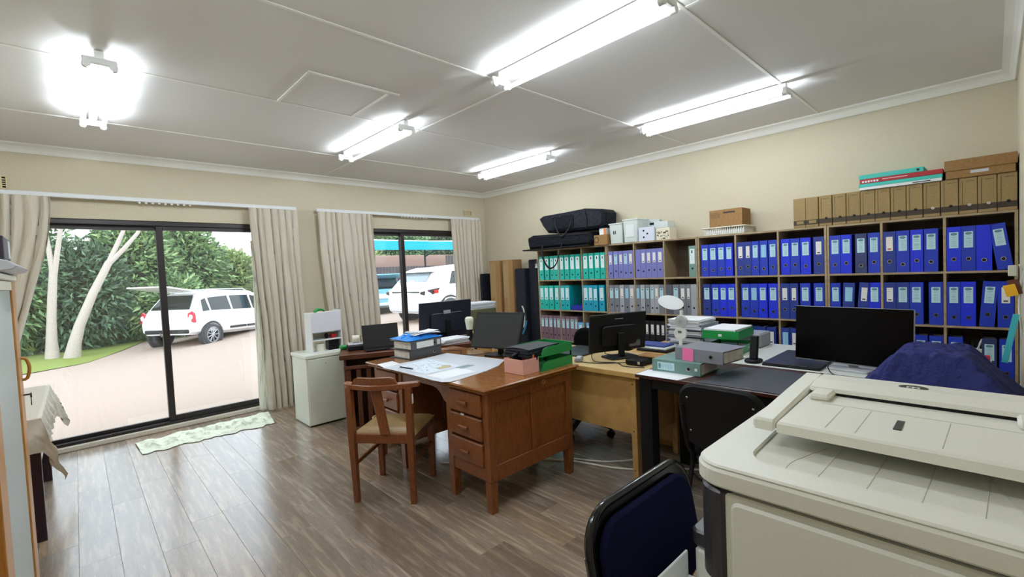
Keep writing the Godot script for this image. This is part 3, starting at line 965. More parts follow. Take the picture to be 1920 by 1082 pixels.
# body stations: x from the tail, bottom y, belt y, roof y, half width, roof half width
func parked_car(at: Vector3, heading: float, pitch: float, label: String, kind: int) -> void:
	var o := thing("parked_car", label, "car", at)
	var fwd := Vector3(sin(deg_to_rad(heading)), 0, -cos(deg_to_rad(heading)))
	var rt := Vector3(cos(deg_to_rad(heading)), 0, sin(deg_to_rad(heading)))
	o.basis = Basis(fwd, Vector3.UP, rt) * Basis(Vector3(0, 0, 1), deg_to_rad(pitch))
	var paint := plain(C8(240, 241, 243), 0.22)
	paint.clearcoat_enabled = true
	paint.clearcoat = 0.6
	var dark := plain(C8(34, 34, 36), 0.6)
	var win := plain(C8(24, 30, 34), 0.06)
	var ws := 2.9
	var stn: Array
	if kind == 0:
		stn = [[-0.70, 0.52, 0.92, 0.95, 0.78, 0.70], [-0.66, 0.42, 1.02, 1.04, 0.86, 0.70], [-0.52, 0.40, 1.06, 1.20, 0.90, 0.70], [-0.16, 0.38, 1.07, 1.64, 0.93, 0.66], [0.3, 0.36, 1.07, 1.72, 0.94, 0.66], [1.2, 0.34, 1.06, 1.77, 0.94, 0.66], [2.1, 0.34, 1.05, 1.76, 0.94, 0.65], [2.6, 0.34, 1.05, 1.62, 0.94, 0.62], [3.2, 0.34, 1.04, 1.12, 0.93, 0.66], [3.7, 0.36, 0.96, 0.98, 0.90, 0.60], [4.05, 0.40, 0.80, 0.82, 0.80, 0.5]]
	else:
		stn = [[-0.86, 0.42, 0.80, 0.84, 0.74, 0.62], [-0.80, 0.32, 0.98, 1.02, 0.88, 0.66], [-0.58, 0.30, 1.02, 1.22, 0.92, 0.66], [-0.18, 0.30, 1.06, 1.52, 0.94, 0.62], [0.3, 0.30, 1.06, 1.60, 0.94, 0.63], [1.1, 0.30, 1.03, 1.64, 0.94, 0.63], [1.8, 0.30, 1.01, 1.60, 0.94, 0.62], [2.3, 0.30, 1.00, 1.40, 0.94, 0.60], [2.9, 0.30, 0.99, 1.04, 0.92, 0.66], [3.5, 0.32, 0.86, 0.90, 0.88, 0.60], [3.75, 0.36, 0.70, 0.74, 0.78, 0.5]]
	var st := S()
	var rings := []
	for s in stn:
		var yb: float = s[1]
		var belt: float = s[2]
		var roof: float = s[3]
		var w: float = s[4]
		var wr: float = s[5]
		var half := [Vector2(0, yb), Vector2(w * 0.8, yb), Vector2(w * 0.96, yb + 0.10), Vector2(w, lerpf(yb, belt, 0.5)), Vector2(w * 0.99, lerpf(yb, belt, 0.8)), Vector2(w * 0.95, belt), Vector2(lerpf(w * 0.95, wr, 0.85), lerpf(belt, roof, 0.85)), Vector2(wr * 0.86, lerpf(belt, roof, 0.97)), Vector2(wr * 0.5, roof), Vector2(0, roof + 0.015)]
		var ring := []
		for q in half:
			ring.append(Vector3(s[0], q.y, q.x))
		for i in range(half.size() - 2, 0, -1):
			ring.append(Vector3(s[0], half[i].y, -half[i].x))
		rings.append(ring)
	var cnt: int = rings[0].size()
	var mid := []
	for i in rings.size():
		mid.append(Vector3(stn[i][0], (stn[i][1] + stn[i][3]) * 0.5, 0))
	for i in rings.size() - 1:
		for j in cnt:
			var jj := (j + 1) % cnt
			var q := [rings[i][j], rings[i][jj], rings[i + 1][jj], rings[i + 1][j]]
			var c: Vector3 = (q[0] + q[1] + q[2] + q[3]) * 0.25
			face(st, q, c - (mid[i] + mid[i + 1]) * 0.5)
	face(st, rings[0], Vector3(-1, 0, 0))
	face(st, rings[rings.size() - 1], Vector3(1, 0, 0))
	fin(o, "body", st, paint)
	# windows follow the cabin surface a little proud of it
	var spans: Array = [[-0.30, -0.02], [0.03, 0.88], [0.95, 1.85], [1.92, 2.60]] if kind == 0 else [[0.05, 0.55], [0.62, 1.32], [1.38, 2.15]]
	for sgn in [-1.0, 1.0]:
		for sp in spans:
			var s2 := S()
			var corner := func(x: float, t: float) -> Vector3:
				var i := 0
				while i < stn.size() - 2 and stn[i + 1][0] < x:
					i += 1
				var f := clampf((x - stn[i][0]) / (stn[i + 1][0] - stn[i][0]), 0, 1)
				var belt := lerpf(stn[i][2], stn[i + 1][2], f)
				var roof := lerpf(stn[i][3], stn[i + 1][3], f)
				var w := lerpf(stn[i][4], stn[i + 1][4], f) * 0.95
				var wr := lerpf(stn[i][5], stn[i + 1][5], f)
				return Vector3(x, lerpf(belt, roof, t), sgn * (lerpf(w, wr, t) + 0.012))
			var t1 := 0.74
			var lead: float = 0.22 if sp == spans[spans.size() - 1] else 0.02
			var rear: float = 0.09 if sp == spans[0] else 0.02
			if kind == 1 and sp == spans[0]:
				rear = 0.30
			var qa: Vector3 = corner.call(sp[0] + 0.01, 0.08)
			var qb: Vector3 = corner.call(sp[1], 0.08)
			var qc: Vector3 = corner.call(sp[1] - lead, t1)
			var qd: Vector3 = corner.call(sp[0] + rear, t1)
			face(s2, [qa, qb, qc, qd], Vector3(0, 0.3, sgn))
			fin(o, "side_window", s2, win)
	# rear glass on the sloping tail
	var rg := S()
	var ra: Array = stn[2]
	var rb: Array = stn[3]
	var lo := 0.0
	var nrm := Vector3(-(rb[3] - ra[3]), rb[0] - ra[0], 0).normalized()
	var pa := Vector3(lerpf(ra[0], rb[0], lo), lerpf(ra[3], rb[3], lo), 0) + nrm * 0.045
	var pb := Vector3(lerpf(ra[0], rb[0], 0.86), lerpf(ra[3], rb[3], 0.86), 0) + nrm * 0.045
	face(rg, [pa + Vector3(0, -0.05, -0.66), pa + Vector3(0, -0.05, 0.66), pb + Vector3(0, 0, 0.52), pb + Vector3(0, 0, -0.52)], nrm)
	fin(o, "rear_window", rg, win if kind == 0 else plain(C8(128, 138, 144), 0.08))  # the second car has its sky reflection put into a paler glass colour
	# lamps, bumper, plate
	var lampm := plain(C8(196, 40, 34), 0.15)
	for sgn in [-1.0, 1.0]:
		var ls := S()
		if kind == 0:
			extrude(ls, PackedVector2Array([Vector2(-0.13, -0.14), Vector2(0.11, -0.16), Vector2(0.09, 0.10), Vector2(0.02, 0.18), Vector2(-0.10, 0.12)]), 0.08, frame(Vector3(-0.60, 0.94, sgn * 0.80), Vector3(0.2, 0, sgn * 0.98), Vector3.UP, Vector3(-0.98, 0, sgn * 0.2)), 0.015)
			var tl := fin(o, "tail_lamp", ls, plain(C8(196, 44, 66), 0.2))
			var t2 := S()
			lathe(t2, [Vector2(0, 0.012), Vector2(0.075, 0.008), Vector2(0.08, 0)], 16, frame(Vector3(-0.68, 0.94, sgn * 0.80), Vector3(0, 0, 1), Vector3(-1, 0, 0), Vector3.UP))
			fin(tl, "lamp_lens", t2, plain(C8(232, 216, 216), 0.2))
		else:
			extrude(ls, PackedVector2Array([Vector2(-0.30, -0.03), Vector2(0.02, -0.10), Vector2(0.34, 0.02), Vector2(0.42, 0.12), Vector2(0.02, 0.08), Vector2(-0.30, 0.03)]), 0.05, frame(Vector3(-0.70, 0.90, sgn * 0.84), Vector3(0.74, 0, sgn * 0.30), Vector3.UP, Vector3(-0.2, 0, sgn * 0.6)), 0.01)
			fin(o, "tail_lamp", ls, plain(C8(60, 50, 50), 0.2))
			var l2 := S()
			box(l2, Vector3(-0.52, 0.92, sgn * 0.965), Vector3(0.16, 0.09, 0.03), 0.01)
			fin(o, "lamp_lens", l2, lampm)
	var bs := S()
	slab(bs, Vector3(stn[0][0] - 0.02, stn[0][1] - 0.06, -0.74), Vector3(stn[0][0] + 0.3, stn[0][1] + 0.07, 0.74), 0.03)
	fin(o, "bumper", bs, dark if kind == 0 else M.light_grey)
	part(o, "number_plate", Vector3(stn[1][0] - 0.05, 0.66, -0.26), Vector3(stn[1][0] - 0.03, 0.77, 0.26), M.white_box, 0.002)
	if kind == 0:
		var hitch := S()
		tube(hitch, [Vector3(-0.5, 0.40, -0.05), Vector3(-0.82, 0.40, -0.05), Vector3(-0.86, 0.48, -0.05)], 0.025, 8)
		fin(o, "tow_hitch", hitch, M.steel)
		# tailgate glass lifted open
		var tg := S()
		slab(tg, Vector3(-1.25, -0.02, -0.62), Vector3(0.0, 0.02, 0.62), 0.01, Transform3D(Basis(Vector3(0, 0, 1), deg_to_rad(-7.0)), Vector3(-0.05, 1.71, -0.05)))
		fin(o, "raised_tailgate", tg, paint)
		for a in [[0.75, 1.5], [1.55, 2.2]]:
			part(o, "side_moulding", Vector3(a[0], 0.50, 0.925), Vector3(a[1], 0.57, 0.945), dark, 0.004)
		var rr := S()
		for sgn in [-1.0, 1.0]:
			tube(rr, [Vector3(0.2, 1.74, sgn * 0.52), Vector3(0.3, 1.79, sgn * 0.52), Vector3(1.9, 1.81, sgn * 0.52), Vector3(2.05, 1.76, sgn * 0.5)], 0.018, 6)
		fin(o, "roof_rail", rr, M.light_grey)
	else:
		var sp2 := S()
		extrude(sp2, PackedVector2Array([Vector2(-0.42, 1.47), Vector2(-0.10, 1.56), Vector2(0.15, 1.60), Vector2(0.1, 1.52), Vector2(-0.2, 1.46)]), 1.24, frame(Vector3(0, 0, -0.62), Vector3.RIGHT, Vector3.UP, Vector3(0, 0, 1)), 0.01)
		fin(o, "spoiler", sp2, paint)
		part(o, "plate_strip", Vector3(-0.84, 0.88, -0.62), Vector3(-0.80, 0.94, 0.62), dark, 0.006)
		var wp := S()
		tube(wp, [Vector3(-0.52, 1.10, 0.0), Vector3(-0.45, 1.22, 0.2), Vector3(-0.42, 1.24, 0.4)], 0.012, 6)
		fin(o, "rear_wiper", wp, dark)
	for x in [0.0, 2.95]:
		for sgn in [-1.0, 1.0]:
			wheel(o, Vector3(x if kind == 0 else x * 0.9, 0.36, sgn * 0.83), sgn)

func wheel(o: Node3D, c: Vector3, sgn: float) -> void:
	var y := Vector3(0, 0, sgn)
	var xf := frame(c, Vector3.RIGHT, y, Vector3.UP)
	var arch := S()
	lathe(arch, [Vector2(0.36, 0.02), Vector2(0.43, 0.06), Vector2(0.43, 0.112), Vector2(0.36, 0.108)], 26, xf)
	fin(o, "wheel_arch", arch, plain(C8(60, 60, 62), 0.7))
	var st := S()
	lathe(st, [Vector2(0.24, -0.11), Vector2(0.33, -0.115), Vector2(0.36, -0.09), Vector2(0.36, 0.09), Vector2(0.33, 0.125), Vector2(0.25, 0.13), Vector2(0.24, 0.10)], 26, xf)
	var w := fin(o, "wheel", st, plain(C8(70, 70, 72), 0.8))
	var r := S()
	lathe(r, [Vector2(0.0, 0.05), Vector2(0.235, 0.06), Vector2(0.24, 0.10)], 20, xf)
	fin(w, "wheel_dish", r, plain(C8(30, 30, 32), 0.5))
	var sp := S()
	for k in 9:
		var a := TAU * k / 9.0
		var d := Vector3(cos(a), sin(a), 0)
		tube(sp, [c + y * 0.11 + d * 0.04, c + y * 0.105 + d * 0.235], 0.017, 5)
	lathe(sp, [Vector2(0, 0.128), Vector2(0.05, 0.12), Vector2(0.055, 0.08)], 12, xf)
	lathe(sp, [Vector2(0.222, 0.09), Vector2(0.226, 0.125), Vector2(0.245, 0.125), Vector2(0.25, 0.09)], 22, xf)
	fin(w, "spokes", sp, plain(C8(196, 198, 202), 0.3, 0.6))

func pickup() -> void:
	var p := Vector3(3.85, ground_y(3.8, -10.6), -10.6)
	var o := thing("light_blue_car", "old light-blue car with an open boot behind the white car", "car", p, deg_to_rad(-18.0))
	var blue := plain(C8(122, 178, 196), 0.3)
	var st := S()
	extrude(st, PackedVector2Array([Vector2(-0.8, 0.30), Vector2(0.8, 0.30), Vector2(0.84, 0.55), Vector2(0.80, 0.98), Vector2(-0.80, 0.98), Vector2(-0.84, 0.55)]), 3.2, frame(Vector3(0, 0, 0), Vector3.RIGHT, Vector3.UP, Vector3(0, 0, -1)), 0.06)
	fin(o, "body", st, blue)
	var cab := S()
	extrude(cab, PackedVector2Array([Vector2(-0.74, 0.98), Vector2(0.74, 0.98), Vector2(0.60, 1.42), Vector2(-0.60, 1.42)]), 1.7, frame(Vector3(0, 0, -0.7), Vector3.RIGHT, Vector3.UP, Vector3(0, 0, -1)), 0.08)
	fin(o, "cabin", cab, plain(C8(40, 52, 60), 0.1))
	part(o, "roof", Vector3(-0.62, 1.42, -2.3), Vector3(0.62, 1.47, -0.76), blue, 0.02)
	var lid := S()
	slab(lid, Vector3(-0.72, -0.02, 0), Vector3(0.72, 0.02, 0.95), 0.01, Transform3D(Basis(Vector3.RIGHT, deg_to_rad(-8.0)), Vector3(0, 1.42, -0.75)))
	fin(o, "boot_lid", lid, blue)
	part(o, "bumper", Vector3(-0.84, 0.34, -0.02), Vector3(0.84, 0.46, 0.10), M.light_grey, 0.02)
	part(o, "number_plate", Vector3(-0.42, 0.62, 0.0), Vector3(0.42, 0.80, 0.03), M.white_box, 0.004)
	for x in [-0.74, 0.74]:
		for z in [-0.6, -2.5]:
			var w := S()
			lathe(w, [Vector2(0, -0.09), Vector2(0.28, -0.09), Vector2(0.31, -0.06), Vector2(0.31, 0.06), Vector2(0.28, 0.09), Vector2(0, 0.09)], 20, frame(Vector3(x, 0.31, z), Vector3.UP, Vector3.RIGHT, Vector3(0, 0, 1)))
			fin(o, "wheel", w, plain(C8(34, 34, 36), 0.8))

func carport() -> void:
	var o := thing("shade_canopy", "bright blue shade-cloth carport canopy with a pale sloping top", "canopy", Vector3(8.5, 0.2, -14.0))
	var blue := plain(C8(20, 176, 222), 0.7)
	blue.backlight_enabled = true
	blue.backlight = Color(0.0, 0.25, 0.4)
	# hanging front edge
	var st := S()
	slab(st, Vector3(-7.5, 2.42, 0.96), Vector3(7.0, 2.83, 1.0), 0.004)
	fin(o, "valance", st, blue)
	var top := S()
	var f := func(u: float, v: float) -> Vector3:
		return Vector3(lerpf(-7.5, 7.0, u), 2.83 + 0.34 * sin(v * PI * 0.5) + 0.06 * sin(u * PI * 3.0) * v, 1.0 - v * 4.2)
	sheet(top, 24, 6, f, Vector3.UP)
	fin(o, "roof_cloth", top, plain(C8(196, 232, 240), 0.7))  # pale colour puts the washed-out brightness into the top
	for x in [-5.6, 0.2, 5.6]:
		var ps := S()
		tube(ps, [Vector3(x, -0.2, -1.2), Vector3(x, 2.9, -1.2)], 0.05, 8)
		tube(ps, [Vector3(x, 2.2, -1.2), Vector3(x, 2.75, 0.9)], 0.035, 8)
		fin(o, "post", ps, plain(C8(60, 66, 80), 0.5))
	# boundary wall and fence
	var w := S()
	slab(w, Vector3(2.0, -0.6, -18.3), Vector3(24.0, 2.62, -18.0), 0.01)
	var brick := grained(C8(232, 186, 168), C8(244, 212, 198), Vector3(1.5, 6, 1.5), 0.95, 0.08, 81, 0.1)
	single("boundary_wall", w, brick, "long salmon-pink boundary wall beyond the carport", "wall")
	var fence := thing("slatted_fence", "dark upright-slatted fence in front of the pink boundary wall", "fence", Vector3(8.0, 0.0, -17.2))
	var fm := plain(C8(136, 130, 138), 0.7)
	for k in 46:
		var x2 := -3.0 + k * 0.19
		var hgt := 1.95
		if k > 33:
			hgt = 2.55
		part(fence, "slat", Vector3(x2, -0.4, -0.03), Vector3(x2 + 0.14, hgt, 0.03), fm, 0.006)
	part(fence, "fence_rail", Vector3(-3.0, 1.2, -0.07), Vector3(5.8, 1.3, -0.03), fm, 0.005)

# ---------------------------------------------------------------- bookcases and files
# [bookcase, shelf row, z of the middle, width, colour, spine label, lean in degrees]
const FILES := [
	[1,1,1.480,0.077,"t","T",0], [1,1,1.578,0.077,"t","T",0], [1,1,1.668,0.062,"t","T",0], [1,1,1.740,0.077,"t","T",0], [1,1,1.839,0.069,"t","T",0],
	[1,1,1.923,0.077,"t","T",0], [1,1,2.013,0.077,"t","T",0], [1,1,2.100,0.077,"t","T",0], [1,1,2.221,0.077,"t","T",0], [1,1,2.308,0.075,"t","T",0],
	[1,1,2.396,0.077,"t","T",0], [1,1,2.478,0.067,"t","T",0], [1,2,1.471,0.077,"t","P",0], [1,2,1.554,0.077,"t","P",0], [1,2,1.641,0.077,"t","P",0],
	[1,2,1.736,0.077,"t","P",0], [1,2,1.836,0.075,"u","P",0], [1,2,1.914,0.077,"u","P",0], [1,2,2.210,0.077,"v","P",0], [1,2,2.285,0.069,"v","P",0],
	[1,2,2.355,0.065,"v","P",0], [1,2,2.447,0.077,"v","P",0], [1,3,1.465,0.065,"m","B",0], [1,3,1.534,0.069,"m","B",0], [1,3,1.611,0.074,"m","B",0],
	[1,3,1.683,0.054,"m","B",0], [1,3,1.746,0.065,"m","B",0], [1,3,1.831,0.063,"m","B",0], [1,3,1.903,0.066,"m","B",0], [1,3,1.978,0.074,"m","B",0],
	[1,3,2.042,0.051,"m","B",0], [1,3,2.111,0.082,"l","W",0], [1,3,2.241,0.085,"l","W",0], [2,1,2.592,0.064,"p","W",0], [2,1,2.663,0.063,"p","B",0],
	[2,1,2.731,0.062,"p","W",0], [2,1,2.796,0.064,"p","B",0], [2,1,2.862,0.065,"p","W",0], [2,1,2.957,0.063,"p","N",0], [2,1,3.022,0.063,"p","W",0],
	[2,1,3.089,0.067,"p","W",0], [2,1,3.155,0.062,"p","W",0], [2,1,3.224,0.072,"p","W",0], [2,1,3.581,0.072,"s","T",0], [2,2,2.591,0.066,"g","B",0],
	[2,2,2.662,0.067,"g","B",0], [2,2,2.731,0.060,"G","W",0], [2,2,2.799,0.062,"g","L",0], [2,2,2.863,0.063,"G","W",0], [2,2,2.942,0.054,"g","L",0],
	[2,2,3.000,0.055,"G","B",0], [2,2,3.062,0.051,"g","B",0], [2,2,3.117,0.049,"G","B",0], [2,2,3.171,0.054,"G","W",0], [2,2,3.230,0.060,"g","B",0],
	[2,2,3.316,0.072,"d","N",0], [2,2,3.393,0.069,"g","B",0], [2,2,3.469,0.069,"g","W",0], [2,2,3.530,0.048,"g","W",0], [2,2,3.586,0.061,"G","N",0],
	[2,3,2.941,0.051,"k","W",0], [2,3,2.992,0.047,"k","W",0], [2,3,3.043,0.051,"k","W",0], [2,3,3.107,0.062,"k","W",0], [2,3,3.174,0.056,"k","W",0],
	[2,3,3.232,0.056,"k","W",0], [2,3,3.336,0.066,"k","W",0], [2,3,3.426,0.077,"k","W",0], [3,1,3.712,0.074,"b","B",0], [3,1,3.792,0.077,"b","B",0],
	[3,1,3.871,0.073,"b","B",0], [3,1,3.946,0.069,"B","B",0], [3,1,4.052,0.069,"n","W",0], [3,1,4.118,0.061,"n","W",0], [3,1,4.183,0.064,"b","B",0],
	[3,1,4.254,0.067,"b","L",0], [3,1,4.330,0.069,"b","B",0], [3,1,4.433,0.071,"B","B",0], [3,1,4.508,0.073,"b","B",0], [3,1,4.588,0.077,"B","B",0],
	[3,1,4.685,0.077,"n","W",0], [3,2,3.721,0.077,"n","B",0], [3,2,3.807,0.077,"b","B",0], [3,2,3.883,0.071,"B","B",0], [3,2,3.959,0.077,"B","B",0],
	[3,2,4.088,0.076,"b","B",0], [3,2,4.164,0.071,"b","L",0], [3,2,4.240,0.075,"B","B",0], [3,2,4.326,0.077,"B","B",0], [3,2,4.421,0.073,"n","W",0],
	[3,2,4.493,0.065,"n","W",0], [3,2,4.580,0.077,"b","B",0], [3,2,4.682,0.077,"b","B",0], [3,3,3.820,0.072,"n","N",0], [3,3,3.896,0.076,"n","N",0],
	[3,3,3.967,0.061,"n","N",0], [3,3,4.069,0.074,"n","N",0], [3,3,4.143,0.067,"n","W",0], [3,3,4.217,0.075,"n","W",0], [3,3,4.304,0.077,"n","W",0],
	[3,3,4.419,0.069,"n","L",0], [3,3,4.489,0.062,"n","W",0], [3,3,4.560,0.067,"n","W",0], [3,3,4.638,0.065,"n","B",0], [4,1,4.801,0.075,"b","B",0],
	[4,1,4.877,0.073,"B","B",0], [4,1,4.974,0.076,"d","B",0], [4,1,5.057,0.075,"b","B",0], [4,1,5.153,0.076,"n","R",0], [4,1,5.232,0.077,"b","B",0],
	[4,1,5.312,0.073,"B","B",0], [4,1,5.392,0.077,"b","B",0], [4,1,5.513,0.075,"B","B",0], [4,1,5.588,0.072,"b","B",0], [4,1,5.665,0.077,"B","N",0],
	[4,1,5.746,0.077,"b","B",-7.5], [4,2,4.799,0.069,"b","B",0], [4,2,4.882,0.077,"n","L",2], [4,2,4.976,0.074,"n","W",4], [4,2,5.057,0.075,"B","B",0],
	[4,2,5.152,0.074,"n","W",0], [4,2,5.229,0.076,"n","B",0], [4,2,5.308,0.077,"b","B",0], [4,2,5.416,0.077,"b","B",0], [4,2,5.511,0.071,"b","B",0],
	[4,2,5.586,0.075,"B","B",0], [4,2,5.675,0.074,"b","B",4], [4,2,5.767,0.077,"b","W",0], [4,3,5.048,0.077,"b","B",0], [4,3,5.154,0.077,"b","B",0],
	[4,3,5.233,0.069,"b","B",0], [4,3,5.330,0.076,"b","B",0], [4,3,5.416,0.077,"b","B",0], [4,3,5.519,0.076,"b","B",0], [4,3,5.688,0.074,"d","B",0],
	[4,3,5.771,0.071,"b","B",0]]

const UNITS := [[1.415, 2.535], [2.54, 3.635], [3.64, 4.742], [4.745, 5.825]]
const UNIT_SAYS := ["under the black bags", "under the plastic boxes", "under the small carton", "under the kraft boxes"]
const SHELF_Y := [1.295, 0.90, 0.50, 0.10]

func build_bookcases() -> void:
	for i in 4:
		var z0: float = UNITS[i][0]
		var z1: float = UNITS[i][1]
		var o := thing("bookcase", "brown wooden bookcase of files " + UNIT_SAYS[i], "bookcase", Vector3(-0.15, 0, (z0 + z1) * 0.5), 0.0, "bookcases along the wall")
		var h := (z1 - z0) * 0.5
		part(o, "side_panel", Vector3(-0.15, 0, -h), Vector3(0.145, 1.70, -h + 0.016), M.shelf, 0.001)
		part(o, "side_panel", Vector3(-0.15, 0, h - 0.016), Vector3(0.145, 1.70, h), M.shelf, 0.001)
		part(o, "top_board", Vector3(-0.15, 1.684, -h + 0.016), Vector3(0.145, 1.70, h - 0.016), M.shelf, 0.001)
		for y in SHELF_Y:
			part(o, "shelf_board", Vector3(-0.15, y - 0.016, -h + 0.016), Vector3(0.135, y, h - 0.016), M.shelf, 0.001)
		part(o, "plinth", Vector3(-0.13, 0, -h + 0.016), Vector3(-0.115, 0.084, h - 0.016), M.shelf, 0.001)
		part(o, "back_panel", Vector3(0.136, 0.0, -h + 0.016), Vector3(0.145, 1.684, h - 0.016), M.shelf_dark, 0.0)
		for r in 4:
			var lo: float = SHELF_Y[r]
			var hi: float = 1.684 if r == 0 else SHELF_Y[r - 1] - 0.016
			for k in [1, 2]:
				var z: float = -h + (z1 - z0) * k / 3.0
				part(o, "divider", Vector3(-0.148, lo, z - 0.008), Vector3(0.135, hi, z + 0.008), M.shelf, 0.001)
	var cols := {
		"t": [C8(10, 176, 160), "teal green"], "u": [C8(0, 164, 170), "turquoise"], "v": [C8(8, 154, 184), "turquoise blue"], "m": [C8(122, 96, 108), "dusty mauve"], "l": [C8(104, 176, 220), "pale blue"],
		"p": [C8(118, 120, 186), "lavender"], "s": [C8(112, 146, 136), "sage green"], "g": [C8(118, 120, 128), "mid grey"], "G": [C8(164, 166, 172), "light grey"], "d": [C8(84, 86, 96), "charcoal grey"],
		"k": [C8(22, 22, 30), "black"], "b": [C8(22, 52, 178), "blue"], "B": [C8(18, 44, 212), "bright blue"], "n": [C8(28, 52, 136), "dark blue"]}
	var mats := {}
	for c in cols:
		mats[c] = plain(cols[c][0], 0.42)
	mats["d4"] = plain(C8(44, 54, 100), 0.45)
	var says := {"T": "with white label", "P": "with pale label", "B": "with blue printed label", "W": "with white label", "L": "with plain blue label", "N": "without label", "R": "with red-edged label"}
	var row_says := ["top", "middle", "lower"]
	for f in FILES:
		var u: int = f[0]
		var row: int = f[1]
		var w: float = f[3]
		var c: String = f[4]
		var nm: String = cols[c][1]
		if c == "d" and u == 4:
			nm = "navy"
		if c == "n" and u == 4:
			nm = "deep blue"
		var text := "%s lever arch file %s, %s shelf %s" % [nm, says[f[5]], row_says[row - 1], UNIT_SAYS[u - 1]]
		if f[6] <= -5:
			text = "bright blue lever arch file slumped sideways at the end of the top shelf"
		var o := thing("lever_arch_file", text, "file", Vector3(-0.297, SHELF_Y[row - 1] + 0.0005, f[2]), 0.0, "%s files on the %s shelf %s" % [nm, row_says[row - 1], UNIT_SAYS[u - 1]])
		if f[6] != 0:
			o.rotation.x = deg_to_rad(f[6])
			o.position.y += absf(sin(deg_to_rad(f[6]))) * w * 0.5
			if f[6] <= -5:
				o.position.z += 0.021
		var mat: Material = mats["d4"] if c == "d" and u == 4 else mats[c]
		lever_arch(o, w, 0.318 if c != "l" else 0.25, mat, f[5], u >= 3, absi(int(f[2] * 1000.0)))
	# the small blue box lying on the turquoise shelf
	var sb := S()
	slab(sb, Vector3(-0.29, 0.901, 1.972), Vector3(-0.12, 0.965, 2.140), 0.004)
	single("stationery_box", sb, plain(C8(24, 34, 150), 0.4), "small dark blue box lying between the turquoise files", "box")

# spine at local x = 0 facing -x, covers run back along +x
func lever_arch(o: Node3D, w: float, h: float, mat: Material, lab: String, ringed: bool, sd: int) -> void:
	var key := "file%.3f,%.3f" % [w, h]
	if not cache.has(key):
		var st := S()
		slab(st, Vector3(0, 0, -w / 2), Vector3(0.003, h, w / 2), 0.0008)
		slab(st, Vector3(0.003, 0, -w / 2), Vector3(0.282, h, -w / 2 + 0.0025), 0.0008)
		slab(st, Vector3(0.003, 0, w / 2 - 0.0025), Vector3(0.282, h, w / 2), 0.0008)
		cache[key] = st.commit()
		st = S()
		slab(st, Vector3(0.02, 0.004, -w / 2 + 0.006), Vector3(0.245, h - 0.018, w / 2 - 0.009), 0.0)
		cache[key + "p"] = st.commit()
	inst(o, "cover", cache[key], mat)
	inst(o, "papers", cache[key + "p"], M.paper_edge)
	if lab != "N":
		var lw := minf(w * 0.64, 0.052)
		var y0 := h * 0.52
		var y1 := h * 0.88
		if lab == "W" or lab == "R":
			lw = minf(w * 0.52, 0.042)
			y0 = h * 0.53
			y1 = h * 0.87
		elif lab == "T":
			lw = w * 0.7
			y0 = h * 0.42
			y1 = h * 0.90
		elif lab == "P":
			lw = w * 0.7
			y0 = h * 0.42
			y1 = h * 0.86
		var lk := "lab%.3f,%.3f" % [lw, y0]
		if not cache.has(lk):
			var s2 := S()
			card(s2, Vector3(-0.0008, y0, -lw / 2), Vector3(-0.0008, y0, lw / 2), Vector3(-0.0008, y1, lw / 2), Vector3(-0.0008, y1, -lw / 2), Vector3(-1, 0, 0))
			cache[lk] = s2.commit()
		var lm: Material
		match lab:
			"T": lm = M.label_teal
			"P": lm = M.label_pale
			"B": lm = M.label_blue[sd % 3]
			"L": lm = M.label_plain
			"R": lm = M.label_red
			_: lm = M.label_white[sd % 3]
		inst(o, "spine_label", cache[lk], lm)
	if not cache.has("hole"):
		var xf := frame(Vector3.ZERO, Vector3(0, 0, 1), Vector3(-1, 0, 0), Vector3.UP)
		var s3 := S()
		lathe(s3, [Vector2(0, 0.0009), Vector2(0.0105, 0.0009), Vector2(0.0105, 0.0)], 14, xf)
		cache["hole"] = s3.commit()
		var s4 := S()
		lathe(s4, [Vector2(0.0105, 0.0), Vector2(0.0105, 0.003), Vector2(0.0135, 0.003), Vector2(0.0145, 0.0)], 16, xf)
		cache["ring"] = s4.commit()
	var hy := 0.062 + 0.012 * ((sd * 7) % 3)
	inst(o, "finger_hole", cache["hole"], M.hole_shade).position.y = hy  # dark disc on the spine, painted as the shaded hole
	if ringed:
		inst(o, "finger_ring", cache["ring"], M.chrome).position.y = hy

# ---------------------------------------------------------------- things on top of the bookcases

const KRAFT := [4.548, 4.641, 4.738, 4.834, 4.929, 5.022, 5.115, 5.209, 5.303, 5.398, 5.493, 5.588, 5.682, 5.776]

func soft_bag(o: Node3D, called: String, poly: PackedVector2Array, depth: float, xf: Transform3D, m: Material, bev := 0.03) -> void:
	var st := S()
	extrude(st, poly, depth, xf, bev)
	fin(o, called, st, m)

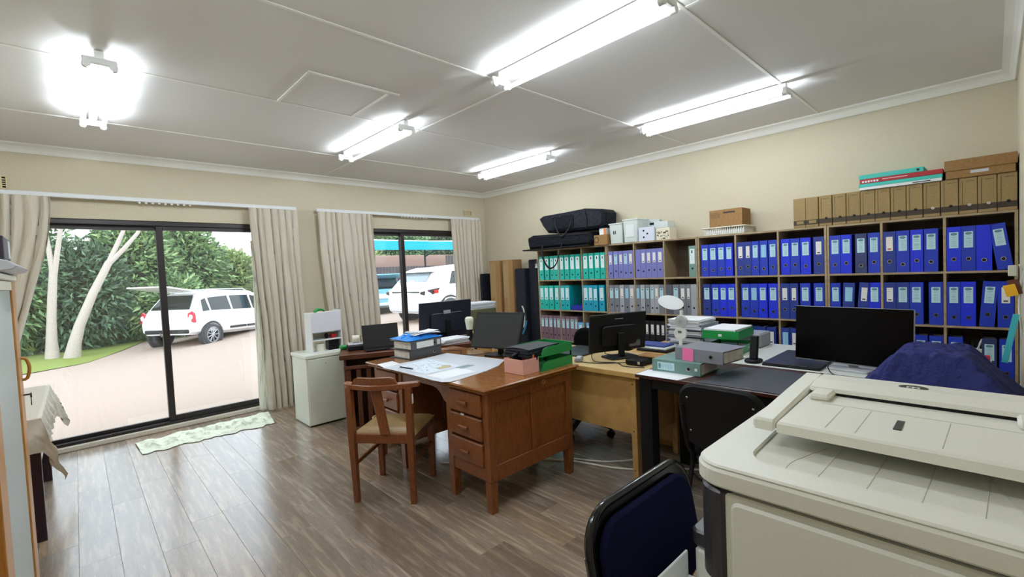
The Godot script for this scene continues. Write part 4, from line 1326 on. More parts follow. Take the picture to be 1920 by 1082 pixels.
func build_shelf_top() -> void:
	var T := 1.7005
	var face_x := func(z0: float) -> Transform3D: return frame(Vector3(-0.31, T, z0), Vector3(0, 0, 1), Vector3.UP, Vector3(1, 0, 0))
	# thin black board under the bags
	var st := S()
	slab(st, Vector3(-0.40, T, 1.235), Vector3(-0.03, T + 0.018, 2.36), 0.003)
	single("black_board", st, M.near_black, "thin black board sticking out under the lower black bag", "board")
	# lower bag
	var b1 := thing("carry_bag", "lower of the two black carry bags, its straps hanging over the teal files", "bag", Vector3(-0.2, T + 0.018, 1.85))
	var o1 := Vector3(-0.2, T + 0.018, 1.85)
	var xf1 := frame(Vector3(-0.37, T + 0.018, 1.30) - o1, Vector3(0, 0, 1), Vector3.UP, Vector3(1, 0, 0))
	soft_bag(b1, "bag_body", PackedVector2Array([Vector2(0.03, 0), Vector2(0.55, 0.004), Vector2(1.06, 0), Vector2(1.09, 0.05), Vector2(1.06, 0.15), Vector2(0.6, 0.165), Vector2(0.1, 0.185), Vector2(0.0, 0.15), Vector2(0.01, 0.06)]), 0.34, xf1, M.bag2, 0.025)
	var zp := S()
	tube(zp, [xf1 * Vector3(0.05, 0.155, -0.002), xf1 * Vector3(0.55, 0.14, -0.004), xf1 * Vector3(1.04, 0.13, -0.002)], 0.006, 6)
	fin(b1, "zip", zp, M.strap)
	for k in 1:
		var hs := S()
		tube(hs, curve([Vector3(-0.38, T + 0.06, 1.60) - o1, Vector3(-0.425, T - 0.06, 1.62) - o1, Vector3(-0.43, T - 0.19, 1.68) - o1, Vector3(-0.43, T - 0.25, 1.76) - o1, Vector3(-0.43, T - 0.2, 1.86) - o1, Vector3(-0.425, T - 0.05, 1.92) - o1, Vector3(-0.38, T + 0.06, 1.93) - o1], 30), 0.013, 6, 0.35)
		fin(b1, "strap", hs, M.strap)
	# upper bag
	var o2 := Vector3(-0.17, T + 0.185, 2.03)
	var b2 := thing("carry_bag", "bulkier black carry bag lying on top of the lower black bag", "bag", o2)
	var xf2 := frame(Vector3(-0.33, T + 0.018, 1.5) - o2, Vector3(0, 0, 1), Vector3.UP, Vector3(1, 0, 0))
	soft_bag(b2, "bag_body", PackedVector2Array([Vector2(0.14, 0.20), Vector2(0.85, 0.188), Vector2(0.98, 0.19), Vector2(1.03, 0.22), Vector2(1.04, 0.37), Vector2(1.0, 0.41), Vector2(0.76, 0.445), Vector2(0.4, 0.435), Vector2(0.06, 0.43), Vector2(-0.01, 0.40), Vector2(0.05, 0.30)]), 0.30, xf2, M.bag, 0.03)
	var h2 := S()
	tube(h2, curve([xf2 * Vector3(0.30, 0.39, -0.006), xf2 * Vector3(0.30, 0.30, -0.012), xf2 * Vector3(0.34, 0.20, -0.018), xf2 * Vector3(0.42, 0.13, -0.05), xf2 * Vector3(0.50, 0.17, -0.05), xf2 * Vector3(0.55, 0.28, -0.012), xf2 * Vector3(0.56, 0.40, -0.006)], 28), 0.014, 6, 0.35)
	fin(b2, "handle", h2, M.strap)
	var pk := S()
	extrude(pk, rounded(0.34, 0.16, 0.03), 0.01, frame(xf2 * Vector3(0.42, 0.315, -0.012), Vector3(0, 0, 1), Vector3.UP, Vector3(1, 0, 0)), 0.003)
	fin(b2, "pocket", pk, M.bag2)
	var eg := S()
	tube(eg, [xf2 * Vector3(0.76, 0.44, -0.003), xf2 * Vector3(0.80, 0.30, -0.008), xf2 * Vector3(0.78, 0.2, -0.003)], 0.008, 6)
	fin(b2, "seam", eg, M.strap)
	# carton with packets
	var c1 := thing("open_carton", "small open carton with a round stamp beside the black bags", "carton", Vector3(-0.2, T, 2.48))
	var cs := S()
	slab(cs, Vector3(-0.13, 0, -0.09), Vector3(-0.126, 0.12, 0.10), 0.001)
	slab(cs, Vector3(0.126, 0, -0.09), Vector3(0.13, 0.12, 0.10), 0.001)
	slab(cs, Vector3(-0.126, 0, -0.09), Vector3(0.126, 0.12, -0.086), 0.001)
	slab(cs, Vector3(-0.126, 0, 0.096), Vector3(0.126, 0.12, 0.10), 0.001)
	slab(cs, Vector3(-0.126, 0, -0.086), Vector3(0.126, 0.004, 0.096), 0.001)
	fin(c1, "carton_walls", cs, M.card)
	var ring := S()
	lathe(ring, [Vector2(0.028, 0.0), Vector2(0.028, 0.002), Vector2(0.036, 0.002), Vector2(0.036, 0.0)], 22, frame(Vector3(-0.13, 0.062, -0.055), Vector3(0, 0, 1), Vector3(-1, 0, 0), Vector3.UP))
	fin(c1, "printed_ring", ring, M.kraft_band)
	var pc := S()
	box(pc, Vector3(-0.2, T + 0.12, 2.485), Vector3(0.16, 0.16, 0.10), 0.003, Transform3D.IDENTITY)
	var packet := single("packet", pc, M.white_box, "white and orange packet standing in the small open carton", "packet")
	part(packet, "orange_print", Vector3(-0.2805, T + 0.10, 2.50), Vector3(-0.2795, T + 0.198, 2.534), M.orange, 0.0)
	# clear plastic boxes
	for a in [[2.585, 2.765, 0.235, "milky plastic storage box standing beside the small open carton"], [2.77, 2.965, 0.262, "taller clear plastic storage box with an inner tray"]]:
		var bx := thing("storage_box", a[3], "plastic box", Vector3(-0.17, T, (a[0] + a[1]) * 0.5), 0.0, "plastic boxes on the bookcase")
		var hz: float = (a[1] - a[0]) * 0.5
		var hh: float = a[2]
		var bs := S()
		var milky := plain(C8(206, 214, 208), 0.35)
		extrude(bs, PackedVector2Array([Vector2(-hz * 0.86, 0), Vector2(hz * 0.86, 0), Vector2(hz, hh), Vector2(-hz, hh)]), 0.24, frame(Vector3(-0.12, 0, 0), Vector3(0, 0, 1), Vector3.UP, Vector3.RIGHT), 0.008)
		fin(bx, "box_shell", bs, milky)
		var hd := S()
		slab(hd, Vector3(-0.128, hh - 0.012, -hz - 0.006), Vector3(0.128, hh + 0.004, hz + 0.006), 0.004)
		fin(bx, "rim", hd, plain(C8(222, 228, 224), 0.35))
		if hh < 0.25:
			part(bx, "slot", Vector3(-0.1215, 0.11, -0.035), Vector3(-0.119, 0.15, -0.022), M.hole_shade, 0.0)  # slots are dark plates coloured as shaded openings
			part(bx, "slot", Vector3(-0.1215, 0.11, -0.010), Vector3(-0.119, 0.15, 0.0), M.hole_shade, 0.0)
		else:
			part(bx, "inner_tray", Vector3(-0.126, 0.06, -0.06), Vector3(-0.1195, 0.20, 0.05), M.white_box, 0.004)
	var tb := thing("tissue_box", "white box with dark round holes beside the clear plastic box", "box", Vector3(-0.19, T, 3.07))
	part(tb, "box_body", Vector3(-0.11, 0, -0.095), Vector3(0.11, 0.155, 0.095), plain(C8(216, 220, 232), 0.6), 0.003)
	for a in [[0.118, -0.03], [0.045, -0.03], [0.082, 0.015]]:
		var ts := S()
		lathe(ts, [Vector2(0, 0.002), Vector2(0.011, 0.002), Vector2(0.011, 0)], 12, frame(Vector3(-0.11, a[0], a[1]), Vector3(0, 0, 1), Vector3(-1, 0, 0), Vector3.UP))
		fin(tb, "round_hole", ts, M.hole_shade)
	var cl := thing("clear_crate", "clear plastic crate with a slot handle behind the white box", "plastic box", Vector3(-0.12, T, 3.10))
	var ccs := S()
	slab(ccs, Vector3(0.03, 0.0, -0.14), Vector3(0.10, 0.25, 0.02), 0.006)
	fin(cl, "crate_shell", ccs, plain(C8(198, 206, 206), 0.3))
	part(cl, "handle_slot", Vector3(0.028, 0.19, -0.10), Vector3(0.031, 0.215, -0.02), M.hole_shade, 0.0)  # dark plate for the shade in the handle opening
	var fx := thing("floral_tin", "small cream tin painted with dark flowers on the bookcase", "tin", Vector3(-0.2, T, 3.255))
	part(fx, "tin_body", Vector3(-0.08, 0, -0.08), Vector3(0.08, 0.13, 0.08), plain(C8(228, 220, 196), 0.45), 0.004)
	var fl := S()
	var r := RandomNumberGenerator.new()
	r.seed = 5
	for k in 26:
		lathe(fl, [Vector2(0, 0.0016), Vector2(r.randf_range(0.004, 0.010), 0.0016), Vector2(0.004, 0)], 7, frame(Vector3(-0.08, r.randf_range(0.01, 0.09), r.randf_range(-0.068, 0.068)), Vector3(0, 0, 1), Vector3(-1, 0, 0), Vector3.UP))
	fin(fx, "painted_flowers", fl, plain(C8(92, 84, 40), 0.6))
	part(fx, "clear_lid", Vector3(-0.078, 0.13, -0.10), Vector3(0.08, 0.20, 0.06), plain(C8(206, 212, 210), 0.3), 0.004)
	# basket and carton
	var bk := thing("slotted_basket", "white slotted plastic basket under the small brown carton", "basket", Vector3(-0.17, T, 3.90))
	var ww := plain(C8(226, 220, 204), 0.5)
	part(bk, "basket_base", Vector3(-0.13, 0, -0.19), Vector3(0.13, 0.008, 0.19), ww, 0.003)
	for e in [-1.0, 1.0]:
		for k in 19:
			var z := -0.185 + k * 0.0206
			part(bk, "basket_rib", Vector3(e * 0.13 - 0.002, 0.008, z - 0.0035), Vector3(e * 0.13 + 0.002, 0.07, z + 0.0035), ww, 0.0)
		for k in 9:
			var x := -0.12 + k * 0.03
			part(bk, "basket_rib", Vector3(x - 0.004, 0.008, e * 0.19 - 0.002), Vector3(x + 0.004, 0.07, e * 0.19 + 0.002), ww, 0.0)
		part(bk, "rim", Vector3(e * 0.135 - 0.008, 0.066, -0.205), Vector3(e * 0.135 + 0.008, 0.078, 0.205), ww, 0.003)
		part(bk, "rim", Vector3(-0.127, 0.066, e * 0.197 - 0.008), Vector3(0.127, 0.078, e * 0.197 + 0.008), ww, 0.003)
	part(bk, "pale_insert", Vector3(-0.12, 0.008, -0.18), Vector3(0.12, 0.05, 0.18), M.white_box, 0.004)
	var kc := thing("brown_carton", "small closed brown carton standing on the white slotted basket", "carton", Vector3(-0.17, T + 0.079, 3.915))
	part(kc, "carton_body", Vector3(-0.11, 0, -0.155), Vector3(0.11, 0.165, 0.155), M.card, 0.003)
	part(kc, "tape", Vector3(-0.112, 0.1645, -0.02), Vector3(0.112, 0.1665, 0.02), M.kraft, 0.0)
	for k in 4:
		part(kc, "print_line", Vector3(-0.1112, 0.09 + k * 0.014, -0.14), Vector3(-0.1104, 0.093 + k * 0.014, -0.05), M.kraft_band, 0.0)
	part(kc, "print_mark", Vector3(-0.1112, 0.125, -0.02), Vector3(-0.1104, 0.142, 0.09), M.kraft_band, 0.0)
	# row of kraft archive boxes
	var i := 0
	for z in KRAFT:
		var lab := "kraft archive box with a dark band, in the row on the end bookcase"
		var first := i < 2
		if first:
			lab = "kraft archive box with a square code label, at the start of the row"
		elif i in [9, 11, 12]:
			lab = "kraft archive box with a pale finger hole, under the cartons on top"
		var kb := thing("archive_box", lab, "archive box", Vector3(-0.297, T, z), 0.0, "kraft archive boxes")
		kb.rotation.y = deg_to_rad(rng.randf_range(-0.6, 0.6))
		part(kb, "box_body", Vector3(0, 0, -0.0455), Vector3(0.27, 0.253, 0.0455), M.kraft, 0.003)
		part(kb, "dark_band", Vector3(-0.001, 0.022, -0.0452), Vector3(0.001, 0.062, 0.0452), M.kraft_band, 0.0)
		if first:
			part(kb, "code_label", Vector3(-0.0018, 0.032, -0.022), Vector3(-0.0002, 0.056, 0.03), M.kraft, 0.0)
		else:
			inst(kb, "finger_hole", cache["hole"], M.chrome if i in [9, 11, 12] else M.hole_shade).position = Vector3(-0.0012, 0.062, 0.006)  # dark disc painted for the shaded hole, except the chrome ones
			part(kb, "score_line", Vector3(-0.0012, 0.062, -0.030), Vector3(-0.0002, 0.235, -0.028), M.kraft_band, 0.0)
			part(kb, "printed_mark", Vector3(-0.0012, 0.226, -0.012), Vector3(-0.0002, 0.229, 0.03), M.kraft_band, 0.0)
		i += 1
	var K := T + 0.254
	var p1 := thing("flat_box", "flat white and teal box at the bottom of the small pile", "flat box", Vector3(-0.16, K, 5.215))
	part(p1, "box_tray", Vector3(-0.155, 0, -0.24), Vector3(0.13, 0.022, 0.24), M.white_box, 0.002)
	part(p1, "box_lid", Vector3(-0.157, 0.022, -0.245), Vector3(0.132, 0.048, 0.243), M.teal_box, 0.002)
	part(p1, "print_line", Vector3(-0.1577, 0.008, 0.08), Vector3(-0.1552, 0.013, 0.18), M.near_black, 0.0)
	var p2 := thing("flat_box", "flat dark red box in the middle of the small pile", "flat box", Vector3(-0.16, K + 0.0485, 5.215), 0.01)
	part(p2, "box_body", Vector3(-0.155, 0, -0.24), Vector3(0.13, 0.036, 0.245), M.red_box, 0.003)
	for k in 6:
		part(p2, "printed_letter", Vector3(-0.1562, 0.008, -0.225 + k * 0.018), Vector3(-0.1548, 0.022, -0.225 + k * 0.018 + 0.012), M.white_box, 0.0)
	part(p2, "print_line", Vector3(-0.1562, 0.018, -0.10), Vector3(-0.1548, 0.022, 0.05), M.white_box, 0.0)
	var p3 := thing("flat_box", "flat teal box on top of the small pile", "flat box", Vector3(-0.16, K + 0.085, 5.165), -0.02)
	part(p3, "box_body", Vector3(-0.14, 0, -0.195), Vector3(0.13, 0.036, 0.195), M.teal_box, 0.003)
	part(p3, "print_mark", Vector3(-0.1412, 0.010, 0.155), Vector3(-0.1398, 0.026, 0.17), M.near_black, 0.0)
	var bl := thing("archive_carton", "large brown archive carton with a hand hole beside the flat boxes", "carton", Vector3(-0.17, K, 5.645))
	part(bl, "carton_body", Vector3(-0.14, 0, -0.17), Vector3(0.15, 0.09, 0.17), M.card, 0.003)
	part(bl, "carton_lid", Vector3(-0.148, 0.055, -0.178), Vector3(0.155, 0.13, 0.178), M.card, 0.003)
	part(bl, "hand_hole", Vector3(-0.1415, 0.025, -0.045), Vector3(-0.1385, 0.045, 0.045), M.light_grey, 0.002)

# ---------------------------------------------------------------- desks

# parts and shapes given in room coordinates under a thing that is not turned
func wpart(o: Node3D, called: String, a: Vector3, b: Vector3, m: Material, bev := 0.002) -> MeshInstance3D:
	return part(o, called, a - o.position, b - o.position, m, bev)

func wfin(o: Node3D, called: String, st: SurfaceTool, m: Material) -> MeshInstance3D:
	var p := fin(o, called, st, m)
	p.position = -o.position
	return p

func build_desks() -> void:
	# old wooden desk with two pedestals
	var d := thing("writing_desk", "old reddish-brown wooden pedestal desk with drawers and a white pad", "desk", Vector3(-2.8, 0, 2.96))
	var st := S()
	slab(st, Vector3(-3.235, 0.748, 2.225), Vector3(-2.36, 0.765, 3.705), 0.006)
	slab(st, Vector3(-3.222, 0.731, 2.238), Vector3(-2.373, 0.748, 3.692), 0.005)
	wfin(d, "desk_top", st, M.desk_top)
	for ped in [[3.245, 3.665], [2.265, 2.685]]:
		var z0: float = ped[0]
		var z1: float = ped[1]
		for x in [-3.18, -2.465]:
			for z in [z0, z1 - 0.055]:
				var ls := S()
				slab(ls, Vector3(x, 0.19, z), Vector3(x + 0.055, 0.731, z + 0.055), 0.003)
				var c := Vector3(x + 0.0275, 0, z + 0.0275)
				var q := [[0.0275, 0.19], [0.022, 0.0]]
				for k in 4:
					var s0 := [Vector2(-1, -1), Vector2(1, -1), Vector2(1, 1), Vector2(-1, 1)][k] as Vector2
					var s1 := [Vector2(1, -1), Vector2(1, 1), Vector2(-1, 1), Vector2(-1, -1)][k] as Vector2
					face(ls, [c + Vector3(s0.x * q[0][0], 0.19, s0.y * q[0][0]), c + Vector3(s1.x * q[0][0], 0.19, s1.y * q[0][0]), c + Vector3(s1.x * q[1][0], 0, s1.y * q[1][0]), c + Vector3(s0.x * q[1][0], 0, s0.y * q[1][0])], Vector3(s0.x + s1.x, 0, s0.y + s1.y))
				wfin(d, "leg", ls, M.desk_wood)
		# sides: rails, stiles and sunk panels
		for e in 2:
			var zo := z1 - 0.012 if e == 0 else z0 + 0.0
			var za := zo
			var zb := zo + 0.012
			wpart(d, "side_rail", Vector3(-3.125, 0.66, za), Vector3(-2.465, 0.731, zb), M.desk_wood, 0.002)
			wpart(d, "side_rail", Vector3(-3.125, 0.19, za), Vector3(-2.465, 0.285, zb), M.desk_wood, 0.002)
			wpart(d, "side_stile", Vector3(-2.815, 0.285, za), Vector3(-2.765, 0.66, zb), M.desk_wood, 0.002)
			var zi := za - 0.008 if e == 0 else zb + 0.0
			for xx in [[-3.125, -2.815], [-2.765, -2.465]]:
				wpart(d, "side_panel", Vector3(xx[0], 0.285, zi), Vector3(xx[1], 0.66, zi + 0.008), M.desk_wood, 0.0)
		wpart(d, "back_panel", Vector3(-2.430, 0.19, z0 + 0.055), Vector3(-2.418, 0.731, z1 - 0.055), M.desk_wood, 0.002)
		wpart(d, "bottom_rail", Vector3(-3.175, 0.19, z0 + 0.055), Vector3(-3.145, 0.268, z1 - 0.055), M.desk_wood, 0.002)
		wpart(d, "carcass", Vector3(-3.145, 0.20, z0 + 0.058), Vector3(-2.47, 0.728, z1 - 0.058), M.desk_dark, 0.0)
		for y in [[0.578, 0.715], [0.428, 0.563], [0.275, 0.412]]:
			var dr := wpart(d, "drawer", Vector3(-3.196, y[0], z0 + 0.058), Vector3(-3.146, y[1], z1 - 0.052), M.desk_wood, 0.006)
			var hs := S()
			slab(hs, Vector3(-0.052, -0.010, -0.045), Vector3(-0.036, 0.010, 0.045), 0.005)
			slab(hs, Vector3(-0.038, -0.007, -0.030), Vector3(-0.022, 0.007, 0.030), 0.003)
			fin(dr, "handle", hs, M.desk_wood)
	# arched apron over the knee hole
	st = S()
	var ap := PackedVector2Array([Vector2(2.685, 0.731), Vector2(2.685, 0.600), Vector2(2.705, 0.602), Vector2(2.73, 0.622), Vector2(2.76, 0.655), Vector2(2.80, 0.678), Vector2(2.86, 0.686), Vector2(3.07, 0.686), Vector2(3.13, 0.678), Vector2(3.17, 0.655), Vector2(3.20, 0.622), Vector2(3.225, 0.602), Vector2(3.245, 0.600), Vector2(3.245, 0.731)])
	extrude(st, ap, 0.018, frame(Vector3(-3.172, 0, 0), Vector3(0, 0, 1), Vector3.UP, Vector3.RIGHT), 0.002)
	wfin(d, "apron", st, M.desk_wood)
	wpart(d, "modesty_panel", Vector3(-2.432, 0.28, 2.685), Vector3(-2.418, 0.731, 3.245), M.desk_dark, 0.002)
	st = S()
	lathe(st, [Vector2(0.012, 0.0), Vector2(0.012, 0.004), Vector2(0.016, 0.004), Vector2(0.016, 0.0)], 16, frame(Vector3(-2.695, 0.705, 3.665), Vector3.RIGHT, Vector3(0, 0, 1), Vector3.UP))
	wfin(d, "ring_mark", st, M.beech)
	st = S()
	slab(st, Vector3(-3.1985, 0.562, 3.42), Vector3(-3.1945, 0.574, 3.455), 0.001)
	wfin(d, "scrap_of_tape", st, M.light_grey)

	# turned brown desk with a slatted front, behind
	var k := thing("slatted_desk", "brown desk with a slatted dark front standing askew by the small white cabinet", "desk", Vector3(-3.235, 0, 1.72), deg_to_rad(-25.0))
	part(k, "desk_top", Vector3(0, 0.715, -0.65), Vector3(1.3, 0.76, 0.0), M.desk_dark, 0.004)
	part(k, "side_panel", Vector3(0.035, 0.10, -0.60), Vector3(0.055, 0.715, -0.04), M.desk_dark, 0.002)
	part(k, "side_panel", Vector3(0.80, 0.10, -0.60), Vector3(0.82, 0.715, -0.04), M.desk_dark, 0.002)
	part(k, "back_panel", Vector3(0.055, 0.10, -0.60), Vector3(0.80, 0.715, -0.585), M.desk_dark, 0.002)
	part(k, "ledge", Vector3(0.035, 0.625, -0.04), Vector3(0.82, 0.655, 0.0), M.desk_dark, 0.003)
	part(k, "base_rail", Vector3(0.035, 0.0, -0.60), Vector3(0.82, 0.10, -0.01), M.desk_dark, 0.003)
	for i in 9:
		part(k, "slat", Vector3(0.05 + i * 0.086, 0.10, -0.04), Vector3(0.05 + i * 0.086 + 0.042, 0.625, -0.012), M.desk_dark, 0.004)
	part(k, "end_panel", Vector3(1.24, 0, -0.62), Vector3(1.27, 0.715, -0.05), M.desk_dark, 0.003)

	# pale wood desk
	var b := thing("pale_desk", "pale beech desk with a wide front panel behind the old wooden desk", "desk", Vector3(-1.8, 0, 3.45))
	wpart(b, "desk_top", Vector3(-2.26, 0.705, 2.72), Vector3(-1.58, 0.73, 4.12), M.beech_top, 0.003)
	wpart(b, "top_edging", Vector3(-2.268, 0.698, 2.72), Vector3(-2.26, 0.731, 4.12), M.beech, 0.002)
	wpart(b, "front_panel", Vector3(-2.212, 0.30, 2.78), Vector3(-2.194, 0.705, 4.02), M.beech, 0.001)
	wpart(b, "leg", Vector3(-2.222, 0.0, 4.02), Vector3(-2.165, 0.705, 4.062), M.beech, 0.002)
	wpart(b, "leg", Vector3(-2.222, 0.0, 2.74), Vector3(-2.165, 0.705, 2.78), M.beech, 0.002)
	wpart(b, "end_panel", Vector3(-2.165, 0.24, 4.025), Vector3(-1.66, 0.705, 4.043), M.beech, 0.001)
	wpart(b, "leg", Vector3(-1.66, 0.0, 4.02), Vector3(-1.61, 0.705, 4.06), M.beech, 0.002)
	wpart(b, "leg", Vector3(-1.66, 0.0, 2.74), Vector3(-1.61, 0.705, 2.78), M.beech, 0.002)
	for y in [0.64, 0.32, 0.05]:
		wpart(b, "screw_hole", Vector3(-2.2235, y, 4.034), Vector3(-2.2215, y + 0.008, 4.042), M.hole_shade, 0.0)  # dark squares painted for the shade in the holes

	# dark desk with black legs
	var t := thing("dark_desk", "dark mahogany desk with black legs and a black blotter", "desk", Vector3(-2.0, 0, 4.7))
	wpart(t, "desk_top", Vector3(-2.335, 0.728, 4.128), Vector3(-1.70, 0.75, 5.81), M.mahog, 0.003)
	wpart(t, "apron", Vector3(-2.31, 0.665, 4.16), Vector3(-2.285, 0.728, 5.78), M.near_black, 0.002)
	wpart(t, "apron", Vector3(-2.285, 0.665, 4.15), Vector3(-1.76, 0.728, 4.175), M.near_black, 0.002)
	for q in [[-2.315, 4.145], [-1.80, 4.145], [-2.315, 5.70], [-1.80, 5.70]]:
		wpart(t, "leg", Vector3(q[0], 0, q[1]), Vector3(q[0] + 0.085, 0.728, q[1] + 0.085), M.near_black, 0.003)

	# white desk against it
	var w := thing("white_desk", "white-topped desk between the dark desk and the blue files", "desk", Vector3(-1.2, 0, 4.9))
	wpart(w, "desk_top", Vector3(-1.68, 0.728, 4.13), Vector3(-0.78, 0.75, 5.70), plain(C8(226, 228, 222), 0.4), 0.003)
	wpart(w, "end_panel", Vector3(-1.64, 0, 4.16), Vector3(-0.82, 0.728, 4.18), M.white_box, 0.002)
	wpart(w, "end_panel", Vector3(-1.64, 0, 5.64), Vector3(-0.82, 0.728, 5.66), M.white_box, 0.002)

	# small white steel cabinet
	var c2 := thing("white_cabinet", "small white two-door steel cabinet beside the curtain", "cabinet", Vector3(-3.13, 0, 0.93))
	wpart(c2, "body", Vector3(-3.31, 0.012, 0.72), Vector3(-2.94, 0.672, 1.115), plain(C8(222, 226, 212), 0.4), 0.003)
	wpart(c2, "top", Vector3(-3.32, 0.672, 0.71), Vector3(-2.93, 0.705, 1.13), plain(C8(228, 231, 218), 0.4), 0.003)
	wpart(c2, "door", Vector3(-3.30, 0.02, 1.115), Vector3(-2.95, 0.662, 1.127), plain(C8(222, 226, 212), 0.4), 0.003)
	wpart(c2, "plinth", Vector3(-3.30, 0, 0.73), Vector3(-2.95, 0.012, 1.11), M.near_black, 0.001)
	wpart(c2, "lock", Vector3(-3.13, 0.605, 1.127), Vector3(-3.122, 0.613, 1.130), M.steel, 0.0)

	# floor cloth before the sliding door
	st = S()
	var n := FastNoiseLite.new()
	n.seed = 8
	n.frequency = 1.0
	var f := func(u: float, v: float) -> Vector3:
		var a := Vector3(-4.57, 0, 0.22).lerp(Vector3(-3.42, 0, 0.17), u)
		var bb := Vector3(-4.55, 0, 0.64).lerp(Vector3(-3.50, 0, 0.68), u)
		var p := a.lerp(bb, v)
		p.z += 0.10 * n.get_noise_2d(u * 5.0, 2.0) + 0.02 * sin(u * 23.0) * (v - 0.5)
		p.y = 0.006 + 0.070 * maxf(0.0, n.get_noise_2d(u * 9.0, v * 3.5)) * sin(v * PI) + 0.012 * maxf(0.0, sin(u * 16.0 + v * 5.0)) * sin(v * PI)
		return p
	sheet(st, 60, 20, f, Vector3.UP)
	single("floor_cloth", st, M.towel, "rumpled pale green cloth lying along the foot of the sliding door", "cloth")

# ---------------------------------------------------------------- cupboard and table at the left

func build_left_side() -> void:
	var o := thing("oak_cupboard", "tall oak cupboard with a reeded glass door and a key in the lock", "cupboard", Vector3(-5.4, 0, 3.0))
	var xf := -5.098
	wpart(o, "carcass", Vector3(-5.72, 0.0, 2.38), Vector3(xf - 0.022, 1.50, 3.60), M.oak_frame, 0.003)
	wpart(o, "top_board", Vector3(-5.74, 1.50, 2.36), Vector3(xf + 0.005, 1.525, 3.62), M.cream_plastic, 0.004)
	for a in [[2.385, 3.48]]:
		var dr := Node3D.new()
		dr.name = "door"
		o.add_child(dr, true)
		dr.position = Vector3(xf - 0.011, 0.75, (a[0] + a[1]) * 0.5) - o.position
		var hz: float = (a[1] - a[0]) * 0.5
		part(dr, "stile", Vector3(-0.011, -0.74, -hz), Vector3(0.011, 0.745, -hz + 0.17), M.oak_frame, 0.003)
		part(dr, "stile", Vector3(-0.011, -0.74, hz - 0.17), Vector3(0.011, 0.745, hz), M.oak_frame, 0.003)
		part(dr, "rail", Vector3(-0.011, 0.705, -hz + 0.17), Vector3(0.011, 0.745, hz - 0.17), M.cream_plastic, 0.003)
		part(dr, "rail", Vector3(-0.011, -0.74, -hz + 0.17), Vector3(0.011, -0.68, hz - 0.17), M.oak_frame, 0.003)
		var gs := S()
		slab(gs, Vector3(-0.004, -0.68, -hz + 0.17), Vector3(0.0, 0.705, hz - 0.17), 0.0)
		for k in 40:
			var z := lerpf(-hz + 0.18, hz - 0.18, k / 39.0)
			tube(gs, [Vector3(0.0, -0.678, z), Vector3(0.0, 0.703, z)], 0.0045, 6)
		fin(dr, "reeded_pane", gs, plain(C8(212, 220, 218), 0.08, 0.0, 0.6))
		if a[0] < 2.5:
			var hs := S()
			tube(hs, curve([Vector3(0.010, 0.37, -hz + 0.03), Vector3(0.028, 0.365, -hz + 0.03), Vector3(0.038, 0.32, -hz + 0.03), Vector3(0.028, 0.27, -hz + 0.03), Vector3(0.010, 0.265, -hz + 0.03)], 14), 0.007, 8)
			fin(dr, "handle", hs, M.oak_frame)
			var ks := S()
			tube(ks, [Vector3(0.010, 0.19, -hz + 0.04), Vector3(0.034, 0.19, -hz + 0.04)], 0.004, 8)
			lathe(ks, [Vector2(0, -0.003), Vector2(0.012, -0.003), Vector2(0.012, 0.003), Vector2(0, 0.003)], 12, frame(Vector3(0.036, 0.185, -hz + 0.04), Vector3.UP, Vector3.RIGHT, Vector3(0, 0, 1)))
			slab(ks, Vector3(0.034, 0.135, -hz + 0.034), Vector3(0.037, 0.178, -hz + 0.046), 0.001)
			fin(dr, "key", ks, plain(C8(64, 44, 34), 0.4, 0.6))
	# laminator on top
	var l := thing("laminator", "grey laminator with a curved edge lying on the oak cupboard", "laminator", Vector3(-5.235, 1.5255, 2.70))
	var ls := S()
	extrude(ls, PackedVector2Array([Vector2(-0.16, 0.0), Vector2(0.10, 0.0), Vector2(0.165, 0.012), Vector2(0.18, 0.026), Vector2(0.15, 0.05), Vector2(0.06, 0.07), Vector2(-0.16, 0.07)]), 0.60, frame(Vector3(0.01, 0, -0.30), Vector3.RIGHT, Vector3.UP, Vector3(0, 0, 1)), 0.004)
	fin(l, "casing", ls, plain(C8(178, 178, 184), 0.4))
	part(l, "feed_slot", Vector3(0.085, 0.055, -0.24), Vector3(0.105, 0.062, 0.24), M.near_black, 0.001)
	var bx := thing("dark_box", "small dark box with white stickers on the laminator", "box", Vector3(-5.245, 1.5965, 2.56))
	part(bx, "box_body", Vector3(-0.10, 0, -0.12), Vector3(0.145, 0.10, 0.16), plain(C8(48, 34, 52), 0.4), 0.003)
	part(bx, "side_sticker", Vector3(-0.09, 0.004, -0.1215), Vector3(0.12, 0.095, -0.1195), M.light_grey, 0.0)
	part(bx, "sticker", Vector3(0.1445, 0.01, -0.10), Vector3(0.1465, 0.09, -0.02), M.light_grey, 0.0)
	# table under a crocheted cloth
	var t := thing("side_table", "dark-legged side table by the sliding door under a crocheted cloth", "table", Vector3(-5.38, 0, 1.3))
	wpart(t, "table_top", Vector3(-5.70, 0.69, 0.66), Vector3(-5.075, 0.715, 1.93), M.near_black, 0.003)
	wpart(t, "leg", Vector3(-5.16, 0, 1.86), Vector3(-5.085, 0.69, 1.92), plain(C8(42, 22, 34), 0.4), 0.003)
	wpart(t, "leg", Vector3(-5.16, 0, 0.70), Vector3(-5.095, 0.69, 0.75), plain(C8(42, 22, 34), 0.4), 0.003)
	wpart(t, "leg", Vector3(-5.69, 0, 1.86), Vector3(-5.62, 0.69, 1.92), plain(C8(42, 22, 34), 0.4), 0.003)
	wpart(t, "leg", Vector3(-5.69, 0, 0.70), Vector3(-5.62, 0.69, 0.75), plain(C8(42, 22, 34), 0.4), 0.003)
	wpart(t, "low_rail", Vector3(-5.13, 0.33, 0.75), Vector3(-5.11, 0.37, 1.86), M.white_box, 0.003)
	var cs := S()
	var n := FastNoiseLite.new()
	n.seed = 21
	n.frequency = 1.0
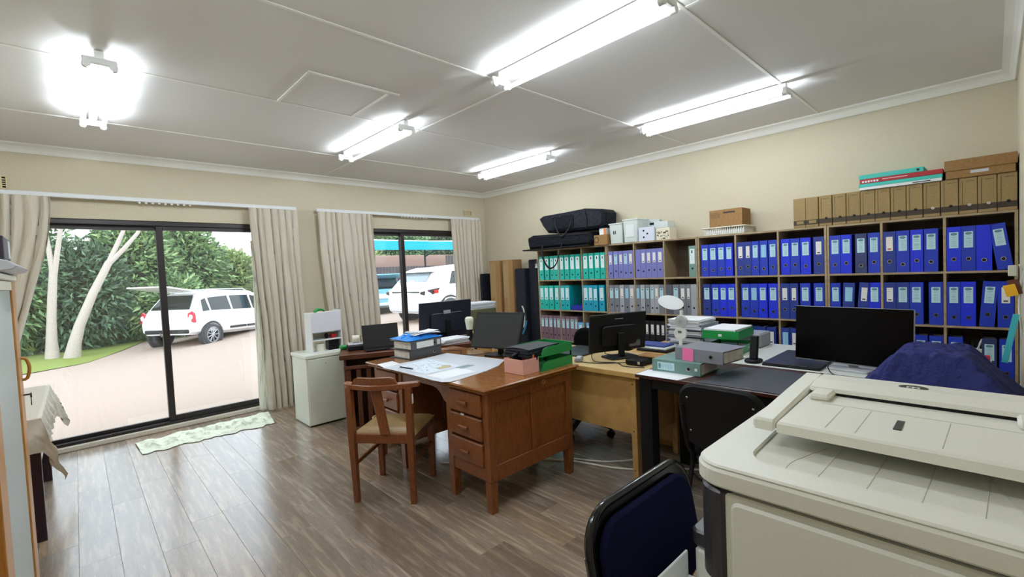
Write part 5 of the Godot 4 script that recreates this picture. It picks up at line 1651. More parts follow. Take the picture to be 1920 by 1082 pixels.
	# cloth: a square laid over the top; beyond the edges it falls
	var x0 := -5.71
	var x1 := -5.07
	var z0 := 0.65
	var z1 := 1.94
	var f := func(u: float, v: float) -> Vector3:
		var px := lerpf(x0, x1 + 0.24, u)
		var pz := lerpf(z0 - 0.20, z1 + 0.20, v)
		var y := 0.722
		var over_x := maxf(0.0, px - x1)
		var over_z := maxf(0.0, pz - z1)
		var under_z := maxf(0.0, z0 - pz)
		var q := Vector3(minf(px, x1), y, clampf(pz, z0, z1))
		var wob := 0.012 * sin(px * 40.0 + pz * 33.0) + 0.02 * n.get_noise_2d(px * 4.0, pz * 4.0)
		q.y -= over_x + over_z + under_z - minf(over_x, over_z + under_z) * 0.35
		q.x += (0.012 + wob) * minf(1.0, over_x * 8.0) + minf(over_x, over_z + under_z) * 0.35
		q.z += (0.012 + wob) * minf(1.0, over_z * 8.0) - 0.012 * minf(1.0, under_z * 8.0) + (minf(over_x, over_z) - minf(over_x, under_z)) * 0.35
		return q
	sheet(cs, 44, 70, f, Vector3.UP)
	single("table_cloth", cs, M.lace, "cream crocheted cloth draped over the side table by the glass door", "tablecloth")

# ---------------------------------------------------------------- chairs

func build_chairs() -> void:
	# wooden desk chair
	var o := thing("wooden_chair", "reddish wooden chair with curved top rail and tan vinyl seat at the old desk", "chair", Vector3(-3.3775, 0, 2.907), deg_to_rad(-51.7))
	for sx in [-1.0, 1.0]:
		for e in 2:
			var z := 0.195 if e == 0 else -0.195
			var top := 0.742 if e == 0 else 0.43
			var st := S()
			var p := Vector3(sx * 0.19, 0, z)
			var a := 0.019
			var b := 0.0155
			var lo := p
			var hi := p + Vector3(sx * 0.008 if e == 0 else 0.0, top, 0.015 if e == 0 else 0.0)
			for k in 4:
				var s0: Vector2 = [Vector2(-1, -1), Vector2(1, -1), Vector2(1, 1), Vector2(-1, 1)][k]
				var s1: Vector2 = [Vector2(1, -1), Vector2(1, 1), Vector2(-1, 1), Vector2(-1, -1)][k]
				var mid := lo.lerp(hi, 0.55)
				face(st, [lo + Vector3(s0.x * b, 0, s0.y * b), lo + Vector3(s1.x * b, 0, s1.y * b), mid + Vector3(s1.x * a, 0, s1.y * a * 1.15), mid + Vector3(s0.x * a, 0, s0.y * a * 1.15)], Vector3(s0.x + s1.x, 0, s0.y + s1.y))
				face(st, [mid + Vector3(s0.x * a, 0, s0.y * a * 1.15), mid + Vector3(s1.x * a, 0, s1.y * a * 1.15), hi + Vector3(s1.x * a, 0, s1.y * a), hi + Vector3(s0.x * a, 0, s0.y * a)], Vector3(s0.x + s1.x, 0, s0.y + s1.y))
			face(st, [hi + Vector3(-a, 0, -a), hi + Vector3(a, 0, -a), hi + Vector3(a, 0, a), hi + Vector3(-a, 0, a)], Vector3.UP)
			face(st, [lo + Vector3(-b, 0, -b), lo + Vector3(b, 0, -b), lo + Vector3(b, 0, b), lo + Vector3(-b, 0, b)], Vector3.DOWN)
			fin(o, "leg", st, M.chair_wood)
	part(o, "seat_rail", Vector3(-0.175, 0.385, 0.182), Vector3(0.175, 0.445, 0.206), M.chair_wood, 0.003)
	part(o, "seat_rail", Vector3(-0.175, 0.365, -0.205), Vector3(0.175, 0.425, -0.183), M.chair_wood, 0.003)
	for sx in [-1.0, 1.0]:
		part(o, "seat_rail", Vector3(sx * 0.19 - 0.011, 0.375, -0.18), Vector3(sx * 0.19 + 0.011, 0.435, 0.18), M.chair_wood, 0.003)
		part(o, "stretcher", Vector3(sx * 0.19 - 0.009, 0.235, -0.18), Vector3(sx * 0.19 + 0.009, 0.262, 0.18), M.chair_wood, 0.003)
	# padded seat
	var ss := S()
	var f := func(u: float, v: float) -> Vector3:
		var x := lerpf(-0.215, 0.215, u)
		var z := lerpf(-0.225, 0.178, v)
		var e := minf(minf(u, 1.0 - u), minf(v, 1.0 - v))
		return Vector3(x, 0.432 + 0.030 * (1.0 - pow(1.0 - minf(e * 5.0, 1.0), 2.0)), z)
	sheet(ss, 16, 16, f, Vector3.UP)
	slab(ss, Vector3(-0.214, 0.426, -0.224), Vector3(0.214, 0.4325, 0.177), 0.0)
	fin(o, "seat", ss, M.seat_tan)
	# curved rail with arm ends
	var rs := S()
	var outer := []
	var inner := []
	for i in 19:
		var t := i / 18.0 * 2.0 - 1.0
		var x := t * 0.250
		var zc := 0.235 - 0.075 * t * t
		var wdt := 0.030 + 0.010 * (1.0 - absf(t)) - 0.012 * pow(absf(t), 8.0)
		outer.append(Vector2(x, zc + wdt))
		inner.append(Vector2(x, zc - wdt))
	inner.reverse()
	var poly := PackedVector2Array(outer + inner)
	extrude(rs, poly, 0.034, frame(Vector3(0, 0.738, 0), Vector3.RIGHT, Vector3(0, 0, 1), Vector3.UP), 0.005)
	fin(o, "arm_rail", rs, M.chair_wood)
	var cr := S()
	for i in 14:
		var t0 := i / 14.0 * 2.0 - 1.0
		var t1 := (i + 1) / 14.0 * 2.0 - 1.0
		var h0 := 0.772 + 0.042 * minf(1.0, (1.0 - absf(t0)) * 5.5)
		var h1 := 0.772 + 0.042 * minf(1.0, (1.0 - absf(t1)) * 5.5)
		var p0 := Vector3(-0.02 + t0 * 0.150, 0, 0.246 - 0.028 * t0 * t0)
		var p1 := Vector3(-0.02 + t1 * 0.150, 0, 0.246 - 0.028 * t1 * t1)
		var d := Vector3(0, 0, 0.012)
		face(cr, [p0 + d + Vector3(0, 0.77, 0), p1 + d + Vector3(0, 0.77, 0), p1 + d + Vector3(0, h1, 0), p0 + d + Vector3(0, h0, 0)], Vector3(0, 0, 1))
		face(cr, [p0 - d + Vector3(0, 0.77, 0), p1 - d + Vector3(0, 0.77, 0), p1 - d + Vector3(0, h1, 0), p0 - d + Vector3(0, h0, 0)], Vector3(0, 0, -1))
		face(cr, [p0 + d + Vector3(0, h0, 0), p1 + d + Vector3(0, h1, 0), p1 - d + Vector3(0, h1, 0), p0 - d + Vector3(0, h0, 0)], Vector3.UP)
	fin(o, "crest", cr, M.chair_wood)
	var sp := S()
	extrude(sp, PackedVector2Array([Vector2(-0.055, 0.74), Vector2(0.015, 0.74), Vector2(0.062, 0.445), Vector2(0.0, 0.445)]), 0.014, frame(Vector3(0, 0, 0.205), Vector3.RIGHT, Vector3.UP, Vector3(0, 0, 1)), 0.003)
	fin(o, "back_splat", sp, M.chair_wood)
	part(o, "paper_tag", Vector3(0.2165, 0.64, 0.188), Vector3(0.2180, 0.70, 0.212), M.white_box, 0.0)

	# black visitor chair at the dark desk
	var c := thing("black_chair", "black padded stacking chair pushed in at the dark desk", "chair", Vector3(-2.42, 0, 4.80), deg_to_rad(-92.0))
	visitor_chair(c, M.blackout, M.near_black, 0.42)
	# navy visitor chair beside the copier
	var nv := thing("navy_chair", "navy upholstered chair with a glossy black rim beside the copier", "chair", Vector3(-3.76, 0, 5.26), PI)
	visitor_chair(nv, M.navy_fabric, M.black_gloss, 0.52)

	# office chair on castors behind the pale desk
	var q := thing("office_chair", "black swivel chair on castors behind the pale desk", "chair", Vector3(-1.70, 0, 3.18), deg_to_rad(92.0))
	var st2 := S()
	lathe(st2, [Vector2(0.03, 0.09), Vector2(0.03, 0.42), Vector2(0, 0.42)], 12)
	fin(q, "gas_lift", st2, M.black)
	for k in 5:
		var a := TAU * k / 5.0 + 0.62
		var d := Vector3(cos(a), 0, sin(a))
		var ls := S()
		tube(ls, [d * 0.02 + Vector3(0, 0.13, 0), d * 0.30 + Vector3(0, 0.085, 0)], [0.032, 0.02], 8)
		var leg := fin(q, "base_arm", ls, M.black)
		var cs := S()
		lathe(cs, [Vector2(0, -0.022), Vector2(0.028, -0.022), Vector2(0.031, -0.012), Vector2(0.031, 0.012), Vector2(0.028, 0.022), Vector2(0, 0.022)], 14, frame(d * 0.30 + Vector3(0, 0.0315, 0), d, Vector3(-d.z, 0, d.x), Vector3.UP))
		tube(cs, [d * 0.30 + Vector3(0, 0.05, 0), d * 0.30 + Vector3(0, 0.09, 0)], 0.012, 8)
		fin(leg, "castor", cs, M.black)
	var se := S()
	extrude(se, rounded(0.47, 0.46, 0.09), 0.07, frame(Vector3(0, 0.42, 0), Vector3.RIGHT, Vector3(0, 0, 1), Vector3.UP), 0.02)
	fin(q, "seat", se, M.blackout)
	var bk := S()
	extrude(bk, rounded(0.42, 0.36, 0.12), 0.05, frame(Vector3(0, 0.70, 0.19), Vector3.RIGHT, Vector3.UP, Vector3(0, 0.1, 0.99)), 0.02)
	fin(q, "backrest", bk, M.blackout)
	part(q, "back_bar", Vector3(-0.03, 0.42, 0.22), Vector3(0.03, 0.60, 0.26), M.black, 0.005)

# local -z is where the sitter looks
func visitor_chair(o: Node3D, cloth: Material, frame_m: Material, w: float) -> void:
	var h := w * 0.5
	var shell := S()
	var prof := rounded(w, 0.34, 0.10, 7)
	var xf := frame(Vector3(0, 0.665, 0.21), Vector3.RIGHT, Vector3(0, 0.985, 0.17), Vector3(0, -0.17, 0.985))
	extrude(shell, prof, 0.026, xf, 0.006)
	var bk := fin(o, "back_shell", shell, frame_m)
	var pad := S()
	extrude(pad, rounded(w - 0.05, 0.29, 0.085, 7), 0.024, frame(Vector3(0, 0.662, 0.188), Vector3.RIGHT, Vector3(0, 0.985, 0.17), Vector3(0, -0.17, 0.985)), 0.008)
	fin(bk, "back_pad", pad, cloth)
	var rim := S()
	var rp := []
	for p in rounded(w - 0.006, 0.334, 0.10, 7):
		rp.append(xf * Vector3(p.x, p.y, 0.008))
	rp.append(rp[0])
	tube(rim, rp, 0.011, 8)
	fin(bk, "rim", rim, frame_m)
	var sc := S()
	for x in [-h + 0.05, h - 0.05]:
		for y in [-0.08, 0.10]:
			lathe(sc, [Vector2(0, 0.003), Vector2(0.004, 0.002), Vector2(0.006, 0)], 8, frame(xf * Vector3(x, y, 0.026), Vector3.RIGHT, xf.basis.z, xf.basis.y))
	fin(bk, "screws", sc, M.chrome)
	var seat := S()
	extrude(seat, rounded(w - 0.02, 0.40, 0.09, 6), 0.045, frame(Vector3(0, 0.425, -0.02), Vector3.RIGHT, Vector3(0, 0, 1), Vector3.UP), 0.014)
	fin(o, "seat", seat, cloth)
	for sx in [-1.0, 1.0]:
		var x: float = sx * (h - 0.02)
		var fr := S()
		tube(fr, curve([Vector3(x, 0.72, 0.245), Vector3(x, 0.50, 0.20), Vector3(x, 0.42, 0.15), Vector3(x, 0.20, 0.22), Vector3(x, 0.008, 0.27)], 20), 0.0125, 8)
		fin(o, "back_leg", fr, frame_m)
		var ff := S()
		tube(ff, curve([Vector3(x, 0.42, 0.15), Vector3(x, 0.415, 0.0), Vector3(x, 0.412, -0.15), Vector3(x, 0.36, -0.19), Vector3(x, 0.008, -0.22)], 20), 0.0125, 8)
		fin(o, "front_leg", ff, frame_m)

# ---------------------------------------------------------------- copier

func build_printer() -> void:
	# the low stand that it is on
	var s := thing("copier_stand", "low wooden stand carrying the copier", "stand", Vector3(-3.5, 0, 5.52))
	wpart(s, "stand_top", Vector3(-3.86, 0.475, 5.24), Vector3(-3.20, 0.50, 5.80), M.beech, 0.003)
	wpart(s, "stand_base", Vector3(-3.40, 0.0, 5.30), Vector3(-3.22, 0.475, 5.78), M.beech, 0.003)
	var o := thing("copier", "large cream multifunction copier with a document feeder on top", "copier", Vector3(-3.55, 0.501, 5.52))
	var cream: Material = M.printer
	var st := S()
	# body with a rounded corner towards the chair
	var plan := PackedVector2Array()
	for i in 7:
		var a := PI + i / 6.0 * PI * 0.5
		plan.append(Vector2(-3.832 + cos(a) * 0.05, 5.295 + sin(a) * 0.05))
	plan.append_array([Vector2(-3.26, 5.245), Vector2(-3.26, 5.79), Vector2(-3.882, 5.79)])
	extrude(st, plan, 0.435, frame(Vector3(0, 0.50, 0), Vector3.RIGHT, Vector3(0, 0, 1), Vector3.UP), 0.004)
	wfin(o, "body", st, cream)
	# big side cover, proud of the body
	var pc := S()
	extrude(pc, rounded(0.455, 0.42, 0.018, 4, Vector2(5.545, 0.715)), 0.012, frame(Vector3(-3.882, 0, 0), Vector3(0, 0, 1), Vector3.UP, Vector3(-1, 0, 0)), 0.006)
	wfin(o, "side_cover", pc, cream)
	# dark corner post
	var cp := S()
	var plan2 := PackedVector2Array()
	for i in 9:
		var a := PI + i / 8.0 * PI * 0.5
		plan2.append(Vector2(-3.830 + cos(a) * 0.060, 5.296 + sin(a) * 0.060))
	plan2.append_array([Vector2(-3.79, 5.26), Vector2(-3.86, 5.325)])
	extrude(cp, plan2, 0.215, frame(Vector3(0, 0.725, 0), Vector3.RIGHT, Vector3(0, 0, 1), Vector3.UP), 0.006)
	wfin(o, "corner_post", cp, M.printer_dark)
	# filler between body and deck, coloured dark for the shadow gap
	wpart(o, "neck", Vector3(-3.866, 0.934, 5.275), Vector3(-3.27, 0.950, 5.79), M.printer_dark, 0.0)
	# deck with rounded corner
	var dk := S()
	var plan3 := PackedVector2Array()
	for i in 9:
		var a := PI + i / 8.0 * PI * 0.5
		plan3.append(Vector2(-3.825 + cos(a) * 0.072, 5.300 + sin(a) * 0.072))
	plan3.append_array([Vector2(-3.24, 5.228), Vector2(-3.24, 5.80), Vector2(-3.897, 5.80)])
	extrude(dk, plan3, 0.042, frame(Vector3(0, 0.948, 0), Vector3.RIGHT, Vector3(0, 0, 1), Vector3.UP), 0.006)
	var deck := wfin(o, "deck", dk, cream)
	# flat border round the sunk output well
	var bd := S()
	var ring := PackedVector2Array()
	for i in 9:
		var a := PI + i / 8.0 * PI * 0.5
		ring.append(Vector2(-3.825 + cos(a) * 0.068, 5.300 + sin(a) * 0.068))
	ring.append_array([Vector2(-3.24, 5.232), Vector2(-3.24, 5.315), Vector2(-3.60, 5.322)])
	for i in 7:
		var a := PI * 1.5 - i / 6.0 * PI * 0.5
		ring.append(Vector2(-3.755 + cos(a) * 0.065, 5.392 + sin(a) * 0.065))
	ring.append_array([Vector2(-3.82, 5.80), Vector2(-3.893, 5.80)])
	extrude(bd, ring, 0.009, frame(Vector3(0, 0.989, 0), Vector3.RIGHT, Vector3(0, 0, 1), Vector3.UP), 0.004)
	wfin(o, "deck_border", bd, cream)
	var gr := S()
	for z in [5.46, 5.54, 5.62, 5.70]:
		tube(gr, [Vector3(-3.80, 0.9902, z), Vector3(-3.60, 0.9902, z + 0.006)], 0.0009, 5)
	tube(gr, curve([Vector3(-3.80, 0.9902, 5.40), Vector3(-3.76, 0.9902, 5.40), Vector3(-3.70, 0.9902, 5.415), Vector3(-3.62, 0.9902, 5.44)], 10), 0.0008, 5)
	tube(gr, curve([Vector3(-3.81, 0.9902, 5.78), Vector3(-3.74, 0.9902, 5.745), Vector3(-3.66, 0.9902, 5.72), Vector3(-3.60, 0.9902, 5.706)], 10), 0.0008, 5)
	wfin(o, "well_ridges", gr, plain(C8(206, 204, 194), 0.5))
	# document feeder: supports, input tray and roller cover
	wpart(o, "feeder_base", Vector3(-3.46, 0.988, 5.32), Vector3(-3.235, 1.038, 5.80), cream, 0.006)
	var tr := S()
	extrude(tr, PackedVector2Array([Vector2(-3.700, 1.030), Vector2(-3.696, 1.050), Vector2(-3.688, 1.054), Vector2(-3.44, 1.062), Vector2(-3.235, 1.062), Vector2(-3.235, 1.036), Vector2(-3.46, 1.036)]), 0.448, frame(Vector3(0, 0, 5.352), Vector3.RIGHT, Vector3.UP, Vector3(0, 0, 1)), 0.003)
	var tray := wfin(o, "feeder_tray", tr, cream)
	var sd := S()
	extrude(sd, PackedVector2Array([Vector2(-3.700, 1.031), Vector2(-3.698, 1.052), Vector2(-3.69, 1.058), Vector2(-3.42, 1.074), Vector2(-3.24, 1.082), Vector2(-3.225, 1.07), Vector2(-3.225, 1.036), Vector2(-3.46, 1.036)]), 0.05, frame(Vector3(0, 0, 5.300), Vector3.RIGHT, Vector3.UP, Vector3(0, 0, 1)), 0.006)
	wfin(o, "feeder_side", sd, cream)
	var rc := S()
	extrude(rc, PackedVector2Array([Vector2(-3.405, 1.070), Vector2(-3.40, 1.080), Vector2(-3.34, 1.090), Vector2(-3.26, 1.088), Vector2(-3.228, 1.074), Vector2(-3.225, 1.05), Vector2(-3.36, 1.05)]), 0.45, frame(Vector3(0, 0, 5.352), Vector3.RIGHT, Vector3.UP, Vector3(0, 0, 1)), 0.003)
	var cover := wfin(o, "roller_cover", rc, cream)
	wpart(o, "feed_slot", Vector3(-3.404, 1.060, 5.415), Vector3(-3.37, 1.0705, 5.77), M.black, 0.0)  # solid black box, coloured for the dark inside of the opening
	for z in [5.395, 5.775]:
		wpart(o, "paper_guide", Vector3(-3.475, 1.060, z - 0.030), Vector3(-3.395, 1.078, z + 0.018), cream, 0.006)
	wpart(o, "dark_inlay", Vector3(-3.605, 1.0535, 5.557), Vector3(-3.535, 1.0592, 5.571), M.printer_dark, 0.0)
	var lines := S()
	for z in [5.445, 5.50, 5.64]:
		tube(lines, [Vector3(-3.670, 1.0548, z), Vector3(-3.50, 1.0602, z + 0.004)], 0.0008, 5)
	tube(lines, [Vector3(-3.49, 1.0605, 5.40), Vector3(-3.49, 1.0605, 5.76)], 0.0008, 5)
	wfin(o, "tray_ridges", lines, plain(C8(200, 198, 188), 0.5))
	# oval badge
	var lg := S()
	lathe(lg, [Vector2(0, 0.0016), Vector2(1.0, 0.0016), Vector2(1.0, 0)], 28, Transform3D(Basis(Vector3(0.013, 0.0022, 0), Vector3(0, 1, 0), Vector3(0, 0, 0.030)), Vector3(-3.318, 1.0895, 5.565)))
	var badge := wfin(o, "badge", lg, plain(C8(104, 106, 104), 0.25, 0.7))
	var lt := S()
	for k in 3:
		slab(lt, Vector3(-3.327, 1.0905, 5.552 + k * 0.011), Vector3(-3.309, 1.0917, 5.556 + k * 0.011), 0.0)
	slab(lt, Vector3(-3.319, 1.0905, 5.552), Vector3(-3.317, 1.0917, 5.578), 0.0)
	fin(badge, "badge_strokes", lt, M.white_box)
	# side tray folded out towards the chair
	var hood := S()
	extrude(hood, rounded(0.30, 0.12, 0.025, 5, Vector2(-3.60, 5.215)), 0.045, frame(Vector3(0, 0.70, 0), Vector3.RIGHT, Vector3(0, 0, 1), Vector3.UP), 0.006)
	wfin(o, "tray_hood", hood, M.printer_dark)
	wpart(o, "tray_side", Vector3(-3.75, 0.52, 5.165), Vector3(-3.45, 0.70, 5.262), cream, 0.012)
	var fl := S()
	slab(fl, Vector3(-4.02, 0.60, 5.135), Vector3(-3.735, 0.672, 5.142), 0.002)
	slab(fl, Vector3(-4.02, 0.600, 5.142), Vector3(-3.735, 0.606, 5.25), 0.002)
	wfin(o, "paper_tray", fl, M.white_box)

# ---------------------------------------------------------------- screens

# local +z is the way the screen looks; w, h are the panel's size, y its middle
func monitor(o: Node3D, w: float, h: float, y: float, tilt: float, back: Material, face_m: Material, bezel: float, foot: Vector2, stand_m: Material) -> void:
	var bs := Basis(Vector3.RIGHT, deg_to_rad(-tilt))
	var hs := S()
	extrude(hs, rounded(w, h, 0.006, 3), 0.022, Transform3D(bs, Vector3(0, y, -0.022)), 0.003)
	extrude(hs, rounded(w * 0.62, h * 0.55, 0.03, 4), 0.022, Transform3D(bs, Vector3(0, y - h * 0.08, -0.044)), 0.006)
	var sh := fin(o, "housing", hs, back)
	var ps := S()
	extrude(ps, rounded(w - bezel * 2.0, h - bezel * 2.0 - 0.006, 0.002, 2), 0.0012, Transform3D(bs, Vector3(0, y + 0.004, 0.0)))
	fin(o, "screen", ps, face_m)
	var ss := S()
	slab(ss, Vector3(-0.026, 0.012, -0.062), Vector3(0.026, y, -0.042), 0.004)
	fin(o, "stand", ss, stand_m)
	var fs := S()
	extrude(fs, rounded(foot.x, foot.y, 0.015, 4), 0.012, frame(Vector3(0, 0.0, -0.03), Vector3.RIGHT, Vector3(0, 0, 1), Vector3.UP), 0.003)
	fin(o, "foot", fs, stand_m)

func build_screens() -> void:
	# big monitor with its back to the room
	var a := thing("monitor", "large navy-black monitor seen from behind, against the sliding door", "monitor", Vector3(-2.08, 0.761, 1.72), PI + deg_to_rad(0.0))
	monitor(a, 0.655, 0.385, 0.20, 4.0, M.navy_case, M.screen, 0.008, Vector2(0.26, 0.18), M.black)
	part(a, "maker_plate", Vector3(-0.03, 0.265, -0.062), Vector3(0.055, 0.30, -0.046), M.grey_plastic, 0.002)
	# office monitor facing the old desk's chair
	var c := thing("monitor", "dark grey office monitor tilted back on the old wooden desk", "monitor", Vector3(-2.47, 0.7655, 2.97), deg_to_rad(-90.0 + 16.0))
	monitor(c, 0.445, 0.30, 0.20, 24.0, M.black, M.screen_grey, 0.011, Vector2(0.20, 0.17), M.black)
	part(c, "maker_mark", Vector3(-0.012, 0.066, 0.054), Vector3(0.012, 0.071, 0.061), M.grey_plastic, 0.0)
	# monitor on the pale desk, back to the room
	var d := thing("monitor", "black monitor seen from behind on the pale beech desk", "monitor", Vector3(-1.83, 0.731, 3.67), deg_to_rad(180.0 - 22.0))
	monitor(d, 0.515, 0.295, 0.195, 6.0, M.black, M.screen, 0.008, Vector2(0.25, 0.17), M.black)
	part(d, "rating_label", Vector3(-0.19, 0.075, -0.035), Vector3(-0.09, 0.12, -0.016), plain(C8(86, 88, 94), 0.5), 0.0)
	part(d, "maker_mark", Vector3(-0.035, 0.30, -0.038), Vector3(0.035, 0.305, -0.030), M.grey_plastic, 0.0)
	# monitor on the white desk
	var e := thing("monitor", "wide black monitor with a silver edge in front of the blue files", "monitor", Vector3(-1.53, 0.751, 5.11), deg_to_rad(-90.0 - 10.0))
	monitor(e, 0.605, 0.345, 0.205, 4.0, plain(C8(150, 152, 154), 0.35), M.screen, 0.0015, Vector2(0.22, 0.18), M.light_grey)
	# laptop on the slatted desk, screen open
	var l := thing("laptop", "grey-screened laptop open on the slatted brown desk", "laptop", Vector3(-2.82, 0.7605, 1.72), deg_to_rad(-14.0))
	part(l, "keyboard_base", Vector3(-0.165, 0, -0.005), Vector3(0.165, 0.016, 0.10), M.near_black, 0.003)
	var ls := S()
	slab(ls, Vector3(-0.168, 0.0, -0.006), Vector3(0.168, 0.222, 0.0), 0.002, Transform3D(Basis(Vector3.RIGHT, deg_to_rad(-9.0)), Vector3(0, 0.012, -0.004)))
	fin(l, "lid", ls, M.near_black)
	var l2 := S()
	slab(l2, Vector3(-0.162, 0.012, 0.0), Vector3(0.162, 0.217, 0.0012), 0.0, Transform3D(Basis(Vector3.RIGHT, deg_to_rad(-9.0)), Vector3(0, 0.012, -0.004)))
	fin(l, "screen", l2, M.screen_grey)
	# closed laptop on the white desk
	var k := thing("laptop", "closed dark laptop lying on the white desk in front of the wide monitor", "laptop", Vector3(-1.36, 0.7505, 4.82))
	wpart(k, "keyboard_base", Vector3(-1.66, 0.7505, 4.66), Vector3(-1.12, 0.762, 4.985), M.near_black, 0.003)
	wpart(k, "lid", Vector3(-1.655, 0.7625, 4.662), Vector3(-1.12, 0.771, 4.983), plain(C8(46, 48, 54), 0.3), 0.003)
	# dark laptop on the pale desk
	var p := thing("laptop", "flat dark laptop lying open behind the green letter tray", "laptop", Vector3(-1.75, 0.731, 3.2))
	wpart(p, "keyboard_base", Vector3(-2.02, 0.731, 3.12), Vector3(-1.62, 0.745, 3.44), plain(C8(40, 44, 50), 0.4), 0.003)
	wpart(p, "palm_rest", Vector3(-2.01, 0.745, 3.13), Vector3(-1.90, 0.7465, 3.43), plain(C8(56, 62, 68), 0.4), 0.001)

# ---------------------------------------------------------------- things on the desks

func flat_file(called: String, label: String, at: Vector3, turn: float, mat: Material, lab: String, w: float) -> Node3D:
	# lying on its side, spine towards local +z, head towards local -x
	var o := thing(called, label, "file", at)
	var inner := Node3D.new()
	o.basis = Basis(Vector3.UP, turn) * Basis(Vector3(0, 0, -1), Vector3(-1, 0, 0), Vector3(0, 1, 0))
	lever_arch(o, w, 0.318, mat, lab, true, 7)
	inner.free()
	return o

func sheet_of_paper(label: String, q: Array, y: float, m: Material, bend := 0.0) -> void:
	var st := S()
	var f := func(u: float, v: float) -> Vector3:
		var a: Vector2 = q[0].lerp(q[1], u)
		var b: Vector2 = q[3].lerp(q[2], u)
		var p := a.lerp(b, v)
		return Vector3(p.x, y + bend * sin(u * 3.0) * v, p.y)
	sheet(st, 6, 6, f, Vector3.UP)
	single("paper_sheet", st, m, label, "paper")

func pen(label: String, a: Vector3, b: Vector3, m: Material) -> void:
	var st := S()
	tube(st, [a, a.lerp(b, 0.9), b], [0.0045, 0.0045, 0.001], 8)
	single("pen", st, m, label, "pen")

# an open letter tray: base plate, three walls and a low front; local x along the long side
func letter_tray(o: Node3D, called: String, y: float, lx: float, lz: float, h: float, m: Material) -> Node3D:
	var st := S()
	slab(st, Vector3(-lx / 2, y, -lz / 2), Vector3(lx / 2, y + 0.003, lz / 2), 0.0)
	slab(st, Vector3(lx / 2 - 0.003, y, -lz / 2), Vector3(lx / 2, y + h, lz / 2), 0.001)
	for e in [-1.0, 1.0]:
		var p := PackedVector2Array([Vector2(-lx / 2, y), Vector2(lx / 2, y), Vector2(lx / 2, y + h), Vector2(-lx / 2 + 0.06, y + h), Vector2(-lx / 2 + 0.02, y + h * 0.85), Vector2(-lx / 2, y + h * 0.4)])
		extrude(st, p, 0.003, frame(Vector3(0, 0, e * lz / 2 - 0.0015), Vector3.RIGHT, Vector3.UP, Vector3(0, 0, 1)))
	return fin(o, called, st, m)

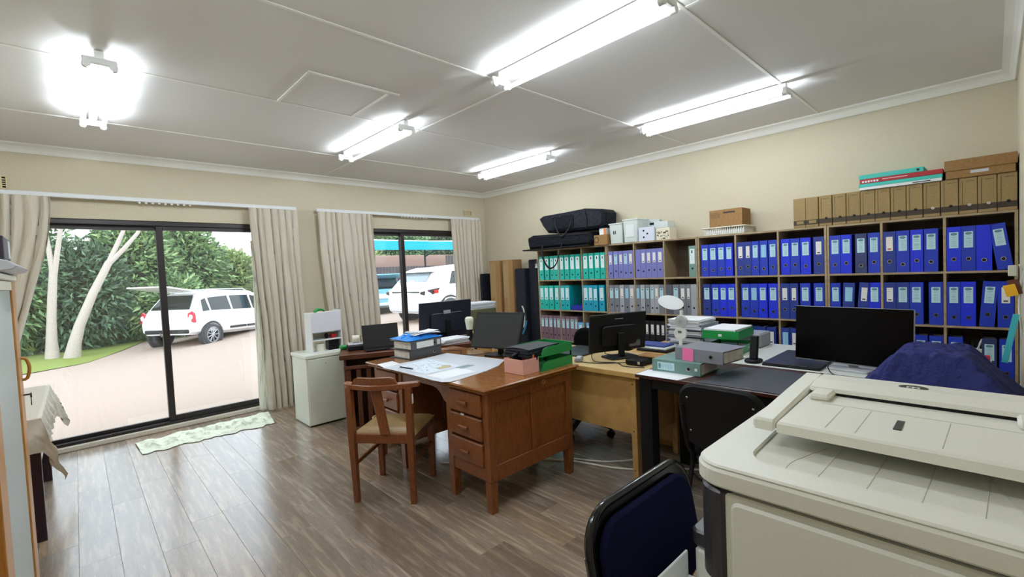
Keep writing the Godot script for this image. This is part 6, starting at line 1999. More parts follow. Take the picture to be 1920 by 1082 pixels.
func build_desk_things() -> void:
	var V := func(x: float, z: float) -> Vector2: return Vector2(x, z)
	# two grey files lying on the old desk with a blue folder on top
	flat_file("lever_arch_file", "charcoal file lying flat, lower of two on the old desk", Vector3(-2.675, 0.7655 + 0.036, 2.485), 0.06, plain(C8(72, 72, 74), 0.5), "N", 0.072)
	var up := flat_file("lever_arch_file", "charcoal file with a long white label, lying under the blue folder", Vector3(-2.665, 0.7655 + 0.073 + 0.036, 2.475), 0.12, plain(C8(76, 77, 80), 0.5), "N", 0.072)
	var lb := S()
	card(lb, Vector3(-0.001, 0.085, -0.025), Vector3(-0.001, 0.262, -0.025), Vector3(-0.001, 0.262, 0.025), Vector3(-0.001, 0.085, 0.025), Vector3(-1, 0, 0))
	fin(up, "long_label", lb, plain(C8(226, 228, 222), 0.6))
	var lb2 := S()
	card(lb2, Vector3(-0.0012, 0.012, -0.022), Vector3(-0.0012, 0.048, -0.022), Vector3(-0.0012, 0.048, 0.022), Vector3(-0.0012, 0.012, 0.022), Vector3(-1, 0, 0))
	fin(up, "small_label", lb2, plain(C8(210, 212, 210), 0.6))
	var bf := thing("blue_folder", "bright blue plastic folder stuffed with papers on the charcoal files", "folder", Vector3(-2.83, 0.913, 2.38), 0.10)
	var n := FastNoiseLite.new()
	n.seed = 31
	n.frequency = 1.0
	for layer in 2:
		var fs := S()
		var f := func(u: float, v: float) -> Vector3:
			var x := lerpf(-0.19, 0.17, u)
			var z := lerpf(-0.13, 0.115, v)
			var e := minf(minf(u, 1.0 - u), minf(v, 1.0 - v))
			var puff := 0.020 * minf(1.0, e * 4.0) + 0.05 * maxf(0.0, n.get_noise_2d(u * 2.5, v * 2.5 + layer * 7.0)) * minf(1.0, e * 6.0)
			return Vector3(x, 0.004 + (puff if layer == 1 else -0.002) + 0.012 * (1.0 - v), z)
		sheet(fs, 24, 18, f, Vector3.UP)
		fin(bf, "folder_flap", fs, M.blue_folder)
	for k in 3:
		var pp := S()
		var g := func(u: float, v: float) -> Vector3:
			return Vector3(lerpf(-0.10 + k * 0.02, 0.17 + k * 0.012, u), 0.040 + k * 0.006 + 0.008 * sin(u * 4.0 + k), lerpf(-0.06 - k * 0.02, 0.10 - k * 0.03, v))
		sheet(pp, 12, 6, g, Vector3.UP)
		fin(bf, "loose_paper", pp, M.paper)
	# wide white desk pad
	var ps := S()
	var pad := PackedVector2Array()
	for q in [V.call(-3.275, 2.60), V.call(-3.265, 2.75), V.call(-3.268, 3.10), V.call(-3.272, 3.25), V.call(-3.262, 3.33), V.call(-3.225, 3.375), V.call(-3.15, 3.37), V.call(-2.88, 3.32), V.call(-2.72, 3.26), V.call(-2.55, 3.14), V.call(-2.57, 2.95), V.call(-2.61, 2.70), V.call(-2.63, 2.50), V.call(-2.80, 2.53), V.call(-3.0, 2.555), V.call(-3.15, 2.56)]:
		pad.append(q)
	extrude(ps, pad, 0.003, frame(Vector3(0, 0.7655, 0), Vector3.RIGHT, Vector3(0, 0, 1), Vector3.UP), 0.0008)
	single("desk_pad", ps, plain(C8(214, 218, 226), 0.4), "wide pale plastic desk pad spread over the old wooden desk", "desk pad")
	var printed := Image.create(256, 180, false, Image.FORMAT_RGB8)
	printed.fill(C8(226, 236, 246))
	var r := RandomNumberGenerator.new()
	r.seed = 77
	for k in 60:
		printed.fill_rect(Rect2i(r.randi_range(8, 200), r.randi_range(8, 168), r.randi_range(6, 40), 2), C8(150, 164, 182))
	for k in 7:
		printed.fill_rect(Rect2i(r.randi_range(20, 220), r.randi_range(20, 150), 8, 5), C8(60, 76, 96))
	var pm := img_mat(printed, 0.7)
	sheet_of_paper("printed plan sheet lying on the desk pad under a pen", [V.call(-3.205, 2.66), V.call(-3.215, 3.07), V.call(-2.90, 3.05), V.call(-2.88, 2.60)], 0.7700, pm)
	sheet_of_paper("plain white sheet half under the printed plan sheet", [V.call(-3.222, 3.10), V.call(-3.222, 3.285), V.call(-2.95, 3.285), V.call(-2.936, 3.09)], 0.7695, M.paper)
	sheet_of_paper("white sheet sticking out beside the charcoal files", [V.call(-3.24, 2.44), V.call(-3.27, 2.60), V.call(-3.12, 2.58), V.call(-3.10, 2.42)], 0.7692, M.paper)
	pen("slim dark pen lying on the printed plan sheet", Vector3(-3.197, 0.7755, 2.709), Vector3(-3.179, 0.7755, 2.861), M.near_black)
	pen("blue pen behind the beige cloth on the plan sheet", Vector3(-3.0, 0.7765, 2.955), Vector3(-2.95, 0.7765, 2.99), M.blue_folder)
	var es := S()
	var fe := func(u: float, v: float) -> Vector3:
		return Vector3(lerpf(-3.055, -2.945, u), 0.771 + 0.016 * sin(u * PI) * sin(v * PI) + 0.004 * sin(u * 17.0) * sin(v * PI), lerpf(2.965, 3.015, v))
	sheet(es, 16, 10, fe, Vector3.UP)
	single("folded_cloth", es, plain(C8(206, 196, 160), 0.9), "small crumpled beige cloth on the printed plan sheet", "cloth")
	var ts := S()
	extrude(ts, PackedVector2Array([V.call(-2.955, 3.06), V.call(-2.95, 3.13), V.call(-2.82, 3.11), V.call(-2.84, 3.05)]), 0.0015, frame(Vector3(0, 0.7690, 0), Vector3.RIGHT, Vector3(0, 0, 1), Vector3.UP))
	single("set_square", ts, plain(C8(140, 168, 172), 0.3), "teal-grey plastic template lying on the desk pad", "template")
	# pink tub with pens
	var tub := thing("pink_tub", "pink plastic pen tub on the corner of the old wooden desk", "tub", Vector3(-2.765, 0.7655, 3.54))
	var tt := S()
	for a in [[Vector3(-0.075, 0, -0.09), Vector3(-0.071, 0.098, 0.09)], [Vector3(0.071, 0, -0.09), Vector3(0.075, 0.098, 0.09)], [Vector3(-0.071, 0, -0.09), Vector3(0.071, 0.098, -0.086)], [Vector3(-0.071, 0, 0.086), Vector3(0.071, 0.098, 0.09)], [Vector3(-0.071, 0, -0.086), Vector3(0.071, 0.004, 0.086)]]:
		slab(tt, a[0], a[1], 0.0015)
	fin(tub, "tub_walls", tt, M.pink_tub)
	var cs := S()
	slab(cs, Vector3(-0.036, -0.01, -0.009), Vector3(0.036, 0.115, 0.009), 0.004, Transform3D(Basis(Vector3.RIGHT, 0.0) * Basis(Vector3(0, 0, 1), 0.3), Vector3(-2.775, 0.786, 3.53)))
	single("calculator", cs, M.black, "black pocket calculator standing in the pink tub", "calculator")
	var i := 0
	for q in [[-2.80, 3.485, M.yellow, "yellow highlighter in the pink tub", -0.3], [-2.735, 3.50, M.pink_note, "pink highlighter in the pink tub", 0.2], [-2.72, 3.56, M.light_grey, "grey marker in the pink tub", 0.5], [-2.74, 3.60, M.orange, "orange marker in the pink tub", 0.1], [-2.715, 3.605, M.near_black, "black marker in the pink tub", 0.35]]:
		var hs := S()
		tube(hs, [Vector3(q[0], 0.772, q[1]), Vector3(q[0] + 0.02 * q[4], 0.855, q[1] + 0.02), Vector3(q[0] + 0.04 * q[4], 0.885, q[1] + 0.025)], [0.008, 0.008, 0.006], 8)
		single("marker_pen", hs, q[2], q[3], "pen")
		i += 1
	# two-tier green letter tray on the old desk
	var gt := thing("letter_tray", "two-tier bright green letter tray holding a black document case", "letter tray", Vector3(-2.525, 0.7655, 3.52), 0.03)
	letter_tray(gt, "lower_tray", 0.0, 0.33, 0.25, 0.062, M.green)
	letter_tray(gt, "upper_tray", 0.095, 0.33, 0.25, 0.062, M.green)
	for x in [-0.11, 0.158]:
		for z in [-0.118, 0.118]:
			part(gt, "riser", Vector3(x - 0.004, 0.06, z - 0.004), Vector3(x + 0.004, 0.098, z + 0.004), M.black, 0.0)
	var bc := thing("document_case", "soft black document case lying in the upper green tray", "document case", Vector3(-2.60, 0.8645, 3.50), 0.08)
	for k in 3:
		var bs := S()
		var f3 := func(u: float, v: float) -> Vector3:
			return Vector3(lerpf(-0.20 + k * 0.01, 0.19 - k * 0.012, u), 0.018 + k * 0.018 + 0.008 * sin(u * 3.0 + k) * sin(v * PI), lerpf(-0.115, 0.115 - k * 0.006, v))
		sheet(bs, 16, 10, f3, Vector3.UP)
		slab(bs, Vector3(-0.198 + k * 0.01, 0.002 + k * 0.018, -0.114), Vector3(0.188 - k * 0.012, 0.017 + k * 0.018, 0.113 - k * 0.006), 0.005)
		fin(bc, "case_leaf", bs, plain(C8(26, 30, 40), 0.5))
	# dark desk: paper, two files, blotter
	sheet_of_paper("white sheet under the sage green file on the dark desk", [V.call(-2.345, 4.14), V.call(-2.345, 4.42), V.call(-2.17, 4.46), V.call(-2.18, 4.14)], 0.7515, M.paper, 0.004)
	var sage := thing("lever_arch_file", "sage green file with a blue label lying on the dark desk", "file", Vector3(-2.20, 0.7535 + 0.0385, 4.495))
	sage.basis = Basis(Vector3(1, 0, 0), Vector3(0, 0, -1), Vector3(0, 1, 0))
	lever_arch(sage, 0.077, 0.318, plain(C8(108, 142, 136), 0.42), "B", true, 4)
	part(sage, "round_sticker", Vector3(-0.0012, 0.020, -0.008), Vector3(-0.0004, 0.036, 0.008), M.white_box, 0.0)
	var gf := thing("lever_arch_file", "grey file with a pink note lying across the sage green file", "file", Vector3(-2.165, 0.7535 + 0.078 + 0.0385, 4.615))
	gf.basis = Basis(Vector3.UP, -0.12) * Basis(Vector3(1, 0, 0), Vector3(0, 0, -1), Vector3(0, 1, 0))
	lever_arch(gf, 0.076, 0.318, plain(C8(128, 130, 138), 0.42), "N", true, 4)
	var pn := S()
	card(pn, Vector3(-0.0022, 0.19, -0.045), Vector3(-0.0022, 0.265, -0.042), Vector3(-0.0022, 0.262, 0.040), Vector3(-0.0022, 0.187, 0.036), Vector3(-1, 0, 0))
	fin(gf, "pink_note", pn, M.pink_note)
	var bl := S()
	extrude(bl, PackedVector2Array([V.call(-2.325, 4.53), V.call(-1.78, 4.58), V.call(-1.78, 5.02), V.call(-2.325, 5.10)]), 0.003, frame(Vector3(0, 0.7505, 0), Vector3.RIGHT, Vector3(0, 0, 1), Vector3.UP))
	single("blotter", bl, plain(C8(58, 62, 70), 0.6), "dark grey blotter pad on the dark mahogany desk", "blotter")
	# green tray with papers on the white desk
	var g2 := thing("letter_tray", "two-tier green letter tray heaped with papers on the white desk", "letter tray", Vector3(-1.27, 0.7505, 4.30), deg_to_rad(3.0))
	letter_tray(g2, "lower_tray", 0.0, 0.36, 0.26, 0.06, M.green)
	var ut := S()
	slab(ut, Vector3(-0.18, 0.115, -0.13), Vector3(0.18, 0.118, 0.13), 0.0)
	slab(ut, Vector3(-0.18, 0.115, -0.13), Vector3(-0.177, 0.178, 0.13), 0.001)
	slab(ut, Vector3(-0.177, 0.115, -0.13), Vector3(0.18, 0.178, -0.127), 0.001)
	slab(ut, Vector3(-0.177, 0.115, 0.127), Vector3(0.18, 0.178, 0.13), 0.001)
	fin(g2, "upper_tray", ut, M.green)
	for x in [-0.172, 0.172]:
		for z in [-0.122, 0.122]:
			part(g2, "riser", Vector3(x - 0.003, 0.004, z - 0.003), Vector3(x + 0.003, 0.116, z + 0.003), M.black, 0.0)
	part(g2, "white_sticker", Vector3(-0.1812, 0.135, -0.012), Vector3(-0.1802, 0.152, 0.012), M.white_box, 0.0)
	paper_pile("heap of white papers in the upper green tray on the white desk", Vector3(-1.27, 0.869, 4.30), 0.33, 0.23, 7, 0.01, 3)
	paper_pile("white papers in the lower green tray on the white desk", Vector3(-1.27, 0.7545, 4.30), 0.33, 0.24, 4, 0.008, 4)
	# stacked clear trays with papers
	var ct := thing("clear_tray_stack", "stack of clear letter trays crammed with papers behind the white mirror fan", "letter tray", Vector3(-1.13, 0.731, 3.95))
	for k in 4:
		letter_tray(ct, "clear_tray", k * 0.055, 0.34, 0.30, 0.04, plain(C8(176, 182, 196), 0.2))
	for k in 4:
		paper_pile("papers filling clear tray number %s of the clear tray stack" % ["one", "two", "three", "four"][k], Vector3(-1.13, 0.735 + k * 0.055, 3.95), 0.30, 0.27, 4 if k < 3 else 9, 0.0085, 20 + k)
	# the support that the trays are on
	var sd := thing("drawer_unit", "low pale drawer unit under the clear tray stack", "drawers", Vector3(-1.13, 0, 3.93))
	wpart(sd, "body", Vector3(-1.565, 0.0, 3.60), Vector3(-0.9, 0.729, 4.125), M.beech, 0.003)
	for k in 3:
		wpart(sd, "drawer_front", Vector3(-1.577, 0.05 + k * 0.22, 3.615), Vector3(-1.565, 0.25 + k * 0.22, 4.11), M.beech_top, 0.003)
	# white folding mirror fan
	var fa := thing("mirror_fan", "white folding desk fan with an opened oval mirror lid", "fan", Vector3(-1.50, 0.7315, 4.03))
	var ws: Material = M.white_box
	var f1 := S()
	lathe(f1, [Vector2(0, 0), Vector2(0.05, 0), Vector2(0.05, 0.012), Vector2(0.03, 0.02), Vector2(0, 0.022)], 20)
	fin(fa, "base", f1, ws)
	var f2 := S()
	var disc := frame(Vector3(0, 0.165, 0), Vector3(0, 0, 1), Vector3(-1, 0, 0), Vector3.UP)
	lathe(f2, [Vector2(0, 0.010), Vector2(0.034, 0.010), Vector2(0.034, 0.014), Vector2(0.048, 0.014), Vector2(0.052, 0.0), Vector2(0.048, -0.014), Vector2(0, -0.014)], 24, disc)
	fin(fa, "lower_dial", f2, ws)
	var f4 := S()
	lathe(f4, [Vector2(0, 0.016), Vector2(0.046, 0.014), Vector2(0.05, 0.0), Vector2(0.046, -0.016), Vector2(0, -0.018)], 24, disc.translated(Vector3(0, 0.095, 0.008)))
	var guard := fin(fa, "fan_head", f4, plain(C8(206, 210, 210), 0.4))
	var f5 := S()
	for k in 14:
		var an := TAU * k / 14.0
		tube(f5, [Vector3(-0.019, 0.26, 0.008), Vector3(-0.018, 0.26 + sin(an) * 0.045, 0.008 + cos(an) * 0.045)], 0.0014, 5)
	fin(guard, "guard_spokes", f5, plain(C8(168, 172, 172), 0.4))
	var f6 := S()
	slab(f6, Vector3(-0.012, 0.02, -0.012), Vector3(0.012, 0.12, 0.012), 0.004)
	slab(f6, Vector3(-0.01, 0.30, 0.0), Vector3(0.01, 0.345, 0.022), 0.004)
	fin(fa, "neck", f6, ws)
	var f7 := S()
	var lid := Transform3D(Basis(Vector3(0, 0, 1), 0.9) * Basis(Vector3.RIGHT, 0.42), Vector3(0.0, 0.405, -0.075))
	lathe(f7, [Vector2(0, 0.007), Vector2(0.94, 0.007), Vector2(1.0, 0.0), Vector2(0.94, -0.007), Vector2(0, -0.007)], 30, lid * Transform3D(Basis(Vector3(0.062, 0, 0), Vector3(0, 1, 0), Vector3(0, 0, 0.098)), Vector3.ZERO))
	fin(fa, "mirror_lid", f7, ws)
	part(fa, "dial_display", Vector3(-0.0155, 0.170, -0.014), Vector3(-0.0142, 0.186, 0.014), plain(C8(84, 96, 88), 0.4), 0.0)
	# cordless phone on its dock
	var ph := thing("desk_phone", "black cordless phone standing in its round dock on the white desk", "phone", Vector3(-1.585, 0.7505, 4.585))
	var p1 := S()
	extrude(p1, rounded(0.13, 0.10, 0.045, 6), 0.02, frame(Vector3.ZERO, Vector3.RIGHT, Vector3(0, 0, 1), Vector3.UP), 0.005)
	fin(ph, "dock", p1, M.near_black)
	var p2 := S()
	slab(p2, Vector3(-0.013, 0.0, -0.026), Vector3(0.013, 0.165, 0.026), 0.008, Transform3D(Basis(Vector3(0, 0, 1), -0.22), Vector3(0.0, 0.015, 0.0)))
	fin(ph, "handset", p2, M.black)
	# grey card box behind the phone
	var gb := S()
	slab(gb, Vector3(-1.05, 0.7505, 4.30), Vector3(-0.82, 0.862, 4.46), 0.012)
	single("grey_box", gb, M.grey_plastic, "grey rounded box behind the cordless phone", "box")
	# books and papers beside the pale desk monitor
	var bk := thing("notebook_pile", "blue notebook lying on a pile beside the clear trays", "books", Vector3(-1.38, 0.7305, 3.75))
	wpart(bk, "notebook", Vector3(-1.52, 0.7305, 3.65), Vector3(-1.32, 0.748, 3.92), M.near_black, 0.003)
	wpart(bk, "notebook", Vector3(-1.50, 0.7485, 3.64), Vector3(-1.32, 0.765, 3.90), M.white_box, 0.003)
	wpart(bk, "notebook", Vector3(-1.48, 0.7655, 3.63), Vector3(-1.32, 0.782, 3.88), plain(C8(52, 70, 142), 0.5), 0.003)
	var sk := thing("tape_dispenser", "black gadgets and a tan strip beside the sage green file", "desk gadget", Vector3(-1.98, 0.731, 3.98))
	wpart(sk, "gadget_body", Vector3(-2.06, 0.731, 3.88), Vector3(-1.90, 0.775, 4.02), M.near_black, 0.01)
	wpart(sk, "gadget_arm", Vector3(-1.95, 0.776, 3.92), Vector3(-1.84, 0.790, 4.08), M.card, 0.005)
	wpart(sk, "silver_ring", Vector3(-2.066, 0.745, 3.985), Vector3(-2.060, 0.765, 4.005), M.chrome, 0.002)
	# machine under a blue cover
	var cv := thing("covered_machine", "machine hidden under a crumpled dark blue dust cover", "dust cover", Vector3(-1.86, 0.7515, 5.515))
	var cs2 := S()
	var n2 := FastNoiseLite.new()
	n2.seed = 51
	n2.frequency = 1.0
	var cover := func(u: float, v: float) -> Vector3:
		var a := (u - 0.5) * 2.0
		var b := (v - 0.5) * 2.0
		var x := a * 0.29
		var z := b * 0.38
		var hx := clampf((1.0 - absf(a)) / 0.42, 0.0, 1.0)
		var hz := clampf((1.0 - absf(b)) / 0.62, 0.0, 1.0)
		var h := 0.225 * minf(hx, hz) * (0.9 + 0.1 * (1.0 - absf(b)))
		h += 0.030 * absf(n2.get_noise_2d(a * 1.6, b * 1.8)) * minf(1.0, hx * hz * 3.0) - 0.02 * absf(n2.get_noise_2d(a * 3.4 + 9.0, b * 3.2)) * minf(hx, hz)
		return Vector3(x, maxf(h, 0.002), z * 0.80)
	sheet(cs2, 40, 40, cover, Vector3.UP)
	fin(cv, "cover_cloth", cs2, M.navy_cloth)
	cable("black screen cable lying on the pale desk below the monitor", [Vector3(-1.99, 0.80, 3.55), Vector3(-2.02, 0.745, 3.56), Vector3(-2.10, 0.7345, 3.66), Vector3(-2.05, 0.7345, 3.80), Vector3(-2.12, 0.7345, 3.92), Vector3(-2.08, 0.7345, 4.05)], 0.0035, M.cable_black)
	cable("second black cable looping round the monitor foot on the pale desk", [Vector3(-1.85, 0.83, 3.63), Vector3(-1.90, 0.76, 3.60), Vector3(-1.72, 0.7345, 3.85), Vector3(-1.95, 0.7345, 3.88), Vector3(-2.14, 0.7345, 3.70), Vector3(-2.16, 0.7345, 3.55), Vector3(-2.05, 0.7345, 3.48)], 0.0035, M.cable_black)
	cable("black cable trailing behind the monitor on the old wooden desk", [Vector3(-2.45, 0.78, 2.86), Vector3(-2.55, 0.770, 2.80), Vector3(-2.60, 0.7695, 2.66), Vector3(-2.50, 0.7695, 2.52), Vector3(-2.56, 0.7695, 2.36)], 0.003, M.cable_black)
	cable("white mains cable lying on the floor under the pale desk", [Vector3(-2.37, 0.006, 3.40), Vector3(-2.25, 0.006, 3.52), Vector3(-2.14, 0.010, 3.74), Vector3(-2.05, 0.03, 3.88), Vector3(-2.0, 0.05, 3.94)], 0.006, M.cable_white)
	cable("thicker white cable running along the floor past the pale desk leg", [Vector3(-2.40, 0.007, 3.35), Vector3(-2.28, 0.007, 3.55), Vector3(-2.20, 0.007, 3.80), Vector3(-2.10, 0.007, 3.98), Vector3(-1.9, 0.007, 4.2), Vector3(-1.8, 0.007, 4.35)], 0.007, M.cable_white)
	var ad := thing("plug_adaptor", "white plug adaptor with a black plug on the floor by the pale desk leg", "adaptor", Vector3(-2.02, 0, 3.95))
	part(ad, "adaptor_body", Vector3(-0.045, 0.0, -0.03), Vector3(0.045, 0.06, 0.03), M.cream_plastic, 0.01)
	part(ad, "plug", Vector3(-0.02, 0.06, -0.015), Vector3(0.02, 0.105, 0.015), M.black, 0.006)
	cable("black flex hanging down under the dark desk", [Vector3(-1.84, 0.70, 4.42), Vector3(-1.83, 0.45, 4.43), Vector3(-1.85, 0.22, 4.41), Vector3(-1.78, 0.02, 4.50), Vector3(-1.62, 0.007, 4.46)], 0.005, M.cable_black)
	cable("black flex coiled on the floor under the dark desk", [Vector3(-1.95, 0.10, 4.30), Vector3(-1.80, 0.05, 4.38), Vector3(-1.70, 0.007, 4.30), Vector3(-1.86, 0.007, 4.46), Vector3(-1.98, 0.007, 4.40), Vector3(-1.9, 0.007, 4.28)], 0.006, M.cable_black)
	cable("white flex curled on the floor behind the old desk knee hole", [Vector3(-2.95, 0.006, 2.80), Vector3(-2.80, 0.006, 2.95), Vector3(-2.60, 0.006, 3.05), Vector3(-2.50, 0.04, 3.0), Vector3(-2.42, 0.10, 2.95)], 0.006, M.cable_white)
	var sw := thing("power_adaptor", "small grey power adaptor among the cables on the pale desk", "adaptor", Vector3(-2.13, 0.7305, 3.52), 0.5)
	part(sw, "adaptor_body", Vector3(-0.06, 0, -0.025), Vector3(0.06, 0.03, 0.025), M.grey_plastic, 0.006)
	part(sw, "adaptor_label", Vector3(-0.035, 0.0300, -0.015), Vector3(0.035, 0.0306, 0.015), M.light_grey, 0.0)
	cable("black cable arching from the wide monitor over the white desk", [Vector3(-1.50, 0.80, 5.05), Vector3(-1.60, 0.80, 5.02), Vector3(-1.68, 0.785, 5.03), Vector3(-1.72, 0.757, 5.06), Vector3(-1.76, 0.756, 5.12)], 0.0035, M.cable_black)
	# waste bin and red box seen through the wooden chair
	var wb := thing("waste_bin", "cream ribbed waste bin behind the wooden chair", "bin", Vector3(-3.03, 0, 2.12))
	var w1 := S()
	lathe(w1, [Vector2(0, 0.0), Vector2(0.085, 0.0), Vector2(0.105, 0.24), Vector2(0.110, 0.25), Vector2(0.104, 0.25), Vector2(0.080, 0.008), Vector2(0, 0.008)], 26)
	for k in 26:
		var an := TAU * k / 26.0
		tube(w1, [Vector3(cos(an) * 0.0855, 0.006, sin(an) * 0.0855), Vector3(cos(an) * 0.1045, 0.23, sin(an) * 0.1045)], 0.003, 5)
	fin(wb, "bin_shell", w1, plain(C8(222, 208, 166), 0.5))
	var rb := thing("red_carton", "red, white and green carton standing in the cream waste bin", "carton", Vector3(-3.03, 0.02, 2.12), deg_to_rad(-20.0))
	part(rb, "carton_body", Vector3(-0.065, 0.0, -0.025), Vector3(0.065, 0.40, 0.025), M.red, 0.003)
	part(rb, "white_panel", Vector3(-0.066, 0.33, -0.0255), Vector3(0.066, 0.402, 0.0255), M.white_box, 0.002)
	part(rb, "green_stripe", Vector3(-0.0664, 0.305, -0.0258), Vector3(0.0664, 0.33, 0.0258), M.green, 0.0)
	var rl := S()
	lathe(rl, [Vector2(0, 0.002), Vector2(0.024, 0.002), Vector2(0.024, 0)], 16, frame(Vector3(0.0, 0.27, 0.025), Vector3.RIGHT, Vector3(0, 0, 1), Vector3.UP))
	fin(rb, "white_oval", rl, M.white_box)

func cable(label: String, pts: Array, rad: float, m: Material) -> void:
	var st := S()
	tube(st, curve(pts, 40), rad, 6)
	single("cable", st, m, label, "cable")

func paper_pile(label: String, at: Vector3, lx: float, lz: float, cnt: int, step: float, sd: int) -> void:
	var o := thing("paper_pile", label, "papers", at)
	var r := RandomNumberGenerator.new()
	r.seed = sd
	for k in cnt:
		var st := S()
		slab(st, Vector3(-lx / 2, 0, -lz / 2), Vector3(lx / 2, step * 0.9, lz / 2), 0.0012, Transform3D(Basis(Vector3.UP, r.randf_range(-0.05, 0.05)), Vector3(r.randf_range(-0.012, 0.012), k * step + 0.0005, r.randf_range(-0.012, 0.012))))
		fin(o, "paper_wad", st, M.paper if r.randf() < 0.7 else M.light_grey)

# ---------------------------------------------------------------- odds and ends

func build_corner_things() -> void:
	# tall cartons leaning in the corner
	for a in [[-0.25, 0.47, 0.70, 0.0, "tall brown carton standing in the corner next to the narrow curtain"], [-0.25, 0.76, 0.97, 0.0, "second tall brown carton standing in the corner beside the black banner bags"]]:
		var o := thing("tall_carton", a[4], "carton", Vector3(a[0], 0, (a[1] + a[2]) * 0.5), a[3])
		var hz: float = (a[2] - a[1]) * 0.5
		part(o, "carton_body", Vector3(-0.10, 0, -hz), Vector3(0.09, 1.60, hz), M.card, 0.003)
		part(o, "carton_flap", Vector3(-0.102, 1.05, -hz + 0.01), Vector3(-0.0995, 1.56, hz * 0.1), M.kraft, 0.001)
		part(o, "tape", Vector3(-0.1025, 0.2, -0.02), Vector3(-0.0995, 1.58, 0.02), M.kraft, 0.0)
	for a in [[-0.37, -0.17, 0.25, 0.30, 1.415, "narrow black banner bag standing behind the tall cartons by the curtain"], [-0.34, -0.15, 1.0, 1.195, 1.467, "lower black banner bag standing beside the teal bookcase"], [-0.27, -0.06, 1.205, 1.405, 1.585, "taller black banner bag standing against the end of the teal bookcase"]]:
		var st := S()
		slab(st, Vector3(a[0], 0.001, a[2]), Vector3(a[1], a[4], a[3]), 0.012)
		single("banner_bag", st, M.bag, a[5], "banner bag")
	# little figurine hanging at the bookcase edge
	var fg := thing("hanging_charm", "small white charm hanging at the end of the teal bookcase", "ornament", Vector3(-0.31, 1.46, 1.40))
	var s1 := S()
	lathe(s1, [Vector2(0, 0), Vector2(0.02, 0.005), Vector2(0.012, 0.035), Vector2(0.016, 0.05), Vector2(0, 0.066)], 12)
	fin(fg, "charm", s1, plain(C8(186, 190, 198), 0.4))
	var s2 := S()
	tube(s2, [Vector3(0, 0.064, 0), Vector3(0.005, 0.10, 0.004), Vector3(0.01, 0.14, 0.012)], 0.002, 5)
	fin(fg, "cord", s2, M.light_grey)
	# white shelf unit on the small cabinet
	var u := thing("shelf_unit", "white desktop shelf unit with two open bays on the small cabinet", "shelf unit", Vector3(-3.06, 0.7055, 0.95))
	var hx := 0.155
	part(u, "side_panel", Vector3(-hx, 0, -0.09), Vector3(-hx + 0.012, 0.40, 0.09), M.white_box, 0.002)
	part(u, "side_panel", Vector3(hx - 0.012, 0, -0.09), Vector3(hx, 0.415, 0.09), M.white_box, 0.002)
	part(u, "front_flap", Vector3(-hx, 0.205, 0.09), Vector3(hx - 0.014, 0.405, 0.098), plain(C8(226, 224, 234), 0.5), 0.002)
	part(u, "shelf", Vector3(-hx + 0.012, 0.198, -0.09), Vector3(hx - 0.012, 0.21, 0.09), M.white_box, 0.002)
	part(u, "shelf", Vector3(-hx + 0.012, 0.115, -0.09), Vector3(hx - 0.012, 0.127, 0.09), M.white_box, 0.002)
	part(u, "shelf", Vector3(-hx + 0.012, 0.0, -0.09), Vector3(hx - 0.012, 0.008, 0.09), M.white_box, 0.002)
	part(u, "back_panel", Vector3(-hx + 0.012, 0.127, -0.09), Vector3(hx - 0.012, 0.40, -0.084), M.cream_plastic, 0.001)
	var gc := S()
	tube(gc, curve([Vector3(-3.17, 1.112, 1.02), Vector3(-3.14, 1.135, 1.015), Vector3(-3.09, 1.135, 0.99), Vector3(-3.05, 1.115, 0.97)], 14), [0.012, 0.014, 0.015, 0.016, 0.016, 0.016, 0.015, 0.015, 0.014, 0.013, 0.012, 0.011, 0.010, 0.009, 0.008], 8)
	single("stapler", gc, M.green_clip, "green stapler lying on top of the white desktop shelf unit", "stapler")
	var cup := S()
	lathe(cup, [Vector2(0, 0), Vector2(0.042, 0), Vector2(0.044, 0.075), Vector2(0.038, 0.075), Vector2(0, 0.07)], 18, at_turn(Vector3(-3.12, 0.7145, 0.985)))
	single("paper_roll", cup, M.cream_plastic, "round cream tub in the lower bay of the white shelf unit", "tub")
	var bxs := S()
	slab(bxs, Vector3(-3.04, 0.7145, 0.92), Vector3(-2.935, 0.815, 1.02), 0.006)
	single("black_tin", bxs, M.near_black, "black tin in the lower bay of the white shelf unit", "tin")
	var pn := S()
	slab(pn, Vector3(-3.0, 0.8335, 0.93), Vector3(-2.95, 0.872, 1.0), 0.008)
	single("red_tin", pn, M.red, "small red tin in the upper bay of the white shelf unit", "tin")
	var scs := S()
	slab(scs, Vector3(-3.06, 0.8335, 0.95), Vector3(-3.025, 0.885, 0.99), 0.012)
	single("black_puncher", scs, M.near_black, "black hole punch in the upper bay of the white shelf unit", "hole punch")
	# box behind the shelf unit
	# till-roll printer on the slatted desk
	var tp := thing("label_printer", "black label printer with a cream paper roll on the slatted desk", "label printer", Vector3(-2.97, 0.7605, 1.52), deg_to_rad(-20.0))
	part(tp, "printer_body", Vector3(-0.09, 0, -0.07), Vector3(0.09, 0.045, 0.08), M.near_black, 0.006)
	part(tp, "printer_lid", Vector3(-0.085, 0.045, -0.07), Vector3(0.085, 0.062, 0.06), M.light_grey, 0.006)
	var rl := S()
	lathe(rl, [Vector2(0.012, -0.03), Vector2(0.035, -0.03), Vector2(0.035, 0.03), Vector2(0.012, 0.03)], 18, frame(Vector3(-0.01, 0.10, 0.0), Vector3.UP, Vector3.RIGHT, Vector3(0, 0, 1)))
	fin(tp, "paper_roll", rl, M.cream_plastic)
	var rh := S()
	tube(rh, [Vector3(0.035, 0.06, 0), Vector3(0.035, 0.125, 0), Vector3(0.075, 0.125, 0), Vector3(0.08, 0.06, 0)], 0.004, 6)
	fin(tp, "roll_holder", rh, plain(C8(90, 60, 50), 0.4))
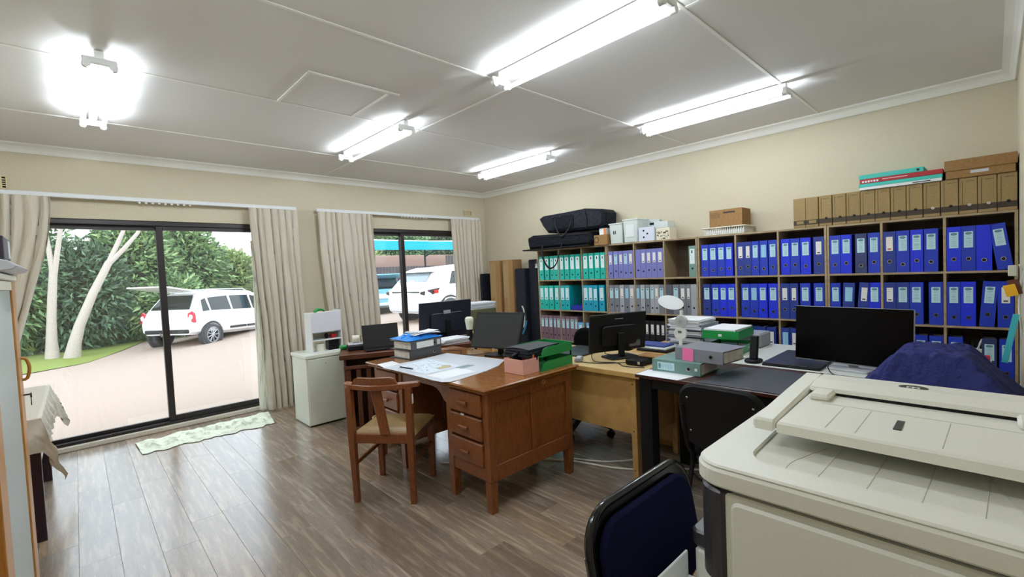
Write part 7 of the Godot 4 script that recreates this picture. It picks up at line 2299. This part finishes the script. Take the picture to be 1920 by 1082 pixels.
	var gcl := S()
	slab(gcl, Vector3(-3.085, 0.7605, 1.36), Vector3(-3.02, 0.80, 1.43), 0.012)
	single("green_pouch", gcl, M.green_clip, "green pouch behind the label printer", "pouch")
	# things behind the two monitors
	var sh := thing("side_cabinet", "low wooden side cabinet in the corner behind the office monitor", "cabinet", Vector3(-1.1, 0, 1.1))
	wpart(sh, "body", Vector3(-1.50, 0, 0.80), Vector3(-0.70, 0.70, 1.28), M.beech, 0.003)
	wpart(sh, "door", Vector3(-1.49, 0.02, 1.28), Vector3(-1.11, 0.68, 1.295), M.beech, 0.003)
	wpart(sh, "door", Vector3(-1.09, 0.02, 1.28), Vector3(-0.71, 0.68, 1.295), M.beech, 0.003)
	paper_pile("papers and plastic trays heaped on a dark box in the corner", Vector3(-1.06, 0.965, 1.02), 0.40, 0.24, 5, 0.017, 40)
	var gbx := S()
	slab(gbx, Vector3(-1.28, 0.701, 0.90), Vector3(-0.86, 0.963, 1.16), 0.006)
	single("patterned_box", gbx, grained(C8(46, 50, 40), C8(140, 130, 80), Vector3(6, 6, 6), 0.6, 0.06, 91), "dark mottled box under the papers in the corner", "box")
	var ks := thing("white_jug", "white rounded jug on a black base between the two monitors", "jug", Vector3(-2.03, 0.761, 2.06))
	var k1 := S()
	lathe(k1, [Vector2(0, 0.11), Vector2(0.030, 0.11), Vector2(0.044, 0.20), Vector2(0.042, 0.222), Vector2(0.026, 0.236), Vector2(0, 0.238)], 20)
	fin(ks, "jug_body", k1, plain(C8(226, 234, 214), 0.4))
	var k2 := S()
	lathe(k2, [Vector2(0, 0), Vector2(0.034, 0), Vector2(0.028, 0.11), Vector2(0, 0.11)], 18)
	fin(ks, "jug_base", k2, M.near_black)
	paper_pile("white papers fanned out in front of the navy-black monitor", Vector3(-2.24, 0.7605, 2.02), 0.30, 0.20, 5, 0.010, 44)
	# lanyard and ribbon hanging on the black panel
	var ly := thing("lanyard", "white lettered lanyard with a blue ribbon hanging on the black banner bags", "lanyard", Vector3(-0.345, 0.64, 1.13))
	var y1 := S()
	tube(y1, curve([Vector3(0, 0.30, 0), Vector3(-0.01, 0.24, 0.04), Vector3(-0.01, 0.12, 0.05), Vector3(-0.01, 0.0, 0.03)], 20), 0.016, 6, 0.2)
	fin(ly, "lettered_band", y1, plain(C8(214, 216, 212), 0.7))
	var y2 := S()
	tube(y2, curve([Vector3(-0.02, 0.10, 0.09), Vector3(-0.02, 0.02, 0.07), Vector3(-0.02, -0.10, 0.01)], 14), 0.018, 6, 0.2)
	fin(ly, "blue_ribbon", y2, plain(C8(40, 130, 170), 0.7))
	# pens, ruler and tags near the end wall
	var pc := thing("pen_cup", "cup of pens standing behind the blue dust cover", "pen cup", Vector3(-1.02, 0.751, 5.62))
	var c1 := S()
	lathe(c1, [Vector2(0, 0), Vector2(0.04, 0), Vector2(0.042, 0.10), Vector2(0.038, 0.10), Vector2(0.036, 0.004), Vector2(0, 0.004)], 18)
	fin(pc, "cup", c1, M.white_box)
	pen("black pen leaning in the cup behind the dust cover", Vector3(-1.03, 0.757, 5.61), Vector3(-1.06, 0.90, 5.585), M.near_black)
	pen("grey pen leaning in the cup behind the dust cover", Vector3(-1.01, 0.757, 5.62), Vector3(-1.0, 0.91, 5.66), M.light_grey)
	pen("dark pen upright in the cup behind the dust cover", Vector3(-1.02, 0.757, 5.63), Vector3(-1.03, 0.905, 5.62), M.black)
	var rr := S()
	slab(rr, Vector3(-0.002, 0, -0.014), Vector3(0.002, 0.30, 0.014), 0.0005, Transform3D(Basis(Vector3.RIGHT, 0.16), Vector3(-0.84, 0.752, 5.755)))
	single("ruler", rr, M.teal_clear, "teal plastic ruler leaning in the corner beside the end bookcase", "ruler")
	var rbx := S()
	slab(rbx, Vector3(-0.98, 0.751, 5.655), Vector3(-0.90, 0.80, 5.695), 0.004)
	single("red_packet", rbx, M.red, "small red and white packet beside the teal ruler", "packet")
	var tg := thing("hanging_tags", "yellow and brown tags with a white clip hanging at the end wall", "tags", Vector3(-0.80, 1.285, 5.815))
	part(tg, "white_clip", Vector3(-0.02, -0.01, -0.045), Vector3(0.0, 0.055, -0.008), plain(C8(206, 206, 190), 0.5), 0.004)
	var q1 := S()
	slab(q1, Vector3(-0.026, -0.035, -0.03), Vector3(-0.02, 0.035, 0.022), 0.002, Transform3D(Basis(Vector3.RIGHT, -0.25), Vector3(0, -0.095, -0.03)))
	fin(tg, "yellow_tag", q1, M.yellow)
	var q2 := S()
	slab(q2, Vector3(-0.016, -0.04, -0.03), Vector3(-0.010, 0.05, 0.02), 0.002, Transform3D(Basis(Vector3.RIGHT, -0.2), Vector3(0, -0.08, -0.012)))
	fin(tg, "brown_tag", q2, plain(C8(96, 50, 28), 0.5))
	var q3 := S()
	tube(q3, curve([Vector3(0, 0.06, 0.0), Vector3(0.0, 0.0, 0.015), Vector3(0.0, -0.2, 0.0), Vector3(0.0, -0.38, 0.015)], 16), 0.006, 6)
	fin(tg, "white_cable", q3, M.cable_white)
